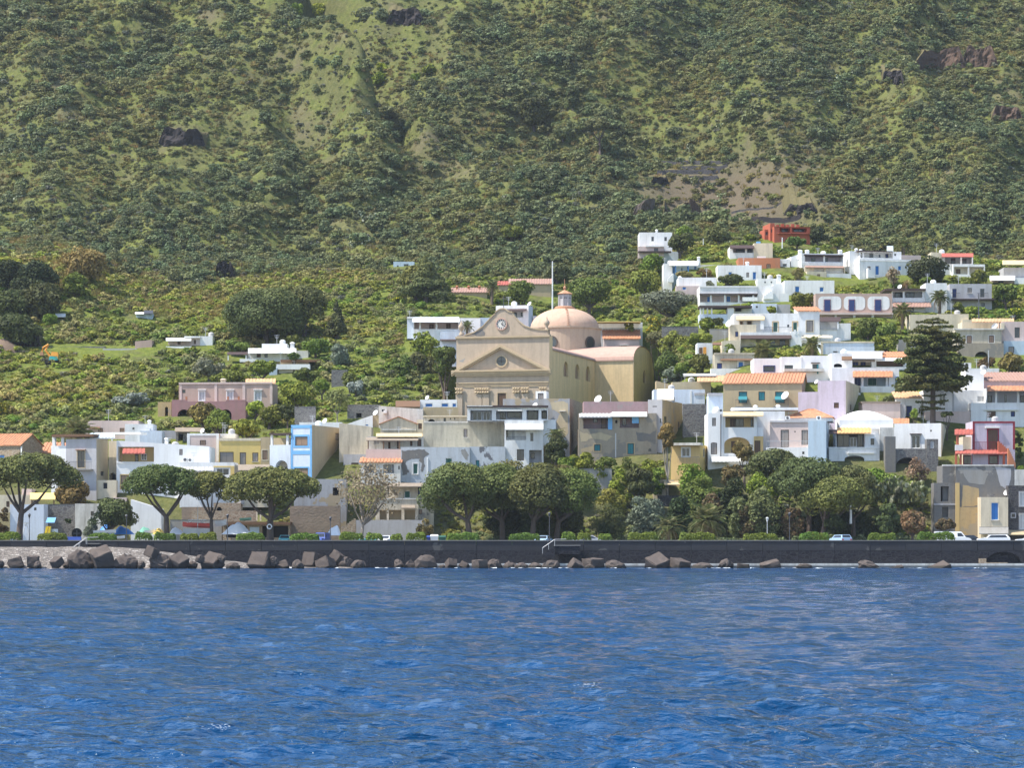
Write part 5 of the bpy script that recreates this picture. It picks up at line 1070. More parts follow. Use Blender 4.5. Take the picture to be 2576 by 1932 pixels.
b = h.block(820, 1216, 334, 560, 'terracotta', dep=8); b.win(1086, 1126, 392, 476, 'N', sill=True); h.block(1217, 1310, 345, 500, 'white', off=-1, dep=5).win(1240, 1278, 390, 415, 'd'); h.box(1000, 1080, 318, 336, 'white_clean', -2, .5, 'parapet'); h.done()
h = House('white_house', 'bright white house with a deep verandah and a cream lower floor in the top row', 1315, 490, a=8, Y=573)
b = h.block(1418, 1815, 290, 500, 'lilac', 'white_clean', dep=8); b.mat = b.sidemat = 'white'; b.loggia(1452, 1810, 312, 374, 2, 'lilac', [(1508, 1550, 335, 372, 'd'), (1640, 1670, 335, 372, 'd')], pillars=(1635,)); h.box(1446, 1820, 300, 316, 'brown_wood', .4, 6, 'roof_slab'); h.trim(1418, 1815, 374, 408, 'white', .1)
b = h.block(1452, 1832, 418, 560, 'cream', off=.6, dep=3); b.loggia(1540, 1825, 428, 478, 1.5, None, [(1555, 1595, 435, 460, 'd'), (1670, 1715, 440, 476, 'd')], pillars=(1640,)); b = h.block(1470, 1655, 462, 560, 'cream', off=2.2, dep=1.5); b.win(1566, 1596, 488, 524, 'N'); b.win(1485, 1522, 500, 530, 'o'); h.block(1656, 1890, 482, 560, 'white', off=2, dep=1.5); h.canopy(1455, 1820, 408, 420, 'tile_pink', 1, off=.6)
h.block(1318, 1418, 325, 520, 'white_clean', off=-2.5, dep=5, yt2=290); 
for x in (1410, 1476, 1790): h.chimney(x, 255, 300, .8, -2)
h.done()
h = House('white_house', 'white house with pale blue verandah columns and stair, left in the top rows', 108, 520, Y=577)
b = h.block(110, 192, 388, 540, 'white', dep=6); b = h.block(193, 436, 404, 540, 'pale_blue', off=-.8, dep=5); b.win(196, 220, 415, 490, 'b'); b.win(330, 345, 408, 445, 'b'); b.win(400, 420, 408, 460, 'b'); b.win(276, 290, 430, 455, 'd'); h.canopy(165, 440, 362, 402, 'white_clean', 1.6, off=-.6, name='flat_roof', posts=(225, 345), yp=470, pm='blue'); h.chimney(444, 320, 380, .6, -.5); h.steps(150, 205, 480, 540, 'white_clean', 6, .4, 1); h.block(437, 625, 400, 520, 'white_worn', off=-2, dep=4); h.done()
h = House('white_house', 'white cube with two bright blue doors in front of the terracotta block', 620, 560, Y=567)
b = h.block(624, 1040, 404, 570, 'white', dep=6); b.win(724, 760, 466, 502, 'b'); b.win(895, 922, 472, 518, 'n'); b.win(955, 990, 466, 540, 'b'); h.chimney(906, 368, 404, .7, -1); h.done()
h = House('white_house', 'long low white house with one blue door above the big olive tree', 225, 650, Y=556)
b = h.block(250, 615, 520, 660, 'white', dep=6); b = h.block(228, 460, 600, 670, 'pink_pale', off=1.2, dep=2); b.win(288, 326, 600, 638, 'b'); h.chimney(266, 505, 530, .6, -1); h.done()
h = House('white_house', 'white house with two dark shutters and a low porch below the hill terraces', -120, 240, Y=598, fnd=.8)
b = h.block(-120, 192, 92, 240, 'white', dep=7); b.win(-5, 18, 132, 175, 'd'); b.win(118, 142, 135, 172, 'd'); h.chimney(45, 62, 95, .5, -1); b = h.block(-130, 115, 225, 300, 'pink_pale', off=2, dep=2); b.win(20, 60, 240, 275, 'd'); h.box(-60, 115, 216, 228, 'white_clean', 2.4, 1.5, 'roof_slab'); h.block(100, 250, 275, 350, 'blue_white', off=1.2, dep=3).win(185, 225, 240, 270, 'k'); h.box(-130, 185, 268, 280, 'brown_wood', 3, 1.5, 'pergola_roof'); h.done()
# ---- houses around the church
C(980, 560)
h = House('white_house', 'white house with a pillared verandah behind the left shoulder of the church', 165, 1140, Y=530)
b = h.block(228, 655, 905, 1150, 'pink_pale', dep=7); b.mat = b.sidemat = 'white'; b.loggia(232, 650, 940, 1010, 2, 'pink_pale', [(375, 420, 962, 1006, 'o'), (536, 580, 958, 1004, 'o')], pillars=(288, 445)); h.box(165, 660, 893, 908, 'white_clean', -1, 5, 'roof_edge'); h.canopy(215, 662, 912, 940, 'white_clean', 1.2, name='verandah_roof'); h.block(166, 228, 895, 1100, 'blue_white', off=-1.5, dep=5)
h.block(656, 862, 905, 1150, 'white_clean', off=-.4, dep=6); h.block(863, 960, 902, 1150, 'pale_blue', off=-.8, dep=5); h.block(480, 660, 1035, 1160, 'blue_white', off=1.5, dep=2); h.canopy(480, 640, 1105, 1115, 'brown_wood', 1, off=1.5); h.done()
h = House('white_house', 'white cube house with a porch between the church gable and the dome', 1005, 990, a=-12, Y=542)
b = h.block(1008, 1318, 788, 1000, 'white', 'pale_blue', sx=1358); b.loggia(1115, 1265, 830, 900, 2, None, [(1175, 1208, 850, 898, 'd'), (1245, 1262, 850, 890, 'd')]); h.canopy(1085, 1300, 818, 832, 'brown_wood', 1); b.win(1120, 1140, 910, 985, 'B'); h.block(1359, 1388, 885, 1000, 'white', off=-3, dep=3); h.dish(1325, 770, .5, -1); h.done()
h = House('long_roof_house', 'low long house with an orange tiled roof and three little chimneys in the green slope', 590, 690, Y=580); h.block(590, 925, 660, 690, 'tan', roof='mono', yr=620, rm='tile_pink', dep=4); 
for x in (640, 750, 852): h.chimney(x, 595, 640, .5, -2.5, 'terracotta')
h.done()
h = House('long_roof_house', 'low house with a faded pink tiled roof half hidden in the slope above the dome', 1030, 610, Y=592); h.block(1140, 1530, 580, 600, 'tan', roof='mono', yr=535, rm='tile_pink', dep=4); h.block(1035, 1145, 590, 610, 'tan', off=.6, roof='mono', yr=558, rm='tile_red', dep=3); h.done()
h = House('cabin', 'small grey-blue cabin with two tiny windows cut into the hillside', 35, 480, Y=612, cat='hut'); b = h.block(36, 235, 370, 490, 'pale_blue', dep=5); b.win(70, 86, 405, 430, 'd'); b.win(135, 180, 392, 412, 'd'); h.done()
C(1340, 640)
h = House('white_house', 'white and lilac house with an orange roof strip right behind the dome', 580, 930, Y=548)
b = h.block(580, 1042, 645, 940, 'white', off=-4, dep=6); h.trim(580, 1018, 648, 658, 'yellow', -3.85); b = h.block(675, 1012, 795, 940, 'pink_pale', off=.2, dep=3, roof='mono', yr=718, rm='tile'); b.win(836, 898, 868, 900, 'd', sur='white', hood='white'); h.box(1013, 1040, 780, 900, 'blue_white', -2, 3, 'side_wall'); h.done()
C(0, 620)
h = House('field_hut', 'tiny grey field hut with a tilted white-edged roof among reeds', 1285, 680, cat='hut'); h.block(1290, 1445, 635, 690, 'pale_blue', dep=3); h.canopy(1280, 1365, 622, 638, 'awning_white', 1.5, off=-.3, name='roof'); h.canopy(1366, 1452, 606, 634, 'metal', 1.2, off=-.3, name='roof'); h.done()
h = House('field_hut', 'half buried field hut with a pale tilted roof under the dark bluff', 525, 680, cat='hut'); h.block(530, 615, 655, 690, 'brown', dep=3); h.canopy(525, 622, 635, 664, 'awning_white', 1.5, name='roof'); h.done()
wall('retaining_wall', 'long dark retaining wall behind the excavator yard', 390, 1000, 948, 1020, 'grey_stone', Y=543, th=1)
h = House('low_shed', 'low pale shed with a flat tin roof in the excavator yard', 760, 1075, Y=536, cat='shed'); h.block(770, 930, 1050, 1090, 'cream', dep=3); h.canopy(755, 935, 1036, 1060, 'awning_white', 2.5, off=-.5, name='roof'); h.block(1280, 1440, 900, 975, 'pink', off=-6, dep=4, yt2=885); h.box(975, 1300, 968, 985, 'awning_grey', -5, 3, 'flat_roof'); h.done()
# ================================================================ the church
C(1120, 720, 4.096)
h = House('church', 'big sand coloured church with a curved clock gable and a broad pink dome', 112, 1480, a=-15, Y=491, cat='church')
CHR = h
b = h.block(115, 1073, 522, 1480, 'church', 'church_side', dep=2.2, roof='none', name='facade'); W_c = b.s1 - b.s0; H_c = b.z1
b.win(540, 626, 1102, 1240, 'o', sur='church_trim')
def zz(y, x=590, d=0): return h.loc(cx(x), cy(y), d)[1]
def ss(x, y=600, d=0): return h.loc(cx(x), cy(y), d)[0]
# curved crowning gable, traced by its swept outline and given its thickness
pr = [(200, 500), (300, 470), (385, 410), (440, 350), (490, 300), (512, 282), (512, 268), (535, 250), (560, 236), (600, 232), (622, 244), (640, 262), (690, 272), (690, 286), (705, 310), (745, 360), (800, 410), (880, 440), (960, 455), (1060, 462), (1060, 500)]
pts = [(ss(115), zz(522)), (ss(115), zz(500))] + [(ss(x), zz(y)) for x, y in pr] + [(ss(1073), zz(500)), (ss(1073), zz(522))]
mb = MB()
for y in (0.25, 1.15): mb.face([(s, y, z) for s, z in pts])
for k in range(len(pts)):
    (s, z), (u, w) = pts[k], pts[(k + 1) % len(pts)]; mb.face([(s, .25, z), (u, .25, w), (u, 1.15, w), (s, 1.15, z)])
mb.build('clock_gable', 'church', h.root)
mb = MB()
for k in range(2, len(pts) - 3):
    (s, z), (u, w) = pts[k], pts[k + 1]; mb.hexa([(s, .1, z - .02), (u, .1, w - .02), (u, 1.3, w - .02), (s, 1.3, z - .02)], [(s, .1, z + .16), (u, .1, w + .16), (u, 1.3, w + .16), (s, 1.3, z + .16)])
mb.build('gable_coping', 'church_trim', h.root)
def hbar(y0, y1, x0, x1, out, mat='church_trim', name='cornice'):
    return MB().box(ss(x0, y0), ss(x1, y0), -out, .02, zz(y1), zz(y0)).build(name, mat, h.root)
hbar(514, 530, 108, 1080, .3); hbar(530, 542, 112, 1076, .15)
hbar(862, 880, 72, 1095, .75); hbar(880, 905, 90, 1080, .5); hbar(905, 925, 104, 1072, .3); hbar(988, 1000, 112, 1068, .22); hbar(1010, 1020, 114, 1066, .14)
for (xa, ya, xb, yb_) in ((72, 880, 575, 604), (575, 604, 1095, 878)):
    for (o0, o1, out) in ((0, 26, .7), (26, 44, .45)):
        A = [(ss(xa), zz(ya + o0)), (ss(xb), zz(yb_ + o0)), (ss(xb), zz(yb_ + o1)), (ss(xa), zz(ya + o1))]; mb = MB()
        mb.hexa([(A[3][0], -out, A[3][1]), (A[2][0], -out, A[2][1]), (A[2][0], .02, A[2][1]), (A[3][0], .02, A[3][1])], [(A[0][0], -out, A[0][1]), (A[1][0], -out, A[1][1]), (A[1][0], .02, A[1][1]), (A[0][0], .02, A[0][1])])
        mb.build('pediment_moulding', 'church_trim', h.root)
for x in (145, 345, 420, 735, 825, 1010):
    w = 34
    hbar(1112, 1480, x - w, x + w, .22, 'church', 'pilaster')
    s0, s1, z0, z1 = ss(x - w - 8), ss(x + w + 8), zz(1112), zz(1038)
    cp = MB().box(s0, s1, -.42, -.2, z1 - .18, z1); k = (s1 - s0)
    for i in range(3):
        for j in range(2):
            cp.lathe([(.02, 0), (.19, .08), (.24, .22), (.14, .36), (.02, .4)], (s0 + k * (.2 + .3 * i), -.3, z0 + .1 + j * .55), 7)
    cp.build('capital', 'church_trim', h.root)
for x0, x1 in ((200, 300), (470, 680), (865, 960)): hbar(1026, 1036, x0, x1, .1, 'church_trim', 'panel_edge')
def disc(x, y, r, mat, y0, y1, name, parent=None, n=28):
    s, z = ss(x, y), zz(y, x); R = r / _K[2] / F * h.Y; mb = MB()
    ring = [(s + R * math.cos(2 * math.pi * k / n), z + R * math.sin(2 * math.pi * k / n)) for k in range(n)]
    mb.face([(p, y0, q) for p, q in ring])
    for k in range(n): (p, q), (u, w) = ring[k], ring[(k + 1) % n]; mb.face([(p, y0, q), (u, y0, w), (u, y1, w), (p, y1, q)])
    return mb.build(name, mat, parent or h.root), s, z, R
def ring(s, z, R0, R1, y0, y1, name, mat, parent=None, n=28):
    mb = MB()
    for k in range(n):
        a, c = 2 * math.pi * k / n, 2 * math.pi * (k + 1) / n
        q = [(s + R * math.cos(t), z + R * math.sin(t)) for R, t in ((R0, a), (R0, c), (R1, c), (R1, a))]
        mb.face([(p, y0, w) for p, w in q]); mb.face([(q[2][0], y0, q[2][1]), (q[3][0], y0, q[3][1]), (q[3][0], y1, q[3][1]), (q[2][0], y1, q[2][1])]); mb.face([(q[0][0], y0, q[0][1]), (q[1][0], y0, q[1][1]), (q[1][0], y1, q[1][1]), (q[0][0], y1, q[0][1])])
    return mb.build(name, mat, parent or h.root)
clk, s, z, R = disc(577, 390, 52, 'white_worn', .12, .25, 'clock')
ring(s, z, R, R * 1.2, .02, .25, 'clock_rim', 'church_roof', clk)
mb = MB()
for k in range(12):
    t = math.pi / 6 * k; c_, n_ = math.cos(t), math.sin(t); w = .06 if k % 3 else .09; r0, r1 = R * .68, R * .93
    mb.hexa([(s + r0 * c_ - w * n_, .08, z + r0 * n_ + w * c_), (s + r1 * c_ - w * n_, .08, z + r1 * n_ + w * c_), (s + r1 * c_ - w * n_, .119, z + r1 * n_ + w * c_), (s + r0 * c_ - w * n_, .119, z + r0 * n_ + w * c_)],
            [(s + r0 * c_ + w * n_, .08, z + r0 * n_ - w * c_), (s + r1 * c_ + w * n_, .08, z + r1 * n_ - w * c_), (s + r1 * c_ + w * n_, .119, z + r1 * n_ - w * c_), (s + r0 * c_ + w * n_, .119, z + r0 * n_ - w * c_)])
mb.build('hour_marks', 'frame_dark', clk)
for nm, t, L in (('hour_hand', math.radians(52), .55), ('minute_hand', math.radians(-28), .85)):
    c_, n_ = math.cos(t), math.sin(t); w = .05; mb = MB()
    mb.hexa([(s - w * n_, .05, z + w * c_), (s + R * L * c_ - w * n_, .05, z + R * L * n_ + w * c_), (s + R * L * c_ - w * n_, .078, z + R * L * n_ + w * c_), (s - w * n_, .078, z + w * c_)],
            [(s + w * n_, .05, z - w * c_), (s + R * L * c_ + w * n_, .05, z + R * L * n_ - w * c_), (s + R * L * c_ + w * n_, .078, z + R * L * n_ - w * c_), (s + w * n_, .078, z - w * c_)])
    mb.build(nm, 'frame_dark', clk)
s, z = ss(580), zz(772); R = 50 / _K[2] / F * h.Y
o = ring(s, z, R, R * 1.3, -.14, .02, 'round_window', 'church_trim')
disc(580, 772, 50, 'glass', -.03, .02, 'pane', o); MB().box(s - R, s + R, -.06, -.031, z - .05, z + .05).box(s - .05, s + .05, -.06, -.031, z - R, z + R).build('glazing_bar', 'frame_dark', o)
for x in (155, 1035):
    s, z = ss(x), zz(488 if x < 500 else 462)
    MB().lathe([(.42, 0), (.42, .3), (.2, .5), (.22, .8), (.5, 1.2), (.52, 1.6), (.25, 1.9), (.1, 2.3), (.02, 2.5)], (s, .7, z - .1), 12).build('urn', 'church', h.root, True)
mb = MB().tube([(ss(590), .7, zz(240)), (ss(590), .7, zz(95))], .05, 5).box(ss(590) - .5, ss(590) + .5, .67, .73, zz(130), zz(130) + .07); mb.build('iron_cross', 'metal', h.root)
h.patch([(265, 495), (330, 465), (380, 448), (412, 470), (405, 505), (340, 518)], 'grey_old', -.24); h.patch([(140, 770), (175, 762), (212, 745), (180, 778)], 'concrete')
# body: nave with side windows, transept, drum and dome (local y runs back along the nave)
zE = zz(645, 1073)                                             # nave eave
L1 = h.side(cx(1545), cy(765), W_c - .3)[0]
nv = Block(h, 115, 1070, 645, 1480, 'church', 'church_side', 2.2, L1 + 14, None, 'none', None, None, 0, 'nave', None, None, 0); nv.z1 = nv.zl = nv.zr = zE; nv.s0 = .4; nv.s1 = W_c - .3
for x0, x1, y0, y1 in ((1219, 1268, 770, 938), (1338, 1386, 795, 962), (1448, 1494, 818, 985)): nv.win(x0, x1, y0, y1, 'N', 'R', arch=True, rec=.45, sill=False)
def vault(s0, s1, y0, y1, z0, hgt, axis, mat, name, over=.15, gable=None, n=16):
    mb = MB(); c = (s0 + s1) / 2 if axis == 'y' else (y0 + y1) / 2; r = ((s1 - s0) if axis == 'y' else (y1 - y0)) / 2 + over
    P = [(c - r * math.cos(math.pi * k / n), z0 + hgt * math.sin(math.pi * k / n)) for k in range(n + 1)]
    for k in range(n):
        (p, z), (q, w) = P[k], P[k + 1]
        for dz in (0, .14):
            if axis == 'y': mb.face([(p, y0, z + dz), (q, y0, w + dz), (q, y1, w + dz), (p, y1, z + dz)])
            else: mb.face([(s0, p, z + dz), (s0, q, w + dz), (s1, q, w + dz), (s1, p, z + dz)])
    mb.build(name, mat, h.root, False)
    mb = MB()
    for e in ((y0 + .1, y1 - .1) if axis == 'y' else (s0 + .1, s1 - .1)): mb.face([((p, e, z) if axis == 'y' else (e, p, z)) for p, z in P])
    mb.build('gable_wall', gable or mat, h.root)
vault(.4, W_c - .3, 2.3, L1 + 2, zE - .02, 1.5, 'y', 'church_roof', 'nave_roof')
ST = h.loc(cx(1942), cy(770), L1)[0]; DT = h.side(cx(2170), cy(800), ST)[0] - L1; DT = min(17, max(12, DT)); zT = h.loc(cx(1800), cy(768), L1)[1]
tb = Block(h, 1545, 1942, 768, 1480, 'church_side', 'church_side', L1, DT, None, 'none', None, None, 0, 'transept', None, None, 0); tb.s0 = W_c - .32; tb.s1 = ST; tb.z1 = tb.zl = tb.zr = zT
tb.win(2036, 2072, 860, 1002, 'N', 'R', arch=True, rec=.4)
HT = h.side(cx(2030), cy(635), ST)[1] - zT
vault(-(ST - W_c) , ST, L1, L1 + DT, zT - .02, max(3, HT), 'x', 'church_roof', 'transept_roof', gable='church_side', over=.2)
lb = Block(h, 1545, 1942, 768, 1480, 'church_side', 'church_side', L1 + .02, DT - .04, None, 'none', None, None, 0, 'transept', None, None, 0); lb.s0 = -(ST - W_c); lb.s1 = .38; lb.z1 = lb.zl = lb.zr = zT
for q in (nv, tb, lb): q.z0 = -6
MB().box(ST - .14, ST + .03, L1 - .09, L1 - .003, -2, zT).build('drainpipe', 'church_trim', h.root)
DC = np.array((W_c / 2 + .1, L1 + DT / 2)); wc = h.O + h.d * DC[0] + h.bk * DC[1]
DR = 745 / 2 / _K[2] / F * wc[1]
OZ = h.O[2]; zD = CH - OZ + (HY - cy(425)) / F * (wc[1] - DR); zTop = CH - OZ + (HY - cy(226)) / F * wc[1]; zB = zT + .3
dr = MB().lathe([(DR, zB - 3), (DR, zD), (DR + .25, zD + .02), (DR + .25, zD + .3), (DR - .3, zD + .34)], (DC[0], DC[1], 0), 48).build('drum', 'church', h.root, False)
n = 12; hd = zTop - zD - .3
dm = MB().lathe([((DR - .35) * math.cos(math.pi / 2 * k / n), zD + .3 + hd * math.sin(math.pi / 2 * k / n)) for k in range(n)] + [(.3, zTop)], (DC[0], DC[1], 0), 56).build('dome', 'dome', h.root, True)
st = MB()
for k in range(13):
    a = math.pi / 2 * (k + .3) / 14; t = math.radians(-70); r = (DR - .35) * math.cos(a) + .05; p = (DC[0] + r * math.cos(t), DC[1] + r * math.sin(t), zD + .35 + hd * math.sin(a)); st.box(p[0] - .2, p[0] + .2, p[1] - .06, p[1] + .06, p[2] - .04, p[2] + .05)
st.build('dome_steps', 'rust', dm)
MB().lathe([(1.9, zTop - .35), (1.9, zTop + .12), (1.6, zTop + .3)], (DC[0], DC[1], 0), 24).build('lantern_base', 'rust', h.root)
zL0, zL1 = zTop + .2, CH - OZ + (HY - cy(82)) / F * wc[1]
ln = MB().lathe([(1.12, zL0), (1.12, zL1)], (DC[0], DC[1], 0), 8).build('lantern', 'grey', h.root)
for k in range(8):
    t = math.radians(45 * k); MB().tube([(DC[0] + 1.15 * math.cos(t), DC[1] + 1.15 * math.sin(t), zL0), (DC[0] + 1.15 * math.cos(t), DC[1] + 1.15 * math.sin(t), zL1)], .13, 5).build('lantern_post', 'grey', ln)
MB().lathe([(1.18, zL0 + 1.6), (1.2, zL0 + 1.66), (1.18, zL0 + 1.72)], (DC[0], DC[1], 0), 8).build('lantern_rail', 'metal', ln)
zr = CH - OZ + (HY - cy(38)) / F * wc[1]
MB().lathe([(1.45, zL1 - .02), (1.5, zL1 + .06), (.75, zL1 + (zr - zL1) * .6), (.12, zr), (.28, zr + .3), (.28, zr + .5), (.05, zr + .75), (.05, zr + 2.0)], (DC[0], DC[1], 0), 8).build('lantern_roof', 'rust', h.root)
for t in (-97, -32, 35, 100, 170, -165):
    t = math.radians(t) - h.a * 0; p = (DC[0] + DR * math.cos(t), DC[1] + DR * math.sin(t), zB + (zD - zB) * .56);
    ob = MB().lathe([(1.2, -.05), (1.2, .10), (.95, .10), (.95, .0)], (0, 0, 0), 24).build('round_window', 'frame_dark', h.root); ob.location = p; ob.rotation_euler = (math.radians(90), 0, t + math.radians(90))
    MB().lathe([(.95, .02), (.94, .06)], (0, 0, 0), 20).build('pane', 'glass', ob)
h.foot += [cx(1942), cx(2175)]
FOOT.append((1140, 1660, 486, 560))
h.done()
# ================================================================ plants
def leaves(me, pos, nor, size, rg, aspect=1.0, jit=.6, droop=0.0):
    """one quad per leaf or leaf clump: pos (n,3), nor (n,3), size (n,)"""
    n = len(pos); nr = nor + rg.normal(0, jit, (n, 3)); nr[:, 2] -= droop; nr /= np.linalg.norm(nr, axis=1, keepdims=True) + 1e-9
    a = rg.normal(0, 1, (n, 3)); u = np.cross(nr, a); u /= np.linalg.norm(u, axis=1, keepdims=True) + 1e-9; w = np.cross(nr, u)
    u = u * (size * aspect)[:, None]; w = w * size[:, None]
    v = np.empty((n, 4, 3)); v[:, 0] = pos - u * .5 - w * .35; v[:, 1] = pos + u * .15 - w * .5; v[:, 2] = pos + u * .5 + w * .3; v[:, 3] = pos - u * .2 + w * .5
    f = np.arange(n * 4).reshape(n, 4); quad_mesh(me, v.reshape(-1, 3), f)
    at = me.attributes.new('rnd', 'FLOAT', 'FACE'); at.data.foreach_set('value', rg.random(n).astype(np.float32))
def blob_pts(bl, n, rg, shell=.62, up=-.45):
    """points near the skins of the ellipsoids bl = [(x,y,z,rx,ry,rz)]"""
    bl = np.asarray(bl, float); ar = (bl[:, 3] * bl[:, 5]) ** 1.0; k = rg.choice(len(bl), n, p=ar / ar.sum())
    d = rg.normal(0, 1, (n, 3)); d /= np.linalg.norm(d, axis=1, keepdims=True)
    lo = d[:, 2] < up; d[lo, 2] *= -1
    r = shell + (1.04 - shell) * rg.random(n) ** .6
    return bl[k, :3] + d * bl[k, 3:] * r[:, None], d / bl[k, 3:] * bl[k, 3:4]
def crown_blobs(rx, ry, rz, n, rg, zc=0, br=.34, flat=False, hollow=.55):
    o = []
    for _ in range(n):
        d = rg.normal(0, 1, 3); d /= np.linalg.norm(d)
        if flat: d[2] = abs(d[2]) * .9 - .15
        q = hollow + (1 - hollow) * rg.random(); s = br * rg.uniform(.7, 1.25); k = min(rx, ry, rz)
        o.append((d[0] * rx * q * (1 - s * .55), d[1] * ry * q * (1 - s * .55), zc + d[2] * rz * q * (1 - s * .5), s * (rx + k) / 2, s * (ry + k) / 2, s * k * 1.05))
    return o
_bark = {}
def mesh_leaf(name, bl, n, size, mat, rg, **kw):
    me = bpy.data.meshes.new(name); p, d = blob_pts(bl, n, rg, kw.pop('shell', .62), kw.pop('up', -.45))
    leaves(me, p, d, size * rg.uniform(.6, 1.35, n), rg, **kw); me.materials.append(MATS[mat]); return me
def tree(name, label, x0, x1, yt, yb, base, mat='leaf_mid', Y=None, bark='bark', cat='tree', kind='round', group=None, tx=None, dens=1.0, seed=None, forks=3, up=-.45, hollow=.55, dep=None):
    """a plant whose crown is seen between x0..x1 and yt..yb and whose stem stands at (tx, base); crop coordinates"""
    X0, X1, T, B, G = cx(x0), cx(x1), cy(yt), cy(yb), cy(base); TX = cx(tx) if tx is not None else (X0 + X1) / 2
    Yd = min(Y or 9e9, hitY(TX, G)) if Y is None or Y > 455 else Y; rg = np.random.default_rng(seed if seed is not None else int(abs(X0 * 7 + T * 13)) % 99991)
    g = Pw(TX, G, Yd); g[2] = gz(TX, Yd); c = Pw((X0 + X1) / 2, (T + B) / 2, Yd); rx = (X1 - X0) / 2 / F * Yd; rz = (B - T) / 2 / F * Yd; ry = dep or max(rx * .8, rz * .6)
    root = empty(name, g); tag(root, label, cat, group); px = F / Yd
    if g[2] > c[2]: print('BURIED', label, round(g[2] - c[2], 1))
    o = c - g; area = (X1 - X0) * (B - T)
    if kind == 'pine':
        bl = []
        for k in range(int(24 + area / 330)):
            q = rg.random() ** .5; t = rg.uniform(0, 6.28); ro = math.sqrt(max(0, 1 - q * q)); lo, hi = -.62 - .3 * (1 - q), -.45 + 1.35 * ro; s = rg.uniform(.8, 1.3) * min(.36 * rz + .35, .28 * (rx + rz) * .6)
            u = 1 if rg.random() < .72 else rg.random(); bl.append((rx * q * .90 * math.cos(t), ry * q * .90 * math.sin(t), rz * (lo + (hi - lo) * u) * .86, s * 1.25, s * 1.25, s))
        up = -.8; sz = 4.8 / px; nl = int(area * 1.15 * dens) + 300
    elif kind == 'cone':
        bl = []
        for k in range(26):
            q = (k + rg.random()) / 26; r = (1 - q) * .9 + .12; t = rg.uniform(0, 6.28); bl.append((rx * r * .55 * math.cos(t), ry * r * .55 * math.sin(t), rz * (2 * q - 1) * .9, rx * r * .62, ry * r * .62, rz * .24))
        sz = 4 / px; nl = int(area * .6 * dens) + 200
    else:
        bl = crown_blobs(rx, ry, rz, int(12 + area / 300), rg, br=.42, hollow=hollow); sz = 5.0 / px; nl = int(area * .62 * dens) + 160; up = min(up, -.75)
    bl = [(q[0] + o[0], q[1], q[2] + o[2], *q[3:]) for q in bl]
    link('crown', mesh_leaf('crown', bl, nl, sz, mat, rg, up=up, shell=.8 if kind == 'pine' else .7, jit=.4), root)
    H = o[2]; mb = MB(); r0 = max(.07, min(.5, .05 * (rx + rz) + .03)) * (.45 if dens < .5 else 1); fy = max(.25, .45 if kind == 'pine' else .35) * H
    if H > .3:
        lean = o[0] * .35; mb.tube([(0, 0, -.8), (lean * .15, 0, fy * .5), (lean * .5, 0, fy)], [r0 * 1.25, r0, r0 * .85], 8)
        for k in range(forks + 2):
            t = rg.choice(len(bl)); e = np.array(bl[t][:3]); s = np.array((lean * .5, 0, fy)); m = s * .5 + e * .5 + np.array((0, 0, -.12 * abs(e[0] - s[0])))
            if k < 2: e = np.array((o[0] + (-1) ** k * rx * .62, rg.uniform(-.3, .3) * ry, o[2] - rz * .1)); m = s * .5 + e * .5 + np.array((0, 0, -.10 * rx))
            mb.tube([s, m, e], [r0 * .62, r0 * .42, r0 * .12], 6)
        mb.build('trunk', bark, root, True)
    FOOT.append((TX - 5, TX + 5, Yd - 1, Yd + 1)); return root
def bush(label, x0, x1, yt, yb, mat='leaf_mid', Y=None, name='bush', cat='bush', dens=1.0, group=None, base=None, **kw):
    """a plant leafy down to the ground"""
    X0, X1, T, B = cx(x0), cx(x1), cy(yt), cy(yb); Yd = min(Y or 9e9, hitY((X0 + X1) / 2, cy(base or yb))) if Y is None or Y > 455 else Y; rg = np.random.default_rng(int(abs(X0 * 11 + T * 3)) % 99991)
    g = Pw((X0 + X1) / 2, B, Yd); zt = Pw(0, T, Yd)[2]; zg = gz((X0 + X1) / 2, Yd); g[2] = min(max(zg, g[2] - 3), zt - .6) if zg < zt else g[2]; rx = (X1 - X0) / 2 / F * Yd; H = zt - g[2]
    if zg > zt - .5: print('BURIED', label, round(zg - zt, 1))
    ry = max(rx * .75, H * .3); area = (X1 - X0) * (B - T); px = F / Yd
    bl = [(q[0], q[1], max(q[2], H * .12), *q[3:]) for q in crown_blobs(rx, ry, H * .52, int(9 + area / 260), rg, zc=H * .5, br=.4, hollow=.45)]
    me = mesh_leaf(name, bl, int(area * .6 * dens) + 120, 5.0 / px, mat, rg, **kw); o = link(name, me, None, g); tag(o, label, cat, group); return o
# palms: shared frond mesh, each frond its own part
def frond_mesh(mat, L=1.0, drop=.55, nl=26, w=.13):
    me = bpy.data.meshes.new('frond'); v = []; f = []; mb = MB(); mid = []
    for k in range(nl + 1):
        q = k / nl; mid.append((L * q, 0, L * (.42 * q - (.42 + drop) * q * q)))
    mb.tube(mid[::4] + [mid[-1]], [.014] * 8, 4, cap=False) if False else None
    for k in range(2, nl):
        x, _, z = mid[k]; q = k / nl; ln = w * 2.2 * L * math.sin(math.pi * min(.97, q * .85 + .12)) + .02
        for s in (-1, 1): mb.face([(x - .022 * L, 0, z), (x + .022 * L, 0, z), (x + ln * .55, s * ln, z - ln * .35), (x + ln * .5, s * ln * .97, z - ln * .42)])
    for k in range(0, nl, 2):
        (a, _, c), (d, _, e) = mid[k], mid[min(k + 2, nl)]; mb.face([(a, -.02 * L, c + .004), (d, -.016 * L, e + .004), (d, .016 * L, e + .004), (a, .02 * L, c + .004)])
    me = mb.mesh('frond', mat); n = len(me.polygons)
    at = me.attributes.new('rnd', 'FLOAT', 'FACE'); at.data.foreach_set('value', np.random.default_rng(5).random(n).astype(np.float32)); return me
FR = {'palm': frond_mesh('palm'), 'palm_dry': frond_mesh('palm_dry', drop=.9)}
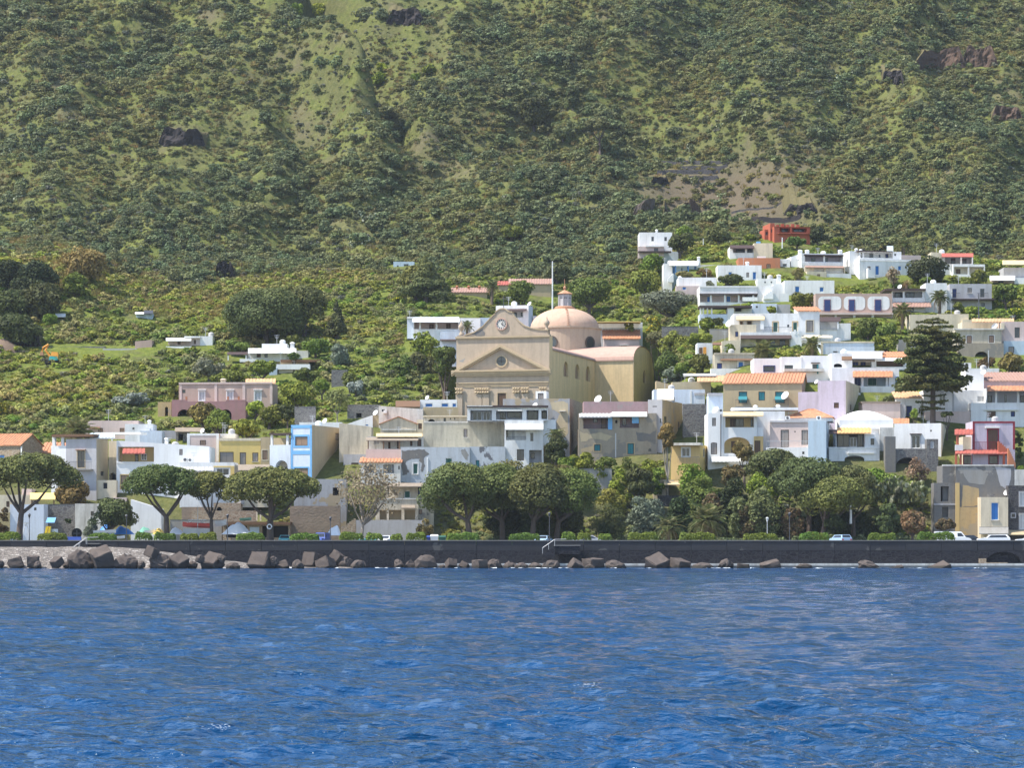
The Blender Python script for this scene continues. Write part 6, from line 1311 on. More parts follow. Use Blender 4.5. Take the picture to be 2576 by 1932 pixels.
def palm(label, x, yc, r, base, mat='palm', Y=None, n=26, name='palm_tree', tw=.28, droop=0.0, up=1.0):
    X, Cy, G = cx(x), cy(yc), cy(base); Yd = Y or hitY(X, G); g = Pw(X, G, Yd); g[2] = gz(X, Yd); c = Pw(X, Cy, Yd); R = r / _K[2] / F * Yd; rg = np.random.default_rng(int(X) % 9973)
    root = empty(name, g); tag(root, label, 'palm tree'); H = c[2] - g[2]
    if H > .4:
        MB().tube([(0, 0, -.8), (.06 * H * .2, 0, H * .5), (0, 0, H)], [tw * 1.2, tw, tw * .95], 9).build('trunk', 'palm_bark', root)
    for k in range(n):
        el = up * (1 - 2 * ((k + .5) / n)) * 62 + 22 - droop; az = k * 137.5
        link('frond', FR['palm_dry' if (k > n * .86 and mat == 'palm') else mat], root, (0, 0, H), (0, -math.radians(max(-70, min(72, el))), math.radians(az)), (R * rg.uniform(.85, 1.1),) * 3)
    FOOT.append((X - 4, X + 4, Yd - 1, Yd + 1)); return root
# ================================================================ the sea wall
def build_quay():
    root = empty('sea_wall', (0, 400, 0)); tag(root, 'long dark stone sea wall along the waterfront with a paler coping', 'sea wall')
    zt, zj = 3.80, 2.45; rg = np.random.default_rng(4); P = 5.0

    C(2076, 960, 3.456); A0, A1 = Pw(cx(1392), 0, 400)[0], Pw(cx(1700), 0, 400)[0]; Az = Pw(0, cy(1482), 400)[2]
    n0 = -17
    for k in range(n0, 20):
        x0, x1 = k * P, (k + 1) * P; q = rg.uniform(-.03, .03)
        MB().box(x0 + .02, x1 - .02, q, .55, zj + .03, zt).build('parapet_panel', 'concrete_dark', root)
        if x1 > A0 - .1 and x0 < A1 + .1: continue
        MB().box(x0 + .015, x1 - .015, -.12 + q, .8, -2.5, zj).build('stone_panel', 'quay_stone', root)
        MB().box(x0 + .01, x1 - .01, -.10, .62, zt + .001, zt + .10).build('coping', 'paving', root) if False else None
    for k in range(n0, 20): MB().box(k * P + .01, (k + 1) * P - .01, -.07, .62, zt + .002, zt + .11).build('coping', 'paving', root)
    MB().box(n0 * P, 20 * P, .56, .7, zj - 3, 3.2).build('wall_core', 'quay_stone', root)
    a0, a1 = math.floor(A0 / P) * P, math.ceil((A1) / P) * P; mb = MB()
    holed(mb, lambda s, z, d: (s, -.13 + d, z), a0, a1, -2.5, zj, [rect_op(A0, A1, -2.4, Az, 3.0, 1, .62)]); mb.build('arch_panel', ['quay_stone', 'black'], root)
build_quay()
C(2076, 960, 3.456)
h = House('culvert_block', 'pale stone block and rubble lying inside the sea wall arch', 1340, 1640, Y=399, cat='rubble', fnd=1); h.block(1380, 1585, 1575, 1640, 'tan_stone', dep=1.2); h.block(1340, 1400, 1540, 1640, 'tan_stone', off=-.3, dep=1); h.done()
def landing(x0, x1, yt, sx0, sy, label):
    h = House('wall_stairs', label, x0, 1700 if _K[1] < 990 else 1500, Y=398.2, cat='stairs', fnd=2)
    h.block(x0, x1, yt, 1640 if _K[1] < 990 else 1490, 'quay_stone', dep=1.5, name='landing'); h.box(x0 - 5, x1 + 5, yt - 8, yt, 'paving', .1, 1.6, 'landing_slab')
    h.steps(sx0, x0, yt, sy, 'quay_stone', 9, .1, 1.0, 1, 'steps')
    s0, z0 = h.loc(cx(sx0), cy(sy)); s1, z1 = h.loc(cx(x0), cy(yt)); mb = MB()
    for d in (-.9, -.1): mb.tube([(s0, d, z0 + .9), (s1, d, z1 + .9), (s1 + 1.6, d, z1 + .95)], .035, 5)
    for q in (0, .5, 1):
        for d in (-.9, -.1): mb.tube([(s0 + (s1 - s0) * q, d, z0 + (z1 - z0) * q), (s0 + (s1 - s0) * q, d, z0 + (z1 - z0) * q + .9)], .03, 5)
    mb.build('handrail', 'metal_pale', h.root); h.done()
C(0, 1000); landing(825, 940, 1392, 690, 1490, 'left stairs from the promenade down to the pebble beach with pipe rails')
C(1260, 960); landing(510, 750, 1560, 395, 1640, 'middle stairs and landing built against the sea wall')
MB().box(-14, 92, 398.4, 399.7, -1.5, .62).build('quay_ledge', 'concrete'); tag(bpy.data.objects['quay_ledge'], 'long low concrete ledge at the foot of the sea wall', 'ledge')
MB().box(-14, 92, 398.3, 398.42, .36, .68).build('ledge_edge', 'white_worn', bpy.data.objects['quay_ledge'])
# ================================================================ breakwater blocks
def rock_mesh(seed, cube=True, el=(1, 1, 1)):
    rg = np.random.default_rng(seed); import bmesh
    bm = bmesh.new()
    if cube:
        bmesh.ops.create_cube(bm, size=1.0); bmesh.ops.bevel(bm, geom=bm.edges[:] + bm.verts[:], offset=.05, segments=1, affect='EDGES')
        bmesh.ops.subdivide_edges(bm, edges=bm.edges[:], cuts=2, use_grid_fill=True); am = .022
    else:
        bmesh.ops.create_icosphere(bm, subdivisions=3, radius=.55); am = .03
        pl = [(d / np.linalg.norm(d), rg.uniform(.36, .5)) for d in rg.normal(0, 1, (11, 3))]
        for v in bm.verts:
            c = np.array(v.co)
            for d, q in pl:
                e = c @ d - q
                if e > 0: c = c - d * e * .92
            v.co = c
    for v in bm.verts: v.co = (v.co.x * el[0] + rg.normal(0, am), v.co.y * el[1] + rg.normal(0, am), v.co.z * el[2] + rg.normal(0, am))
    me = bpy.data.meshes.new('boulder'); bm.to_mesh(me); bm.free(); me.materials.append(MATS['rock']); return me
CUB = [rock_mesh(k, True, (1, 1, e)) for k, e in enumerate((1, .85, 1.1))]; BLD = [rock_mesh(10 + k, False, (1.2, 1, .9)) for k in range(4)]
RK = []; SEEN = {}
C(0, 1000); RK += [(cx((a + b_) / 2), cy(t), (b_ - a) / 3.77, c) for a, b_, t, c in ((-30, 45, 1555, 0), (55, 240, 1508, 1), (240, 390, 1498, 1), (320, 400, 1560, 0), (470, 610, 1508, 1), (600, 700, 1560, 0), (640, 890, 1488, 0), (845, 1100, 1428, 1), (1080, 1300, 1508, 0), (905, 1000, 1555, 0), (1300, 1380, 1560, 0), (1370, 1510, 1416, 1), (1430, 1660, 1515, 0), (1595, 1800, 1478, 1))]
C(420, 1000); RK += [(cx((a + b_) / 2), cy(t), (b_ - a) / 3.77, c) for a, b_, t, c in ((200, 290, 1560, 0), (275, 360, 1502, 0), (310, 550, 1473, 1), (480, 560, 1500, 0), (560, 700, 1580, 0), (760, 1050, 1466, 1), (850, 960, 1540, 1), (960, 1060, 1520, 0), (1000, 1180, 1555, 0), (1180, 1300, 1550, 0), (1288, 1470, 1466, 1), (1410, 1600, 1508, 1), (1545, 1680, 1462, 1), (1630, 1760, 1526, 0), (1750, 1890, 1560, 0))]
C(1000, 1380, 3.006); RK += [(cx((a + b_) / 2), cy(t), (b_ - a) / 3.006, c) for a, b_, t, c in ((-30, 45, 95, 0), (45, 135, 98, 1), (140, 310, 80, 0), (360, 450, 80, 1), (310, 365, 130, 0), (465, 545, 96, 1), (565, 680, 82, 1), (690, 790, 92, 0), (800, 900, 108, 0), (890, 990, 120, 0), (1000, 1100, 120, 0), (1110, 1230, 103, 0), (1290, 1400, 88, 1), (1395, 1560, 55, 1), (1420, 1500, 130, 0))]
C(0, 0, 0.8587); RK += [(cx((a + b_) / 2), cy(t), (b_ - a) / .8587, c) for a, b_, t, c in ((1312, 1350, 1216, 0), (1395, 1445, 1200, 1), (1445, 1490, 1203, 1), (1490, 1540, 1219, 0), (1555, 1582, 1211, 0), (1588, 1622, 1214, 1), (1640, 1690, 1212, 1), (1720, 1760, 1224, 0), (1858, 1902, 1218, 0), (1915, 1950, 1226, 0), (2005, 2056, 1219, 1))]
C(0, 1000)
for i, (x, t, w, c) in enumerate(sorted(RK)):
    if x < 760: w *= .9; c = 1 if w > 42 and i % 3 else c
    r = np.random.default_rng(i + 50); Yk = 386.5 + r.uniform(0, 2.5) if x < 760 else 394.5 + r.uniform(0, 3); W = w / F * Yk; top = CH + (HY - t) / F * Yk; hh = max(.7, min(W * .9, top + .8)); big = W > 2.2
    k = W / (1.3 if c else .98); kz = min(hh / (1.25 if c else .72), k * 1.1)
    o = link('concrete_cube' if c else 'boulder', (CUB[i % 3] if c else BLD[i % 4]), None, (Pw(x, 0, Yk)[0], Yk, top - kz * (.62 if c else .38)), (r.uniform(-.6, .6), r.uniform(-.7, .7), r.uniform(0, 1.5)), (k, k, kz))
    lm = [q for q in ((90, 'below the stone house at the left edge'), (190, 'left of the beach stairs'), (285, 'at the foot of the beach stairs'), (370, 'below the blue tarpaulin'), (470, 'below the second umbrella pine'), (560, 'below the slim pine'), (690, 'below the pine with the life ring'), (800, 'below the brown block wall'), (960, 'below the bare fig tree'), (1100, 'below the bins'), (1250, 'below the first grove pines'), (1420, 'at the foot of the middle wall stairs'), (1640, 'below the olive tree'), (1850, 'below the big drooping palm'), (2100, 'below the slope grove'), (9999, 'left of the wall arch')) if x < q[0]][0][1]
    lb = f'{"large" if W > 3 else "middling" if W > 1.9 else "small"} {"squared concrete block" if c else "rounded boulder"} {lm}'; SEEN[lb] = SEEN.get(lb, 0) + 1
    if SEEN[lb] > 1: lb += (', next one right', ', third one', ', rightmost', ', last one')[min(3, SEEN[lb] - 2)]
    tag(o, lb, 'breakwater block' if c else 'boulder', 'breakwater rocks at the waterline')
fm = MB(); rg = np.random.default_rng(8)
m_, t, b = _new('foam'); b.inputs['Base Color'].default_value = (.62, .66, .70, 1); b.inputs['Roughness'].default_value = .9; MATS['foam'] = m_
def patchy(x0, x1, y, n, w, hh, z=.05):
    for _ in range(n):
        x, yy, a, c = rg.uniform(x0, x1), y + rg.normal(0, hh), rg.uniform(.3, 1) * w, rg.uniform(.3, 1) * hh; fm.face([(x + a * math.cos(q) * rg.uniform(.6, 1), yy + c * math.sin(q) * rg.uniform(.6, 1), z + rg.uniform(0, .12)) for q in np.linspace(0, 6.28, 9)[:-1]])
for (p0, p1, n) in ((0, 260, 10), (480, 720, 40), (720, 1500, 30), (1500, 2500, 26)): patchy(Pw(p0, 0, 392)[0], Pw(p1, 0, 392)[0], 391.5 if p0 < 700 else 394, n, .8, .5)
for px, py, w in ((1478, 1735, 50), (1495, 1742, 30), (548, 1843, 55), (565, 1850, 30), (1205, 1655, 10), (1445, 1625, 14), (690, 1545, 18), (930, 1660, 10), (250, 1540, 8), (1870, 1570, 16), (2470, 1610, 12), (2540, 1730, 12), (1890, 1750, 10), (2230, 1830, 8), (1230, 1580, 8), (880, 1490, 8), (1590, 1500, 8), (2050, 1480, 8), (360, 1465, 8), (1720, 1690, 10)):
    Yk = CH * F / (py - HY); s = 1 / F * Yk
    for _ in range(int(4 + w * .55)):
        x, yy, a = (px - CX + rg.normal(0, w * .30)) * s, Yk + rg.normal(0, w * s * .5), rg.uniform(.1, .30) * w * s * .30; yz = .09 + rg.uniform(0, .08)
        fm.face([(x + a * math.cos(q) * rg.uniform(.5, 1), yy + a * 1.2 * math.sin(q) * rg.uniform(.5, 1), yz) for q in np.linspace(0, 6.28, 8)[:-1]])
tag(fm.build('foam', 'foam'), kind='stuff')
# ================================================================ street lamps, poles
def lamp(px, ytop, label, Y=404.5, tall=True, mat='metal'):
    g = np.array(((px - CX) / F * Y, Y, 3.2)); H = Pw(px, ytop, Y)[2] - 3.2; r = empty('street_lamp', g); tag(r, label, 'street lamp', 'street lamps along the promenade')
    MB().lathe([(.16, 0), (.16, .5), (.09, .7), (.065, 1.2), (.05, H - .75), (.09, H - .7), (.05, H - .62)], (0, 0, 0), 8).build('pole', mat, r)
    ln = MB().lathe([(.10, H - .62), (.20, H - .2), (.20, H - .18)], (0, 0, 0), 8).build('lantern', 'frame_white' if not tall else 'glass', r); MB().lathe([(.26, H - .18), (.12, H - .06), (.03, H)], (0, 0, 0), 8).build('lantern_cap', mat, ln); return r
C(0, 1000)
for x, y, w in ((278, 1100, 'black lamp post right of the left umbrella pine'), (1200, 1110, 'black lamp post beside the low dark pine')): lamp(cx(x), cy(y), w)
C(420, 1000)
for x, y, w in ((575, 1105, 'black lamp post in front of the white tarpaulin'), (1550, 1130, 'black lamp post left of the fig tree')): lamp(cx(x), cy(y), w)
C(1260, 960); lamp(cx(460), cy(1240), 'black lamp post in front of the dark grove')
C(1680, 960); lamp(cx(1155), cy(1240), 'tall black lamp post among the brown bushes'); lamp(cx(943), cy(1285), 'pale lamp post with a white lantern over the clipped hedge', Y=407, tall=False, mat='metal_pale')
def pole(name, label, px, y0, y1, Y, r=.09, mat='frame_white', arms=0, cat='pole'):
    g = Pw(px, y1, Y); H = Pw(px, y0, Y)[2] - g[2]; e = empty(name, g); tag(e, label, cat); MB().tube([(0, 0, -.8), (0, 0, H)], [r * 1.2, r * .8], 7).build('shaft', mat, e)
    for k in range(arms): MB().box(-.5, .5, -.05, .05, H - .3 - .5 * k, H - .2 - .5 * k).build('crossarm', 'metal', e)
    return e
C(980, 560); pole('utility_pole', 'tall white utility pole left of the dome lantern', cx(1545), cy(365), cy(810), 568, .14, arms=2, cat='utility pole')
C(1640, 560); pole('utility_pole', 'white utility pole in front of the red house', cx(1236), cy(140), cy(300), 590, .12, arms=1, cat='utility pole'); pole('utility_pole', 'thin white pole right of the two-shutter house', cx(487), cy(150), cy(240), 600, .08, cat='utility pole')
C(2076, 600); pole('utility_pole', 'dark pole below the grey two storey house', cx(1455), cy(520), cy(800), 512, .12, 'metal', cat='utility pole'); pole('utility_pole', 'thin grey pole by the old arch', cx(1548), cy(1060), cy(1220), 489, .08, 'metal_pale', cat='utility pole')
C(0, 620); pole('utility_pole', 'grey pole behind the dirt heap', cx(100), cy(765), cy(900), 585, .12, 'metal_pale', cat='utility pole'); pole('utility_pole', 'short pale pole beside the excavator', cx(680), cy(905), cy(1010), 556, .12, cat='utility pole')
C(420, 1000); pole('boat_mast', 'thin mast beside the red pedal boat', cx(292), cy(1030), cy(1290), 421, .05, 'metal_pale', cat='mast'); C(0, 1000); pole('boat_mast', 'thin mast left of the second umbrella pine trunk', cx(1530), cy(1060), cy(1290), 421, .05, 'metal_pale', cat='mast')
C(2076, 960, 3.456); e = pole('hanging_banner', 'white furled banner hanging in the dark slope grove', cx(222), cy(1070), cy(1190), 424, .16, cat='banner')
# ================================================================ vehicles
def car(label, px, w, Yc, rz=0.0, mat='car_white', L=4.3, H=1.5, kind='car', name='parked_car', cat='car', lift=3.09):
    e = empty(name, ((px - CX) / F * Yc, Yc, lift), rz); tag(e, label, cat); hw = .86
    prof = {'car': ([(-.5, .32), (-.5, .55), (-.45, .62), (-.24, .68), (.46, .66), (.5, .5), (.5, .28)], [(-.24, .67), (-.10, .98), (.20, 1.0), (.40, .66)]), 'suv': ([(-.5, .3), (-.5, .58), (-.46, .66), (-.27, .70), (.49, .70), (.5, .45), (.5, .28)], [(-.27, .69), (-.15, .97), (.40, 1.0), (.485, .70)]),
            'van': ([(-.5, .25), (-.5, .45), (-.44, .56), (-.34, .60), (.5, .60), (.5, .25)], [(-.35, .59), (-.24, .96), (-.2, 1.0), (.49, 1.0), (.5, .60)])}[kind]
    low, cab = prof
    def extr(pts, w0, w1, name, m, parent):
        mb = MB(); zmx, zmn = max(p[1] for p in pts), min(p[1] for p in pts); wf = lambda z: w0 + (w1 - w0) * (z - zmn) / (zmx - zmn)
        A = [(x * L, -wf(z), z * H) for x, z in pts]; B = [(x * L, wf(z), z * H) for x, z in pts]; mb.face(A); mb.face(B)
        for k in range(len(pts)): j = (k + 1) % len(pts); mb.face([A[k], A[j], B[j], B[k]])
        return mb.build(name, m, parent)
    extr(low, hw, hw * .97, 'body', mat, e); cb = extr(cab, hw * .95, hw * .72, 'cabin', mat, e)
    c = np.array(cab); cen = c.mean(0)
    if kind != 'van':
        g = [(cen[0] + (x - cen[0]) * .82, cen[1] + (z - cen[1]) * .72) for x, z in cab]; extr(g, hw * .945, hw * .77, 'side_window', 'glass', cb)
        (xa, za), (xb, zb) = cab[0], cab[1]; (xc, zc), (xd, zd) = cab[-1], cab[-2]
        for nm, (p, q, r, s), sg in (('windscreen', (xa, za, xb, zb), -1), ('rear_window', (xc, zc, xd, zd), 1)):
            mb = MB(); u = lambda t: ((p + (r - p) * t) * L + sg * .02, (q + (s - q) * t) * H + .012); (x1, z1), (x2, z2) = u(.15), u(.88); mb.face([(x1, -hw * .78, z1), (x1, hw * .78, z1), (x2, hw * .66, z2), (x2, -hw * .66, z2)]); mb.build(nm, 'glass', cb)
    else:
        extr([(-.30, .66), (-.225, .90), (-.12, .90), (-.12, .66)], hw * .93, hw * .80, 'side_window', 'glass', cb); mb = MB(); mb.face([(-.335 * L, -hw * .8, .64 * H), (-.335 * L, hw * .8, .64 * H), (-.25 * L, hw * .7, .93 * H), (-.25 * L, -hw * .7, .93 * H)]); mb.build('windscreen', 'glass', cb)
    for x in (-.31, .31):
        for s in (-1, 1):
            wo_ = MB().lathe([(.33, -.1), (.35, -.05), (.35, .05), (.33, .1)], (0, 0, 0), 14).build('wheel', 'tyre', e); wo_.location = (x * L, s * (hw - .08), .34); wo_.rotation_euler = (math.radians(90), 0, 0); MB().lathe([(.2, -.115), (.2, .115)], (0, 0, 0), 10).build('rim', 'metal_pale', wo_)
    for s in (-1, 1): MB().box(-.502 * L, -.48 * L, s * hw * .72 - .16, s * hw * .72 + .16, .50 * H, .57 * H).build('headlight', 'glass', e); MB().box(.485 * L, .503 * L, s * hw * .75 - .13, s * hw * .75 + .13, .52 * H, .62 * H).build('tail_light', 'lamp_red', e)
    return e
C(2076, 960, 3.456)
car('white delivery van facing right behind the last hedge at the right', cx(1105), 80, 407.5, math.pi, L=5.2, H=2.05, kind='van', name='van', cat='van'); car('white estate car facing left at the far right of the promenade', cx(1462), 80, 408, 0, L=4.6, H=1.62, kind='suv'); car('dark car half hidden between the white van and the white estate car', cx(1230), 40, 412, .2, 'car_dark', 4.2, 1.55); car('white car cut off by the right edge of the picture', cx(1785), 40, 408, 0)
car('small pale blue car seen from behind in front of the slope grove', cx(132), 30, 406.5, math.radians(-68), 'car_blue', 3.9, 1.6, 'suv')
C(840, 960); car('turquoise and white car behind the hedges left of the bins', cx(355), 25, 407, .15, 'car_teal', 3.9, 1.5); car('white car between two hedges near the fig tree', cx(500), 20, 407, math.radians(70), L=4.0)
C(1260, 960); car('pale car in the shade beside the grove lamp post', cx(405), 25, 411, math.radians(75), 'car_blue'); car('dark grey car in the shade behind the middle hedge', cx(815), 25, 411, 0, 'metal_pale')
C(420, 1000); car('small dark blue pickup in front of the brown block wall', cx(1470), 25, 408, math.radians(80), 'truck_blue', 4.2, 1.9, 'van', 'pickup', 'pickup'); car('dark teal car under the boat shed roof', cx(1115), 25, 413, math.radians(95), 'car_teal', 4, 1.55)
C(0, 1000); car('blue three-wheeler van behind the second hedge', cx(672), 20, 408, .1, 'truck_blue', 3.0, 1.3, 'van', 'small_van', 'van')
# bins
C(840, 960)
def bin_(x0, x1, yt, mat, label, name='rubbish_bin'):
    Yk = 405; a, b_ = Pw(cx(x0), 0, Yk)[0], Pw(cx(x1), cy(yt), Yk); e = empty(name, ((a + b_[0]) / 2, Yk, 3.22)); tag(e, label, 'bin'); w, hh = (b_[0] - a) / 2, b_[2] - 3.22
    MB().hexa([(-w * .85, -.4, 0), (w * .85, -.4, 0), (w * .85, .4, 0), (-w * .85, .4, 0)], [(-w, -.5, hh * .85), (w, -.5, hh * .85), (w, .5, hh * .85), (-w, .5, hh * .85)]).build('tub', mat, e); MB().hexa([(-w * 1.05, -.55, hh * .85 + .003), (w * 1.05, -.55, hh * .85 + .003), (w * 1.05, .5, hh * .85 + .003), (-w * 1.05, .5, hh * .85 + .003)], [(-w * .9, -.3, hh), (w * .9, -.3, hh), (w * .9, .45, hh), (-w * .9, .45, hh)]).build('lid', mat, e)
bin_(915, 990, 1452, 'boat_white', 'white lidded rubbish container by the tan shrub'); bin_(880, 912, 1462, 'truck_blue', 'dark blue bin left of the white container'); bin_(994, 1062, 1462, 'green', 'dark green bin right of the white container')
# ================================================================ boats, covers, beach gear
def hull(name, label, x0, x1, yt, yb, mat, Y, bow=1, cat='boat', inner='frame_white', z0=None):
    a, b_ = Pw(cx(x0), cy(yb), Y), Pw(cx(x1), cy(yt), Y); L = b_[0] - a[0]; D = max(.35, b_[2] - a[2]); e = empty(name, (a[0] + L / 2, Y, a[2])); tag(e, label, cat); W = min(1.0, L * .2); mb = MB(); n = 9; R = []
    for k in range(n):
        q = k / (n - 1); t = q if bow > 0 else 1 - q; w = W * (1 - max(0, (t - .35) / .65) ** 2.2) + .02; x = (q - .5) * L; sh = D * (.85 + .25 * t * t); R.append([(x, -w, sh), (x, -w * .75, sh * .4), (x, 0, sh * .25 * t * t), (x, w * .75, sh * .4), (x, w, sh)])
    for k in range(n - 1):
        for j in range(4): mb.face([R[k][j], R[k + 1][j], R[k + 1][j + 1], R[k][j + 1]])
        mb.face([R[k][0], R[k + 1][0], R[k + 1][4], R[k][4]]) if False else None
    mb.face(R[0]); mb.face(R[-1]); mb.build('hull', mat, e); m2 = MB()
    for k in range(n - 1): m2.face([tuple(np.array(R[k][0]) * (1, .96, .88)), tuple(np.array(R[k + 1][0]) * (1, .96, .88)), tuple(np.array(R[k + 1][4]) * (1, .96, .88)), tuple(np.array(R[k][4]) * (1, .96, .88))])
    m2.build('deck', inner, e); return e
def cover(name, label, x0, x1, yt, yb, mat, Y, cat='covered boat', peak=.4, dep=1.4):
    a, b_ = Pw(cx(x0), cy(yb), Y), Pw(cx(x1), cy(yt), Y); L = b_[0] - a[0]; H = b_[2] - a[2]; rg = np.random.default_rng(int(x0) + 5000); n = 15; m = 9; mb = MB(); P = []
    for i in range(n):
        for j in range(m):
            u, v = i / (n - 1), j / (m - 1); ed = min(1, 4 * u, 4 * (1 - u)) ** .6 * min(1, 3 * v, 3 * (1 - v)) ** .7; rd = 1 - .55 * abs(v - .5) * 2; pk = 1 - .65 * abs(u - peak) / max(peak, 1 - peak); P.append((a[0] + L * u, Y + (v - .5) * dep * 2, a[2] + H * ed * rd * pk * rg.uniform(.9, 1.0)))
    mb.v = P
    for i in range(n - 1):
        for j in range(m - 1): mb.f.append((i * m + j, (i + 1) * m + j, (i + 1) * m + j + 1, i * m + j + 1)); mb.m.append(0)
    o = mb.build(name, mat, None, True); tag(o, label, cat); return o
C(0, 1000)
cover('boat_cover', 'light blue tarpaulin peak under the low dark pine', 925, 1075, 1190, 1300, 'tarp_blue', 424, peak=.6); cover('boat_cover', 'strong blue tarpaulin over a boat right of the low pine trunk', 1080, 1275, 1212, 1300, 'tarp_blue', 422, peak=.3); hull('white_boat', 'upturned white boat in front of the blue tarpaulins', 888, 1100, 1255, 1300, 'boat_white', 419); hull('white_boat', 'small white boat bow peeping out right of the third hedge', 1100, 1185, 1312, 1345, 'boat_white', 407)
cover('boat_cover', 'green tarpaulin over a boat between two pine trunks', 1305, 1465, 1222, 1300, 'tarp_green', 424); cover('boat_cover', 'yellow tarpaulin left of the second umbrella pine trunk', 1455, 1570, 1232, 1300, 'tarp_yellow', 420); hull('white_boat', 'low white boat in front of the green tarpaulin', 1370, 1470, 1255, 1300, 'boat_white', 420); cover('boat_cover', 'white rounded boat cover right of the second umbrella pine trunk', 1600, 1750, 1228, 1300, 'tarp_white', 421)
C(420, 1000)
e = hull('pedal_boat', 'red and white pedal boat on a white rack between the pines', 148, 415, 1185, 1240, 'boat_red', 422, bow=-1); mb = MB()
for x in (-1.5, .3): mb.tube([(x, 0, .4), (x + .9, 0, 1.3)], .07, 5)
mb.box(-1.2, 1.4, -.6, .6, 1.15, 1.25).box(-1.4, 1.2, -.5, .5, .78, .84); mb.build('white_rack', 'frame_white', e); MB().box(-2.0, 2.0, -.3, .3, -1.3, -.05).build('trestle', 'metal_pale', e)
hull('white_dinghy', 'white dinghy stored above the low wall right of the slim pine', 455, 565, 1162, 1225, 'boat_white', 424); cover('boat_cover', 'large white tent-like tarpaulin in front of the boat shed', 522, 800, 1176, 1300, 'tarp_white', 419, peak=.55, dep=2); hull('green_dinghy', 'small green and white dinghy on the shed roof', 690, 800, 1140, 1172, 'tarp_green', 436); cover('boat_cover', 'white boat under a creased cover left of the fig tree', 1512, 1650, 1198, 1310, 'tarp_white', 416, peak=.75); 
for k, (x, w) in enumerate(((845, 'left'), (880, 'right'))): h = House('plank', f'pale plank leaning on the wall behind the big pine, {w} one of two', x, 1170, Y=438, cat='plank', fnd=0); h.block(x, x + 14, 1070, 1170, 'cream', dep=.1, par=.01); h.done()
# life ring on the big pine
g = Pw(cx(972), cy(1226), 414.2); o = bpy.data.objects.new('life_ring', (lambda mb: (mb.mesh('life_ring', 'boat_white', True)))(MB().tube([(.32 * math.cos(t), 0, .32 * math.sin(t)) for t in np.linspace(0, 2 * math.pi, 17)], .09, 8, cap=False))); COL.objects.link(o); o.location = g; tag(o, 'white life ring hung on the trunk of the biggest umbrella pine', 'life ring')
h = House('stone_stairs', 'sunlit outside stairs of pale stone behind the creased boat cover', 1650, 1330, Y=437, cat='stairs'); h.steps(1650, 1790, 1150, 1250, 'tan_stone', 7, 0, 1.2, 1); h.foot += [cx(1790)]; h.blocks = []; FOOT.append((cx(1650), cx(1790), 434, 438))
C(0, 1000)
e = empty('solar_panel', Pw(cx(482), cy(1345), 428)); tag(e, 'tilted pale blue panel on a post behind the yellow slide', 'panel'); z1 = (1345 - 1165) / 3.77 / F * 428
MB().tube([(0, 0, -.3), (0, 0, z1)], .05, 6).build('post', 'metal', e); mb = MB().hexa([(-.72, -.3, z1 - .4), (.6, -.3, z1 - .4), (.75, .3, z1 + .35), (-.55, .3, z1 + .35)], [(-.72, -.3, z1 - .34), (.6, -.3, z1 - .34), (.75, .3, z1 + .41), (-.55, .3, z1 + .41)]); mb.build('panel_face', 'sky_blue', e)
e = empty('playground_slide', Pw(cx(455), cy(1345), 424)); tag(e, 'bright yellow playground slide behind the second hedge', 'slide'); mb = MB(); mb.hexa([(-.6, -.3, .2), (-.25, -.3, .2), (-.25, .3, .2), (-.6, .3, .2)], [(-.25, -.3, 1.9), (.1, -.3, 1.9), (.1, .3, 1.9), (-.25, .3, 1.9)]).hexa([(-.1, -.3, .2), (.25, -.3, .2), (.25, .3, .2), (-.1, .3, .2)], [(.2, -.3, 1.9), (.45, -.3, 1.9), (.45, .3, 1.9), (.2, .3, 1.9)]); mb.build('chute', 'plastic_yellow', e); MB().box(.5, 1.4, .1, .6, .2, 1.5).build('play_tower', 'pale_blue', e)
e = empty('wooden_trestle', Pw(cx(230), cy(1345), 420)); tag(e, 'white leaning wooden trestle by the left umbrella pine trunk', 'trestle'); MB().tube([(-.4, 0, 0), (.2, 0, 2.3)], .08, 5).tube([(.8, 0, 0), (.3, 0, 2.3)], .06, 5).build('leg', 'frame_white', e); MB().box(-.15, .6, -.15, .15, 2.25, 2.45).build('beam', 'frame_white', e)
e = empty('cable_drum', Pw(cx(728), cy(1290), 421)); tag(e, 'dark wheel-like drum behind the promenade beside the small van', 'drum'); o = MB().lathe([(.75, -.1), (.78, 0), (.75, .1), (.5, .1), (.5, -.1)], (0, 0, 0), 16).build('rim', 'tyre', e); o.rotation_euler = (math.radians(90), 0, 0); MB().box(-.06, .06, -.05, .05, -.7, .7).box(-.7, .7, -.05, .05, -.06, .06).build('spoke', 'metal', e)
tree('lopped_tree', 'dark lopped trunk in front of the grey yard wall', 615, 680, 1150, 1200, 1290, 'leaf_dark', Y=427, dens=.3, cat='tree', forks=1)
# ================================================================ yard with excavator, hillside walls and rocks
C(0, 620)
g = Pw(cx(490), cy(1115), hitY(cx(490), cy(1115))); e = empty('excavator', g); tag(e, 'orange and turquoise excavator parked in the hillside yard', 'excavator'); e.scale = (.72,) * 3; u = 1 / 3.77 / F * 548
MB().box(-1.6, 1.4, -.9, .9, 0, .9).build('track', 'tyre', e); MB().hexa([(-.6, -.8, .95), (1.6, -.8, .95), (1.6, .8, .95), (-.6, .8, .95)], [(-.4, -.8, 2.0), (1.5, -.8, 1.8), (1.5, .8, 1.8), (-.4, .8, 2.0)]).build('body', 'turquoise', e); MB().hexa([(-.2, -.7, 2.01), (1.8, -.7, 1.9), (1.8, .7, 1.9), (-.2, .7, 2.01)], [(.1, -.6, 3.1), (1.6, -.6, 3.0), (1.6, .6, 3.0), (.1, .6, 3.1)]).build('cab', 'orange_paint', e)
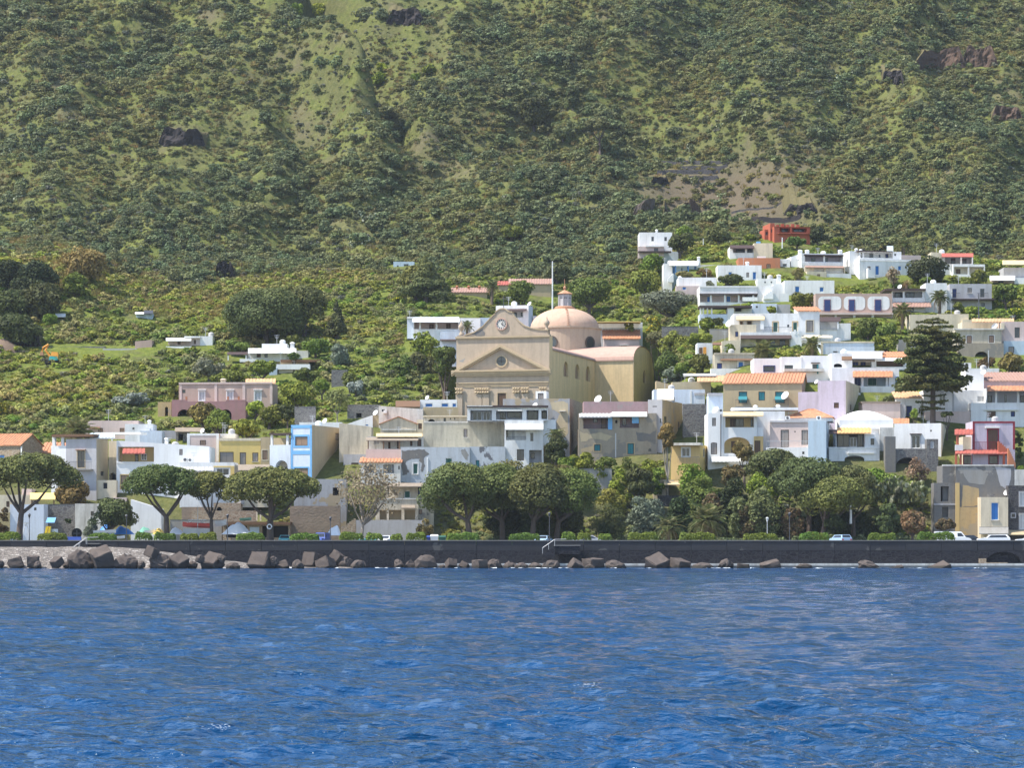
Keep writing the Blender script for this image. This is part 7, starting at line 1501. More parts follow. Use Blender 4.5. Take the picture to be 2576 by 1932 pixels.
MB().tube([(-.4, 0, 1.8), (-1.6, 0, 3.6), (-.8, 0, 5.0)], [.3, .32, .25], 6).build('boom', 'orange_paint', e); MB().tube([(-.8, 0, 5.0), (-2.2, 0, 4.2), (-2.5, 0, 3.0)], [.25, .22, .2], 6).build('arm', 'orange_paint', e); MB().hexa([(-3.0, -.5, 2.2), (-2.0, -.5, 2.2), (-2.0, .5, 2.2), (-3.0, .5, 2.2)], [(-2.8, -.5, 3.1), (-2.2, -.5, 3.1), (-2.2, .5, 3.1), (-2.8, .5, 3.1)]).build('bucket', 'rust', e)
def rock_face(name, label, x0, x1, yt, yb, mat, Y=None, dep=7, seed=0, cat='rock outcrop', rough=.16, top=.75):
    """a scarp: a broken face rising from the slope, its shoulder running back into it"""
    n, m = 26, 9; X = np.linspace(cx(x0), cx(x1), n); B = cy(yb); mb = MB(); ys = np.array([Y or hitY(x, B) for x in X]); ys = np.convolve(np.pad(ys, 3, mode='edge'), np.ones(7) / 7, 'valid'); H = (B - cy(yt)) / F * ys.mean()
    rows = []; u = np.linspace(0, 1, n); pk = np.clip(np.minimum(u, 1 - u) * 6, 0, 1) ** .8 if top > .5 else np.sin(math.pi * u ** 1.6)
    hh = H * pk * (.62 + .75 * fbm(u * 5 + seed, u * 0 + seed * 2.3, 3))
    for j in range(m + 3):
        v = min(1, j / (m - 1)); row = []
        for i in range(n):
            yy = ys[i]; zb = float(ground(X[i], yy)); nz = float(fbm(np.array(u[i] * 9 + seed), np.array(v * 3.1 + seed), 4)) - .45
            if j < m: y = yy - .7 * v * pk[i] + nz * 3.2 * pk[i] * (.3 + v * (1 - v) * 3); z = zb - .6 + (hh[i] + .6) * v
            else: q = (j - m + 1) / 3; y = yy + dep * q; z = (zb + hh[i]) * (1 - q) + (float(ground(X[i], yy + dep)) - .4) * q + nz * .4
            row.append(((X[i] - CX) / F * yy + nz * 1.2 * pk[i], y, z))
        rows.append(row)
    o = np.array(rows[0][n // 2]); mb.v = [tuple(np.array(p) - o) for r in rows for p in r]
    for j in range(m + 2):
        for i in range(n - 1): mb.f.append((j * n + i, j * n + i + 1, (j + 1) * n + i + 1, (j + 1) * n + i)); mb.m.append(1 if j >= m - 1 else 0)
    ob = mb.build(name, [mat, 'slope_soil'], None, False, o); tag(ob, label, cat); FOOT.append((cx(x0) + 12, cx(x1) - 12, ys.mean() - .8, ys.mean() + .3)); return ob
C(420, 660); rock_face('rock_outcrop', 'square dark cave on the left hillside, its shade in the rock colour', 445, 655, -5, 150, 'cliff_shaded', seed=1)  # the shade of a cave, painted as a dark rock face
C(1580, 380, 3.687)
rock_face('rock_outcrop', 'pointed grey rock with a dark face left of the red house', 380, 680, 445, 610, 'cliff', seed=2, top=.25); rock_face('rock_outcrop', 'pale rounded rock face beside the pointed one', 40, 390, 470, 610, 'rock', seed=3)
rock_face('rock_outcrop', 'dark rock step up the slope from the black wall', 1440, 1760, 490, 590, 'cliff_shaded', seed=4); rock_face('rock_outcrop', 'low dark ledge above the clearing', 200, 380, 240, 310, 'cliff_shaded', seed=5)
for x0, x1, yb, hp, w in ((40, 960, 132, 36, 'top'), (480, 920, 176, 36, 'second'), (270, 880, 222, 44, 'third'), (560, 830, 280, 46, 'lowest')): contour_wall('terrace_wall', f'{w} dry stone terrace wall of the four on the hillside clearing', x0, x1, yb, hp, 'dark_stone', group='hillside terrace walls')
contour_wall('retaining_wall', 'black retaining wall directly behind the red house', 1090, 1600, 672, 52, 'cliff_shaded', th=1); contour_wall('terrace_wall', 'low broken terrace wall below the bare earth slope', 960, 1420, 580, 22, 'dark_stone', yb2=530)
C(0, 620); o = MB().lathe([(4.2, -1.5), (3, .2), (1.5, 1.1), (.3, 1.7)], (0, 0, 0), 20).build('dirt_heap', 'dirt_heap', None, True, Pw(cx(30), cy(960), hitY(cx(30), cy(960)))); tag(o, 'brown dirt heap at the left edge below the bluff', 'dirt heap')
rock_face('rock_outcrop', 'dark cliff face at the foot of the left bluff', 120, 390, 780, 950, 'cliff_shaded', seed=6)
C(2176, 60, 5.53)
rock_face('cliff', 'broad brown cliff band high on the right slope, its shadowed left part', 620, 1420, 330, 620, 'cliff', seed=7, cat='cliff'); rock_face('cliff', 'reddish right part of the cliff band high on the right slope', 1330, 1850, 320, 600, 'cliff', seed=8, cat='cliff'); rock_face('rock_outcrop', 'dark rock scar below the cliff band at the right edge', 1750, 2200, 1150, 1350, 'cliff', seed=9); rock_face('rock_outcrop', 'dark rock hollow left below the cliff band', 230, 560, 640, 850, 'cliff_shaded', seed=10)
C(700, 0, 3.687)
rock_face('cliff', 'dark cliff hollow at the top of the left gully', 1000, 1360, 90, 230, 'cliff_shaded', seed=11, cat='cliff')  # shaded slope of the gully, its darkness put into the rock colour
C(200, 300, 5.53); rock_face('rock_outcrop', 'long dark overhang on the left hillside', 1080, 1760, 120, 380, 'cliff_shaded', seed=16)
C(1200, 250, 5.53)
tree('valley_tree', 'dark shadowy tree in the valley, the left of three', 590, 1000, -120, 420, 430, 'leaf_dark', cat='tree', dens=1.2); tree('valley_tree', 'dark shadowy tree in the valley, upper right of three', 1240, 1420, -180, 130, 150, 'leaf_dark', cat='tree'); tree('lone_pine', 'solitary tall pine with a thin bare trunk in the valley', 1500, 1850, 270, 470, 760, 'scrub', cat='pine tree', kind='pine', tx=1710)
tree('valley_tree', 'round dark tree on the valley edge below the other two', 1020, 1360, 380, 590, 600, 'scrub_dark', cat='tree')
C(700, 0, 3.687)
for x0, x1, yt, yb, m, w in ((90, 240, 20, 150, 'leaf_lime', 'bright lime tree high on the left skyline, left of the pair'), (300, 460, 20, 200, 'leaf_lime', 'bright lime tree high on the left skyline, right of the pair'), (850, 1030, 670, 790, 'leaf_lime', 'yellow-green tree in the upper middle of the slope'), (900, 1020, 580, 680, 'leaf_lime', 'small yellow-green tree above the other one mid-slope'), (1210, 1330, 670, 770, 'leaf_bright', 'green bush right of the yellow-green pair'), (1330, 1490, 590, 700, 'leaf_bright', 'pale green bush farther right of the yellow-green pair')): bush(w, x0, x1, yt, yb, m, name='tree', cat='tree')
# ---------------- umbrella pines of the shore
C(0, 1000)
PG = 'umbrella pines along the promenade'
tree('umbrella_pine', 'wide umbrella pine with a forked leaning trunk at the left edge', -90, 700, 575, 905, 1290, 'pine', Y=417, cat='pine tree', kind='pine', tx=180, group=PG)
tree('umbrella_pine', 'umbrella pine in front of the long white house', 1190, 1900, 680, 945, 1290, 'pine', Y=418, cat='pine tree', kind='pine', tx=1585, group=PG)
tree('low_pine', 'small low dark pine above the blue tarpaulin', 865, 1265, 985, 1240, 1290, 'pine_dark', Y=419, cat='pine tree', kind='pine', tx=1010)
tree('orange_tree', 'yellowish green orange tree below the grey house', 520, 860, 790, 1060, 1090, 'leaf_rust', Y=446, dens=1.2)
bush('grey-green olive shrub beside the small white shed', 775, 930, 1150, 1330, 'leaf_grey', Y=430)
bush('tan shrub at the left edge behind the umbrella pine', -60, 95, 1000, 1150, 'leaf_rust', Y=436)
palm('date palm with stiff fronds between the pergola and the pale house', 740, 330, 190, 480, Y=462, n=34)
C(420, 1000)
tree('umbrella_pine', 'slim middle umbrella pine leaning on its bigger neighbour', 205, 590, 720, 980, 1280, 'pine', Y=419, cat='pine tree', kind='pine', tx=425, group=PG)
tree('umbrella_pine', 'biggest spreading umbrella pine, a white life ring on its trunk', 530, 1455, 715, 1005, 1345, 'pine', Y=415, cat='pine tree', kind='pine', tx=978, group=PG, dens=1.1)
C(840, 960)
tree('fig_tree', 'almost bare pale fig tree with sparse dry leaves in front of the old cream house', 30, 640, 760, 1290, 1440, 'leaf_dry', Y=424, bark='bark_pale', tx=262, dens=.12, forks=16)
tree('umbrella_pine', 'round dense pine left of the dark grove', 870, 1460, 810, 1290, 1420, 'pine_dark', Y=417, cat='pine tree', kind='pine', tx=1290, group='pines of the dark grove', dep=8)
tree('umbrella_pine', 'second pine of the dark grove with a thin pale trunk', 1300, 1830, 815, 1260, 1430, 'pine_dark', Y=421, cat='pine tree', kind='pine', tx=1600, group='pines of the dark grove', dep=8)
bush('bare brownish shrub at the foot of the dark grove', 780, 950, 1270, 1480, 'leaf_tan', Y=424, dens=.6)
bush('dry olive bush above the round dense pine', 1350, 1860, 760, 960, 'leaf_olive', Y=436, dens=.8)
C(1260, 960)
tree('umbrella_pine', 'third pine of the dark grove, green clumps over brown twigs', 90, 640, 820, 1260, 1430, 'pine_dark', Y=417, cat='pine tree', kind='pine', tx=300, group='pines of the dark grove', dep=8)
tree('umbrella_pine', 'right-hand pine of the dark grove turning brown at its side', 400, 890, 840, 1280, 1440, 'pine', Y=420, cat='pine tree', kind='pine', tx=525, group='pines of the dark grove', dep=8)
for k, (x0, x1, yt) in enumerate(((-160, 240, 1150), (130, 520, 1170), (400, 800, 1160))): bush(('dark bush added for the shade behind the first grove trunks', 'dark bush added for the shade behind the middle grove trunks', 'dark bush added for the shade behind the last grove trunks')[k], x0, x1, yt, 1510, 'leaf_dark', Y=426, dens=1.5)  # dark bushes put in to give the deep shade behind the trunks
palm('dark date palm beside the modern white house', 520, 500, 105, 830, Y=450, n=30, droop=25)
tree('shrub_tree', 'dark narrow shrub tree under the date palm by the modern house', 415, 640, 500, 800, 830, 'leaf_dark', Y=449)
tree('palm_shaggy', 'tall thin shaggy palm with a bare pale trunk above the garden hut', 1490, 1665, 400, 650, 940, 'leaf_rust', Y=443, cat='palm tree', bark='bark_pale', tx=1582)
GB = [(500, 740, 660, 830, 'leaf_bright', 'light green shrub right of the dark date palm'), (640, 900, 640, 830, 'leaf_bright', 'light green shrub under the old brown house'), (860, 1100, 650, 830, 'leaf_mid', 'broad-leaved shrub under the teal window'),
      (1090, 1330, 690, 840, 'leaf_mid', 'dense green shrub under the round vent'), (1300, 1500, 680, 830, 'leaf_bright', 'bright shrub left of the shaggy palm'), (1030, 1200, 800, 960, 'leaf_lime', 'yellow-green shrub at the garden wall end'),
      (400, 760, 790, 900, 'leaf_olive', 'olive bush over the right grove pines'), (1400, 1560, 760, 930, 'leaf_bright', 'bright leafy shrub above the garden hut')]
for q in GB: bush(q[5], *q[:4], q[4], Y=447 if q[3] < 850 else 443)
tree('carob_tree', 'round very dark carob tree left of the garden hut', 1170, 1465, 820, 1110, 1140, 'leaf_dark', Y=440, dens=1.4)
bush('yellow flowering strip of grass tufts on the long terrace', 830, 1230, 1010, 1120, 'grass_green', Y=440, name='grass_tuft', cat='grass')
bush('grey-green olive tree beside the low palm', 1180, 1560, 1060, 1450, 'leaf_grey', Y=430, cat='olive tree', name='olive_tree', dens=1.1)
bush('light green reeds right of the dark grove', 840, 1200, 1150, 1500, 'leaf_olive', Y=428, name='reed_bed', cat='reeds', dens=1.1, aspect=.4)
bush('dark round bush between reeds and olive tree', 920, 1040, 1310, 1480, 'leaf_dark', Y=424)
palm('low spreading palm at the right foot of the olive tree', 1590, 1390, 155, 1510, Y=421, n=30)
C(1680, 960)
palm('big drooping palm with straw coloured fronds above the clipped hedge', 370, 1330, 215, 1500, Y=420, n=40, tw=.4)
bush('dark shrub mass left of the big drooping palm', 0, 260, 1080, 1480, 'leaf_dark', Y=431, dens=1.2)
bush('grey leafless shrub above the big drooping palm', 290, 530, 1060, 1250, 'leaf_tan', Y=430, dens=.8)
SB = [(60, 420, 760, 960, 'leaf_lime', 'lime green shrub under the yellow cottage'), (150, 520, 860, 1140, 'leaf_mid', 'mid green shrub below the white house awning'), (420, 760, 900, 1200, 'leaf_dark', 'dark glossy shrub in the middle of the slope'), (480, 740, 760, 900, 'leaf_tan', 'brownish shrub under the white awning of the tall house'),
      (150, 420, 1040, 1250, 'leaf_mid', 'green shrub behind the straw coloured palm'), (560, 760, 1080, 1330, 'leaf_olive', 'yellowish shrub right of the straw coloured palm'), (640, 860, 1150, 1480, 'leaf_tan', 'tall brownish bush behind the white lamp'), (720, 1060, 980, 1400, 'leaf_olive', 'dull purple-brown tree of the slope'),
      (1060, 1300, 1180, 1490, 'leaf_tan', 'brown bush behind the tall black lamp')]
for q in SB: bush(q[5], *q[:4], q[4], Y=438 if q[3] < 1000 else (434 if q[3] < 1260 else 428))
tree('medlar_tree', 'yellow-green medlar tree in front of the ochre arch', 610, 840, 570, 760, 790, 'leaf_rust', Y=446)
tree('umbrella_pine', 'upper left pine of the big slope grove', 760, 1250, 680, 960, 1300, 'pine_dark', Y=437, cat='pine tree', kind='pine', group='pines of the slope grove', dep=3.5)
tree('umbrella_pine', 'wide crowned pine in the centre of the slope grove', 1020, 1660, 770, 1110, 1420, 'pine_dark', Y=431, cat='pine tree', kind='pine', tx=1340, group='pines of the slope grove', dep=7)
tree('umbrella_pine', 'pine with a visible pale trunk behind the little blue car', 1300, 1890, 940, 1270, 1450, 'pine', Y=425, cat='pine tree', kind='pine', tx=1465, group='pines of the slope grove', dep=7)
tree('umbrella_pine', 'right-hand pine of the slope grove below the vaulted house', 1560, 1960, 830, 1180, 1440, 'pine_dark', Y=429, cat='pine tree', kind='pine', tx=1760, group='pines of the slope grove', dep=7)
bush('lime yellow shrub hanging over the slope grove', 690, 1080, 860, 1010, 'leaf_lime', Y=434)
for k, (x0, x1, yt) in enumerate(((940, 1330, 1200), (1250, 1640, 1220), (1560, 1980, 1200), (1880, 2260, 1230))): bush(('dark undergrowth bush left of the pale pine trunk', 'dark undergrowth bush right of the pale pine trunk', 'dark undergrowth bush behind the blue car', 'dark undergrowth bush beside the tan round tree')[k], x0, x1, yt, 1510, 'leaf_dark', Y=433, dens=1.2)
bush('low olive shrub in the gap over the blue car', 1480, 1700, 1240, 1480, 'leaf_dark', Y=424)
C(2076, 960, 3.456)
bush('bright green shrub below the vaulted house arch', 265, 540, 730, 850, 'leaf_lime', Y=445); bush('fresh green grass bank under the ruined wall', 420, 800, 790, 930, 'grass_green', Y=443, name='grass_bank', cat='grass'); bush('green shrub at the left of the grass bank', 270, 470, 820, 960, 'leaf_mid', Y=441)
bush('bare reddish shrub in front of the ruined arch', 680, 930, 660, 800, 'leaf_dry', Y=446, dens=.35)
tree('round_tree', 'round tan topped street tree by the white van', 630, 885, 1100, 1340, 1385, 'leaf_tan', Y=408, dens=1.2); tree('round_tree', 'smaller tan street tree in front of the gutted ruin', 940, 1140, 1190, 1310, 1380, 'leaf_tan', Y=410)
tree('dark_tree', 'tall dark tree left of the tan street tree', 440, 660, 1050, 1350, 1390, 'pine_dark', Y=420); bush('small shrub on the bastion edge by the red porch', 1050, 1130, 680, 730, 'leaf_bright', Y=444)
bush('rounded green shrub at the right end of the bastion', 1645, 1728, 385, 540, 'leaf_mid', Y=450); bush('low shrub below the red stair', 1648, 1728, 670, 735, 'leaf_bright', Y=441)
# prickly pears on the slope by the quay
def pear_mesh(seed, n=60):
    rg = np.random.default_rng(seed); mb = MB(); st = [((0, 0, 0), np.array((0, 0, 1.0)), 0)]
    base = [(np.array((rg.uniform(-.7, .7), rg.uniform(-.5, .5), 0)), 0) for _ in range(6)]
    while len(base) and n > 0:
        p, lv = base.pop(0)
        for _ in range(1 if lv == 0 else rg.integers(1, 3)):
            d = np.array((rg.normal(0, .5), rg.normal(0, .5), 1.0)); d /= np.linalg.norm(d); L = rg.uniform(.28, .42); t = rg.uniform(0, 3.14); u = np.array((math.cos(t), math.sin(t), 0)); w = np.cross(d, u); w /= np.linalg.norm(w); u = np.cross(w, d); c = p + d * L * .5
            ring = [c + d * L * .5 * math.cos(a) + u * L * .36 * math.sin(a) for a in np.linspace(0, 2 * math.pi, 8, endpoint=False)]
            for s in (-.03, .03): mb.face([q + w * s for q in ring])
            n -= 1
            if lv < 4: base.append((p + d * L * .95, lv + 1))
    me = mb.mesh('prickly_pear', 'pear'); at = me.attributes.new('rnd', 'FLOAT', 'FACE'); at.data.foreach_set('value', np.random.default_rng(seed).random(len(me.polygons)).astype(np.float32)); return me
PEARS = [pear_mesh(k) for k in range(3)]
def pear(x, y, s, Y, label, k=0):
    o = link('prickly_pear', PEARS[k % 3], None, Pw(cx(x), cy(y), Y), (0, 0, k * 1.7), (s, s, s)); tag(o, label, 'cactus', 'prickly pears'); return o
for k, (x, y, s) in enumerate(((370, 1030, 1.9), (440, 1040, 2.2), (520, 1050, 1.9), (600, 1060, 2.3), (680, 1060, 2.0), (760, 1050, 2.2), (830, 1050, 1.9), (410, 960, 1.7), (560, 980, 1.8))):
    pear(x, y, s, 436, 'grey-green prickly pear cactus in the clump left of the gutted ruin', k)
# araucaria: tiers of branches, each branch a part
def branch_mesh(seed):
    rg = np.random.default_rng(seed); me = bpy.data.meshes.new('branch'); n = 300; q = rg.random(n) ** .7; side = rg.normal(0, .17, n) * (1.15 - q * .6)
    pos = np.stack([q, side, .06 * np.sin(q * 3) + rg.normal(0, .03, n) + .12 * q * q], 1); leaves(me, pos, np.tile((0, 0, 1.0), (n, 1)), rg.uniform(.05, .1, n), rg, jit=.7)
    me.materials.append(MATS['araucaria']); return me
AB = [branch_mesh(k) for k in range(3)]
C(2076, 600)
Ya = 462; g = Pw(cx(1022), cy(1720), Ya); root = empty('norfolk_pine', g); tag(root, 'tall dark araucaria with flat tiers of branches rising in front of the white houses', 'pine tree')
S_ = 1 / 3.77 / F * Ya; Hh = (1720 - 742) * S_
MB().tube([(0, 0, -1), (0, 0, Hh * .6), (0, 0, Hh)], [.48, .34, .06], 9).build('trunk', 'bark', root)
for k, (y, r) in enumerate(((770, 100), (800, 165), (850, 190), (905, 235), (955, 285), (1010, 265), (1060, 300), (1115, 285), (1165, 330), (1215, 300), (1265, 290), (1320, 345), (1375, 380), (1420, 350), (1500, 120), (1560, 150), (1620, 130))):
    nb = 7 if r > 200 else 5
    for j in range(nb):
        t = 2 * math.pi * (j + .37 * k) / nb; q = r * S_ * (0.82 + .3 * rng.random()); link('branch', AB[(j + k) % 3], root, (0, 0, (1720 - y) * S_), (0, math.radians(rng.uniform(-2, 10)), t), (q, q * .95, q))
# ---------------- trees and shrubs among the houses and fields
C(420, 660)
tree('umbrella_pine', 'big broad umbrella pine with a dark rounded crown in the fields', 580, 1300, 290, 745, 770, 'pine_dark', Y=566, cat='pine tree', kind='pine', dens=1.3, group='big field pines', dep=7)
tree('umbrella_pine', 'second field pine standing behind the big broad one', 1115, 1495, 250, 540, 700, 'pine_dark', Y=585, cat='pine tree', kind='pine', group='big field pines')
tree('cypress', 'dark pointed cypress right of the field pines', 1500, 1720, 380, 700, 720, 'leaf_dark', cat='cypress', kind='cone', Y=560)
palm('small agave-like palm between field pines and cypress', 1410, 640, 75, 720, Y=563, n=22)
FT = [(205, 470, 1290, 1560, 'leaf_rust', 'yellowish tree in front of the magenta terrace', 478), (345, 620, 1390, 1620, 'leaf_mid', 'green tree beside the roof antenna', 472), (600, 905, 1480, 1640, 'leaf_bright', 'bushy tree above the yellow house', 470), (740, 930, 1310, 1480, 'leaf_lime', 'lime tree at the right end of the magenta terrace', 484),
      (830, 1110, 1360, 1560, 'leaf_mid', 'dark green garden tree right of the pink villa', 480), (1060, 1390, 1130, 1380, 'leaf_bright', 'large bright fruit tree beside the pink villa', 488), (1060, 1230, 1330, 1490, 'leaf_dark', 'shadowy shrub at the grey garden wall', 478), (1380, 1560, 1100, 1220, 'leaf_bright', 'small standard tree with a thin stem on the lawn', 500),
      (0, 190, 1090, 1330, 'leaf_bright', 'pale green tree left of the pink villa', 495), (380, 860, 1030, 1160, 'leaf_bright', 'green hedge of trees behind the pink villa', 508), (240, 560, 900, 1080, 'leaf_grey', 'grey-green bush on the slope above the pink villa', 517), (760, 1050, 920, 1060, 'leaf_lime', 'lemon trees below the white cottage pergola', 514),
      (1140, 1270, 850, 920, 'leaf_mid', 'round bush in front of the white cottage', 520), (1180, 1450, 1010, 1140, 'leaf_mid', 'dark green bush under the brown flat roof', 508), (1520, 1740, 780, 980, 'leaf_grey', 'silvery shrub right of the white cottage', 530), (1260, 1560, 720, 880, 'leaf_bright', 'bright bush on the slope under the field pines', 545),
      (500, 840, 740, 860, 'leaf_mid', 'green bush left of the white cottage', 545), (1130, 1270, 690, 790, 'leaf_mid', 'small tree above the domed cottage roof', 556), (1640, 1830, 1040, 1210, 'leaf_mid', 'green bush at the dark stone terrace wall', 505), (1700, 1885, 1120, 1250, 'leaf_silver', 'silver-grey bush on the upper terraces', 498)]
for q in FT: (tree('fruit_tree' if 'fruit' in q[5] or 'standard' in q[5] else 'garden_tree', q[5], *q[:4], q[3] + 25 + (70 if 'standard' in q[5] else 0), q[4], Y=q[6]))
tree('bare_tree', 'bare white-limbed tree on the lawn below the stone terraces', 1490, 1740, 1200, 1420, 1520, 'leaf_olive', Y=482, bark='bark_pale', dens=.25, forks=9)
C(0, 620)
YB = [(420, 560, 1180, 1260, 'yellow broom bush on the left meadow'), (760, 960, 1375, 1450, 'row of yellow broom above the palm, its middle clump'), (960, 1085, 1390, 1450, 'yellow broom bush left of the silver shrub'), (570, 720, 1400, 1470, 'yellow broom bush at the left of the row'), (1200, 1370, 850, 930, 'olive yellow broom behind the pale shed roof'), (-60, 100, 1460, 1640, 'lime yellow broom at the left edge')]
for q in YB: bush(q[4], *q[:4], 'broom', name='broom_bush', cat='broom bush')
bush('silver-grey shrub left of the pink villa', 1020, 1440, 1390, 1520, 'leaf_silver'); bush('fresh green round tree below the dark bluff', 560, 830, 250, 500, 'leaf_bright', Y=606, name='round_tree', cat='tree'); bush('pale green bush at the foot of the bluff', 400, 560, 610, 750, 'leaf_bright', Y=592)
bush('purple-brown leafless thicket beside the dark bluff', 560, 1050, 20, 330, 'leaf_tan', Y=622, name='thicket', cat='bush', dens=.9)
for k, (x0, x1, yt, yb) in enumerate(((-120, 260, 120, 420), (150, 560, 100, 480), (-100, 330, 400, 720), (180, 620, 380, 700), (-60, 400, 640, 960), (60, 480, 300, 600))): bush(('dark evergreen on the upper left bluff', 'dark evergreen right of the bluff top', 'dark evergreen on the bluff at the left edge', 'dark evergreen in the middle of the bluff', 'lowest dark evergreen of the bluff by the dirt heap', 'dark evergreen in the bluff gully')[k], x0, x1, yt, yb, 'leaf_dark', name='evergreen', cat='tree', Y=600 + (960 - yb) * .04, dens=1.1)
C(980, 560)
tree('pine_tree', 'dark clustered pine below the grey-blue cabin', 90, 600, 320, 720, 760, 'pine_dark', Y=590, cat='pine tree', kind='cone', dens=1.2); tree('pine_tree', 'left half of the dark pine pair by the cabin', 80, 420, 390, 690, 740, 'pine', Y=588, cat='pine tree')
tree('garden_tree', 'green bushy tree between the two long orange roofs', 1090, 1380, 550, 760, 790, 'leaf_mid', Y=572); palm('palm at the end of the long orange roof', 970, 600, 80, 680, Y=576, n=26)
tree('round_tree', 'lone pair of green trees on the bare slope', 1030, 1280, 10, 150, 185, 'leaf_mid', Y=640)
tree('garden_tree', 'dark green tree hugging the left wall of the church', 400, 640, 1150, 1470, 1490, 'leaf_mid', Y=497, dens=1.3); bush('light green bush left of the church', 200, 480, 1010, 1230, 'leaf_bright', Y=520)
bush('olive green bush on the terrace left of the church', 0, 240, 1230, 1420, 'leaf_mid', Y=508); bush('grey bush at the terrace edge left of the church', 180, 420, 1200, 1360, 'leaf_olive', Y=511); bush('yellow broom left of the cabin pines', -10, 160, 700, 760, 'broom', Y=586, name='broom_bush', cat='broom bush'); palm('agave crown behind the left church urn', 735, 990, 80, 1060, Y=526, n=18)
C(1340, 640)
tree('big_tree', 'large dark green tree right of the dome lantern', 330, 740, 225, 490, 520, 'leaf_mid', Y=575, dens=1.3, up=-.7); tree('tall_shrub', 'brownish feathery tree next to the white pole', 100, 360, 60, 260, 280, 'leaf_olive', Y=605)
tree('garden_tree', 'green bushy tree left of the blue column house', 920, 1215, 140, 400, 420, 'leaf_mid', Y=580); tree('olive_tree', 'wide grey-green olive tree with a dark trunk on the terrace', 1000, 1620, 330, 560, 590, 'leaf_grey', Y=553, cat='olive tree', dens=1.2)
bush('vivid yellow broom cushion on the terrace edge', 1060, 1245, 560, 650, 'broom', Y=545, name='broom_bush', cat='broom bush'); bush('small pale broom right of the vivid yellow one', 1285, 1375, 590, 655, 'leaf_olive', Y=545); bush('green broom behind the white orange-roofed house', 865, 965, 590, 640, 'broom', Y=550, name='broom_bush', cat='broom bush')
GT = [(1180, 1540, 740, 960, 'leaf_mid', 'dense green tree in the orchard right of the church', 525), (1440, 1720, 740, 880, 'leaf_bright', 'clipped bright green tree below the grey garden wall', 520), (1060, 1330, 720, 900, 'leaf_olive', 'orchard tree next to the white gable behind the church', 532), (1150, 1420, 930, 1190, 'leaf_mid', 'orchard tree at the right edge of the transept', 508), (1480, 1690, 940, 1130, 'leaf_mid', 'dark round orchard tree left of the sand coloured house', 503), (1330, 1500, 1010, 1180, 'leaf_bright', 'light orchard bush behind the banana plants', 503), (1430, 1560, 1110, 1190, 'broom', 'yellow broom in the orchard corner', 500), (1220, 1440, 1070, 1220, 'leaf_grey', 'banana-like grey plants by the transept', 499), (1580, 1740, 600, 720, 'leaf_bright', 'bright bush under the pergola house', 532), (1700, 1810, 590, 680, 'leaf_dark', 'dark cactus-like bush at the pergola house', 529)]
for q in GT: tree('orchard_tree', q[5], *q[:4], q[3] + 20, q[4], Y=q[6])
C(1640, 560)
tree('round_tree', 'big round dark tree in front of the white two-level house', 2420 - 30, 2860, 95 * 1 + 245, 580, 590, 'leaf_dark', Y=571, dens=1.3)
bush('green bush under the terrace of the two-shutter house', -150, 130, 275, 400, 'leaf_bright', Y=594)
palm('big palm in front of the stepped white house', 1045, 1220, 135, 1300, Y=494, n=34); palm('palm right of the stepped white house terrace', 1520, 1160, 110, 1290, Y=494, n=30)
RT = [(1290, 1560, 655, 840, 'leaf_mid', 'clipped green tree left of the pink panel house', 532), (610, 870, 490, 590, 'leaf_dark', 'dark shrub in front of the white cube house', 560), (1085, 1190, 790, 860, 'leaf_bright', 'small bush in front of the grey-green block', 529), (220, 400, 450, 540, 'leaf_olive', 'green shrub at the blue column house', 573), (410, 580, 440, 530, 'leaf_rust', 'rusty shrub right of the blue columns', 571), (490, 600, 555, 610, 'leaf_grey', 'grey shrub on the low white roof', 552), (1330, 1450, 420, 540, 'leaf_olive', 'thin tree in front of the cream lower floor', 562), (150, 390, 70, 290, 'leaf_dark', 'dark tree right of the two-shutter house', 594), (210, 400, 30, 160, 'leaf_bright', 'bright shrub on the slope by the dark tree', 606), (500, 760, 30, 200, 'leaf_olive', 'feathery shrub below the black wall', 606), (870, 1000, 100, 170, 'leaf_bright', 'light green bush left of the red house', 602), (1270, 1480, 120, 220, 'leaf_mid', 'shrubs below the red house porch', 594), (1480, 1660, 40, 200, 'leaf_dark', 'dark shrub right of the red house', 602), (1690, 1830, 130, 230, 'leaf_bright', 'lime bush beyond the red house', 594), (670, 790, 1160, 1240, 'leaf_mid', 'dark potted shrub on the chair terrace', 498)]
for q in RT: tree('garden_tree', q[5], *q[:4], q[3] + 15, q[4], Y=q[6])

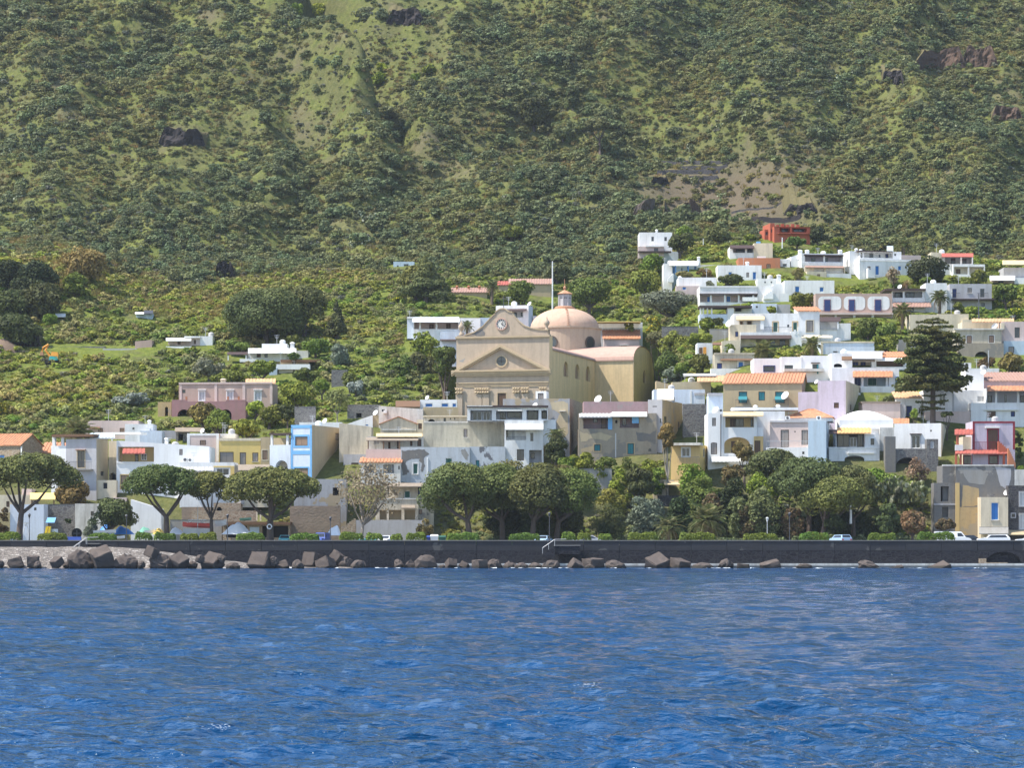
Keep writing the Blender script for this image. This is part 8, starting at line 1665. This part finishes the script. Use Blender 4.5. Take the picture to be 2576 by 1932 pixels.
C(2076, 600)
palm('dry fan palm on the ridge behind the solar heater', 745, 60, 100, 170, Y=590, n=28); palm('palm below the coral awning', 730, 690, 100, 830, Y=516, n=30); palm('shaggy fan palm left of the grey house', 1085, 560, 100, 720, Y=531, n=34); palm('dry palm under the round dark tree', 770, 430, 55, 470, 'palm_dry', Y=562, n=18)
UT = [(880, 1060, 370, 430, 'leaf_bright', 'bright shrub under the round dark tree', 561), (1370, 1540, 290, 440, 'leaf_mid', 'green tree on the red roof house terrace', 566), (1590, 1830, 430, 610, 'leaf_mid', 'green tree right of the grey house', 540), (1715, 1830, 510, 590, 'broom', 'yellow broom at the right edge, upper one', 542), (1730, 1870, 655, 720, 'broom', 'yellow broom at the right edge, lower one', 527), (1310, 1450, 640, 720, 'leaf_bright', 'round lime bush under the grey house', 531), (1200, 1330, 610, 700, 'leaf_mid', 'green bush under the grey house pergola', 533), (290, 520, 750, 950, 'leaf_mid', 'left hedge tree above the white terrace house', 512), (480, 690, 800, 990, 'leaf_mid', 'middle hedge tree above the white terrace house', 508), (430, 700, 900, 1080, 'leaf_bright', 'lower hedge tree left of the araucaria', 503), (1640, 1890, 1090, 1270, 'leaf_rust', 'rusty green tree above the pink ridge roof', 487), (1420, 1640, 1130, 1230, 'leaf_rust', 'bushes in front of the old arch', 490), (800, 900, 1620, 1700, 'leaf_bright', 'low bush at the araucaria foot', 459), (1080, 1230, 1640, 1700, 'leaf_dark', 'dark bush right of the araucaria foot', 458), (540, 680, 1490, 1560, 'leaf_olive', 'terrace shrubs under the white house', 469)]
for q in UT: tree('garden_tree', q[5], *q[:4], q[3] + 15, q[4], Y=q[6])
tree('bare_tree', 'leafless tree in front of the solar heater house', 560, 740, 260, 440, 480, 'leaf_dry', Y=563, dens=.15, forks=8)
# ---------------- clipped hedges on the promenade
HG = []
C(0, 1000); HG += [(cx(a), cx(b_), 1285) for a, b_ in ((-60, 200), (350, 640), (830, 1110), (1275, 1450), (1455, 1670), (1705, 1890))]
C(420, 1000); HG += [(cx(a), cx(b_), 1285) for a, b_ in ((300, 475), (650, 930), (1160, 1450))]
C(840, 960); HG += [(cx(a), cx(b_), 1440) for a, b_ in ((45, 285), (300, 470), (535, 655), (680, 880), (1070, 1385))]
C(1260, 960); HG += [(cx(a), cx(b_), 1440) for a, b_ in ((70, 375), (570, 715), (720, 860), (920, 1060), (1200, 1490))]
C(1680, 960); HG += [(cx(a), cx(b_), 1440) for a, b_ in ((105, 460), (710, 1045), (1240, 1535))]
C(2076, 960, 3.456); HG += [(cx(a), cx(b_), 1330) for a, b_ in ((365, 620), (795, 1130), (-150, 35))]
Yh = 403.5
def hedge_mesh(w, hh, seed):
    rg = np.random.default_rng(seed); n = int(w * 420); per = []; u = rg.random(n); t = rg.uniform(-.5, math.pi + .5, n)
    ex = .9 * hh; x = (u - .5) * (w - .2); end = np.clip((np.abs(x) - (w / 2 - .55)) / .45, 0, 1); k = np.sqrt(np.clip(1 - end ** 2, .02, 1)); wob = 1 + .10 * np.sin(x * 2.1 + seed) + .05 * np.sin(x * 5)
    a = .62 * k; b_ = ex * .62 * k * wob
    cs, sn = np.cos(t), np.sin(t); sg = lambda q: np.sign(q) * np.abs(q) ** .6
    pos = np.stack([x + rg.normal(0, .04, n), a * sg(cs), .38 * hh + b_ * sg(sn)], 1); pos += rg.normal(0, .03, (n, 3)); me = bpy.data.meshes.new('hedge'); leaves(me, pos, np.stack([end * np.sign(x), cs, sn], 1), rg.uniform(.14, .26, n), rg, jit=.5); me.materials.append(MATS['hedge']); return me
pos_words = 'first second third fourth fifth sixth seventh eighth ninth tenth eleventh twelfth thirteenth fourteenth fifteenth sixteenth seventeenth eighteenth nineteenth twentieth twenty-first twenty-second twenty-third twenty-fourth twenty-fifth'.split()
for i, (a, b_, _) in enumerate(sorted(HG)):
    w = (b_ - a) / F * Yh; top = CH + (HY - (1339 + (i % 3) * 1.2)) / F * Yh; o = link('hedge', hedge_mesh(w, top - 3.22, i), None, ((((a + b_) / 2) - CX) / F * Yh, Yh, 3.22)); tag(o, f'clipped green hedge on the promenade, {pos_words[i]} from the left', 'hedge', 'clipped hedges along the promenade')
# ---------------- hillside scrub: the largest ones singly, the rest as masses
def shrub_proto(name, mat, seed, n=330, flat=.8, **kw):
    rg = np.random.default_rng(seed); bl = [(q[0], q[1], max(.1, q[2]), *q[3:]) for q in crown_blobs(1, 1, .5 * flat, 9, rg, zc=.42 * flat, br=.44, hollow=.4)]
    return mesh_leaf(name, bl, n, kw.pop('size', .17), mat, rg, jit=.42, shell=.72, **kw)
PROTO = dict(dark=[shrub_proto('hillside_shrub', 'scrub_dark', k, 360, 1.0) for k in range(2)], mid=[shrub_proto('hillside_shrub', 'scrub', 10 + k, 330, .85) for k in range(2)],
             grey=[shrub_proto('hillside_shrub', 'scrub_grey', 20, 300, .8)], broom=[shrub_proto('broom_bush', 'broom', 30, 300, .8)], green=[shrub_proto('field_bush', 'field_leaf', 40, 300, .8), shrub_proto('field_bush', 'leaf_bright', 41, 300, .75)], olive=[shrub_proto('field_bush', 'field_olive', 42, 300, .8)])
def tuft(mat, seed, n=46):
    rg = np.random.default_rng(seed); mb = MB()
    for _ in range(n):
        t = rg.uniform(0, 6.28); r = rg.random() ** .5 * .8; p = np.array((r * math.cos(t), r * math.sin(t), 0)); d = np.array((rg.normal(0, .35), rg.normal(0, .35), 1)) * rg.uniform(.4, 1.0); w = np.array((math.cos(t + 1), math.sin(t + 1), 0)) * .09
        mb.face([p - w, p + w, p + d + w * .3, p + d - w * .3])
    me = mb.mesh('grass', mat); at = me.attributes.new('rnd', 'FLOAT', 'FACE'); at.data.foreach_set('value', rg.random(len(me.polygons)).astype(np.float32)); return me
PROTO['dry'] = [tuft('grass_dry', 1)]; PROTO['grass'] = [tuft('grass_green', 2)]; PROTO['pear'] = PEARS[:1]
def gn_mass(name, pts, scl, rotz, proto_obj, label=None):
    me = bpy.data.meshes.new(name); me.vertices.add(len(pts)); me.vertices.foreach_set('co', np.asarray(pts, np.float32).reshape(-1))
    a = me.attributes.new('scl', 'FLOAT_VECTOR', 'POINT'); a.data.foreach_set('vector', np.asarray(scl, np.float32).reshape(-1))
    r = np.zeros((len(pts), 3), np.float32); r[:, 2] = rotz; a = me.attributes.new('rotv', 'FLOAT_VECTOR', 'POINT'); a.data.foreach_set('vector', r.reshape(-1)); me.update()
    o = bpy.data.objects.new(name, me); COL.objects.link(o)
    g = bpy.data.node_groups.new(name, 'GeometryNodeTree'); g.interface.new_socket('Geometry', in_out='INPUT', socket_type='NodeSocketGeometry'); g.interface.new_socket('Geometry', in_out='OUTPUT', socket_type='NodeSocketGeometry')
    gi, go = g.nodes.new('NodeGroupInput'), g.nodes.new('NodeGroupOutput'); ip = g.nodes.new('GeometryNodeInstanceOnPoints'); oi = g.nodes.new('GeometryNodeObjectInfo'); oi.transform_space = 'ORIGINAL'; oi.inputs['Object'].default_value = proto_obj
    na = g.nodes.new('GeometryNodeInputNamedAttribute'); na.data_type = 'FLOAT_VECTOR'; na.inputs[0].default_value = 'scl'; nb = g.nodes.new('GeometryNodeInputNamedAttribute'); nb.data_type = 'FLOAT_VECTOR'; nb.inputs[0].default_value = 'rotv'
    g.links.new(gi.outputs[0], ip.inputs['Points']); g.links.new(oi.outputs['Geometry'], ip.inputs['Instance']); g.links.new(nb.outputs[0], ip.inputs['Rotation']); g.links.new(na.outputs[0], ip.inputs['Scale']); g.links.new(ip.outputs[0], go.inputs[0])
    m = o.modifiers.new('scatter', 'NODES'); m.node_group = g; tag(o, kind='stuff'); return o
def clear(px, Y, r):
    ok = np.ones(len(px), bool)
    for (a, b_, y0, y1) in FOOT:
        m = r / Y * F * .7; ok &= ~((px > a - m) & (px < b_ + m) & (Y > y0 - r) & (Y < y1))
    return ok
SCAT = {}
def scatter(kind, n, px0, px1, Y0, Y1, r0, r1, dens=None, pw=2.0, sq=(.8, 1.15)):
    rg = np.random.default_rng(hash((len(SCAT), n)) % 9999 + len(SCAT.get(kind, [])))
    if px1 == 2900: n = int(n * 1.2)
    Y = np.sqrt(rg.random(n) * (Y1 ** 2 - Y0 ** 2) + Y0 ** 2); px = rg.uniform(px0, px1, n); r = r0 + (r1 - r0) * rg.random(n) ** pw; X = (px - CX) / F * Y
    r = r * (.62 + .85 * fbm(X * .022 + 44, Y * .022, 3))
    k = clear(px, Y, r)
    if dens is not None: k &= rg.random(n) < dens(px, Y, X)
    px, Y, r, X = px[k], Y[k], r[k], X[k]; Z = ground(px, Y); p = HY - (Z - CH) * F / Y; k = p > -170
    px, Y, r, X, Z = px[k], Y[k], r[k], X[k], Z[k]
    s = np.stack([r, r, r * rg.uniform(*sq, len(r))], 1); SCAT.setdefault(kind, []).append((np.stack([X, Y, Z - .12 * r], 1), s, rg.uniform(0, 6.28, len(r)), r / Y))
bare = lambda px, Y: .97 * np.exp(-((px - 1815) / 235) ** 4 - ((ground(px, Y) - 88) / 11) ** 4) * ((Y > 640) & (Y < 765))
patch = lambda X, Y, f, o: fbm(X * f + o, Y * f + o, 3)
hill = lambda px, Y, X: (1 - bare(px, Y)) * sstep(.31, .43, patch(X, Y, .03, 3)) * (1 - .9 * sstep(450, 100, px) * (1 - sstep(600, 640, Y)))
scatter('dark', 8500, -320, 2900, 603, 800, .8, 3.0, lambda p, Y, X: hill(p, Y, X) * .9)
scatter('mid', 17000, -320, 2900, 600, 800, .5, 2.1, lambda p, Y, X: .5 + .5 * hill(p, Y, X))
scatter('grey', 5500, -320, 2900, 600, 800, .5, 1.7, lambda p, Y, X: (1 - bare(p, Y)) * sstep(.4, .6, patch(X, Y, .05, 31)))
scatter('dark', 6000, -320, 2900, 640, 810, .8, 2.2, lambda p, Y, X: (1 - bare(p, Y)) * sstep(1000, 1500, p))
scatter('broom', 420, -320, 2900, 598, 800, .5, 1.3, lambda p, Y, X: .12 + .88 * np.exp(-((p - 1330) / 230) ** 2 - ((Y - 640) / 35) ** 2))
scatter('mid', 9000, 1000, 2640, 615, 800, .5, 1.6, lambda p, Y, X: (1 - bare(p, Y)) * sstep(1000, 1500, p))
scatter('mid', 9000, -320, 2900, 604, 800, .35, .95, lambda p, Y, X: 1 - bare(p, Y)); scatter('grey', 3000, -320, 2900, 604, 800, .3, .9, lambda p, Y, X: 1 - bare(p, Y))
scatter('dry', 13000, -320, 2900, 598, 790, .5, 1.1, lambda p, Y, X: (1 - .7 * bare(p, Y)))
scatter('pear', 900, -320, 2900, 598, 740, .7, 1.5, lambda p, Y, X: sstep(.45, .6, patch(X, Y, .06, 77)))
low = lambda p, Y, X: sstep(468, 480, Y)
scatter('green', 9000, -320, 2900, 470, 606, .5, 2.1, lambda p, Y, X: low(p, Y, X) * (.35 + .65 * sstep(.40, .55, patch(X, Y, .06, 5))) * np.where((p < 1420) & (p > 0), 1, .75))
scatter('olive', 7500, -320, 2900, 474, 606, .5, 2.0, lambda p, Y, X: sstep(.42, .56, patch(X, Y, .06, 15)))
scatter('green', 2500, 1480, 2640, 470, 600, .7, 1.9); scatter('green', 2600, -320, 2900, 596, 660, .5, 1.6, lambda p, Y, X: (1 - sstep(600, 655, Y)) * sstep(.36, .5, patch(X, Y, .06, 91)))
scatter('green', 1100, -320, 2900, 474, 600, 1.5, 2.7); scatter('olive', 1100, -60, 1700, 474, 606, 1.4, 2.7)
scatter('broom', 900, -320, 2900, 500, 640, .4, 1.2, lambda p, Y, X: sstep(.42, .58, patch(X, Y, .07, 25)))
scatter('grass', 16000, -320, 2900, 462, 612, .35, .85)
scatter('dry', 2000, -60, 700, 570, 625, .6, 1.2)
scatter('grey', 1500, -60, 1700, 480, 604, .5, 1.5, lambda p, Y, X: sstep(.44, .56, patch(X, Y, .05, 61)))
scatter('dark', 700, -320, 2900, 604, 800, 2.2, 3.7, lambda p, Y, X: 1 - bare(p, Y))
scatter('green', 900, 560, 1420, 434, 468, .5, 1.4); scatter('olive', 700, 560, 1420, 434, 468, .5, 1.3)
scatter('green', 260, 0, 560, 436, 470, .4, 1.0); scatter('dark', 420, 1130, 2330, 421, 440, .8, 1.7)  # the dark scrub here is added to deepen the shade under the pines
scatter('green', 1500, 1380, 2480, 433, 462, .5, 1.5, None); scatter('grey', 260, 1380, 2480, 433, 452, .5, 1.2, None); scatter('olive', 900, 1140, 2400, 432, 462, .5, 1.3, None)
scatter('grass', 900, 1100, 2440, 431, 458, .4, .8)
SINGLE = dict(dark=('hillside_shrub', 'dark green rounded scrub bush on the steep hillside', 'shrub', 'dark scrub bushes on the hillside', 120), mid=('hillside_shrub', 'olive green scrub bush on the hillside', 'shrub', 'olive green scrub bushes on the hillside', 60), grey=('hillside_shrub', 'pale grey-green scrub bush on the hillside', 'shrub', 'grey-green scrub bushes on the hillside', 40),
              broom=('broom_bush', 'yellow flowering broom bush on the slopes', 'broom bush', 'broom bushes on the slopes', 40), green=('field_bush', 'green bush among the fields and terraces', 'bush', 'green bushes among the fields', 50), olive=('field_bush', 'dull olive bush among the fields and terraces', 'bush', 'olive bushes among the fields', 30), pear=('prickly_pear', 'prickly pear cactus on the hillside', 'cactus', 'prickly pears on the hillside', 30))
MASS = dict(dark='dark_scrub', mid='olive_scrub', grey='grey_scrub', broom='broom_scrub', green='field_greenery', olive='field_scrub', pear='prickly_pear_scrub', dry='dry_grass', grass='meadow_grass')
def zone(p):
    x = p[0] / p[1] * F + CX; y = HY - (p[2] - CH) * F / p[1]
    a = 'far left' if x < 430 else 'left' if x < 900 else 'middle' if x < 1500 else 'right' if x < 2100 else 'far right'
    return f', {a} part, ' + ('near the top' if y < 160 else 'upper half' if y < 330 else 'above the village' if y < 560 else 'beside the houses' if y < 900 else 'near the shore')
for kind, parts in SCAT.items():
    P = np.concatenate([p[0] for p in parts]); S = np.concatenate([p[1] for p in parts]); R = np.concatenate([p[2] for p in parts]); A = np.concatenate([p[3] for p in parts]); pr = PROTO[kind]; od = np.argsort(-A); objs = []
    if kind in SINGLE:
        nm, lb, ct, gr, cnt = SINGLE[kind]
        for i, k in enumerate(od[:cnt]):
            o = link(nm, pr[i % len(pr)], None, P[k], (0, 0, R[k]), S[k]); tag(o, lb + zone(P[k]), ct, gr); objs.append(o)
        rest = od[cnt:]
    else:
        rest = od[1:]; k = od[0]; o = link(MASS[kind], pr[0], None, P[k], (0, 0, R[k]), S[k]); tag(o, kind='stuff'); objs.append(o)
    for j in range(len(pr)):
        q = rest[j::len(pr)]
        if len(q): gn_mass(MASS[kind], P[q], S[q], R[q], objs[j])

# ================================================================ the light haze over the bay
hz = MB().box(-950, 950, -60, 930, -16, 330).build('haze', 'white'); m_ = bpy.data.materials.new('haze_air'); m_.use_nodes = True; t = m_.node_tree; t.nodes.clear()
pv = t.nodes.new('ShaderNodeVolumePrincipled'); pv.inputs['Color'].default_value = (0.80, 0.88, 1, 1); pv.inputs['Density'].default_value = 0.000055; pv.inputs['Anisotropy'].default_value = 0.1; out = t.nodes.new('ShaderNodeOutputMaterial'); t.links.new(pv.outputs[0], out.inputs['Volume'])
import bmesh
bm = bmesh.new(); bm.from_mesh(hz.data); bmesh.ops.recalc_face_normals(bm, faces=bm.faces); bm.to_mesh(hz.data); bm.free()
hz.data.materials.clear(); hz.data.materials.append(m_); tag(hz, kind='stuff')
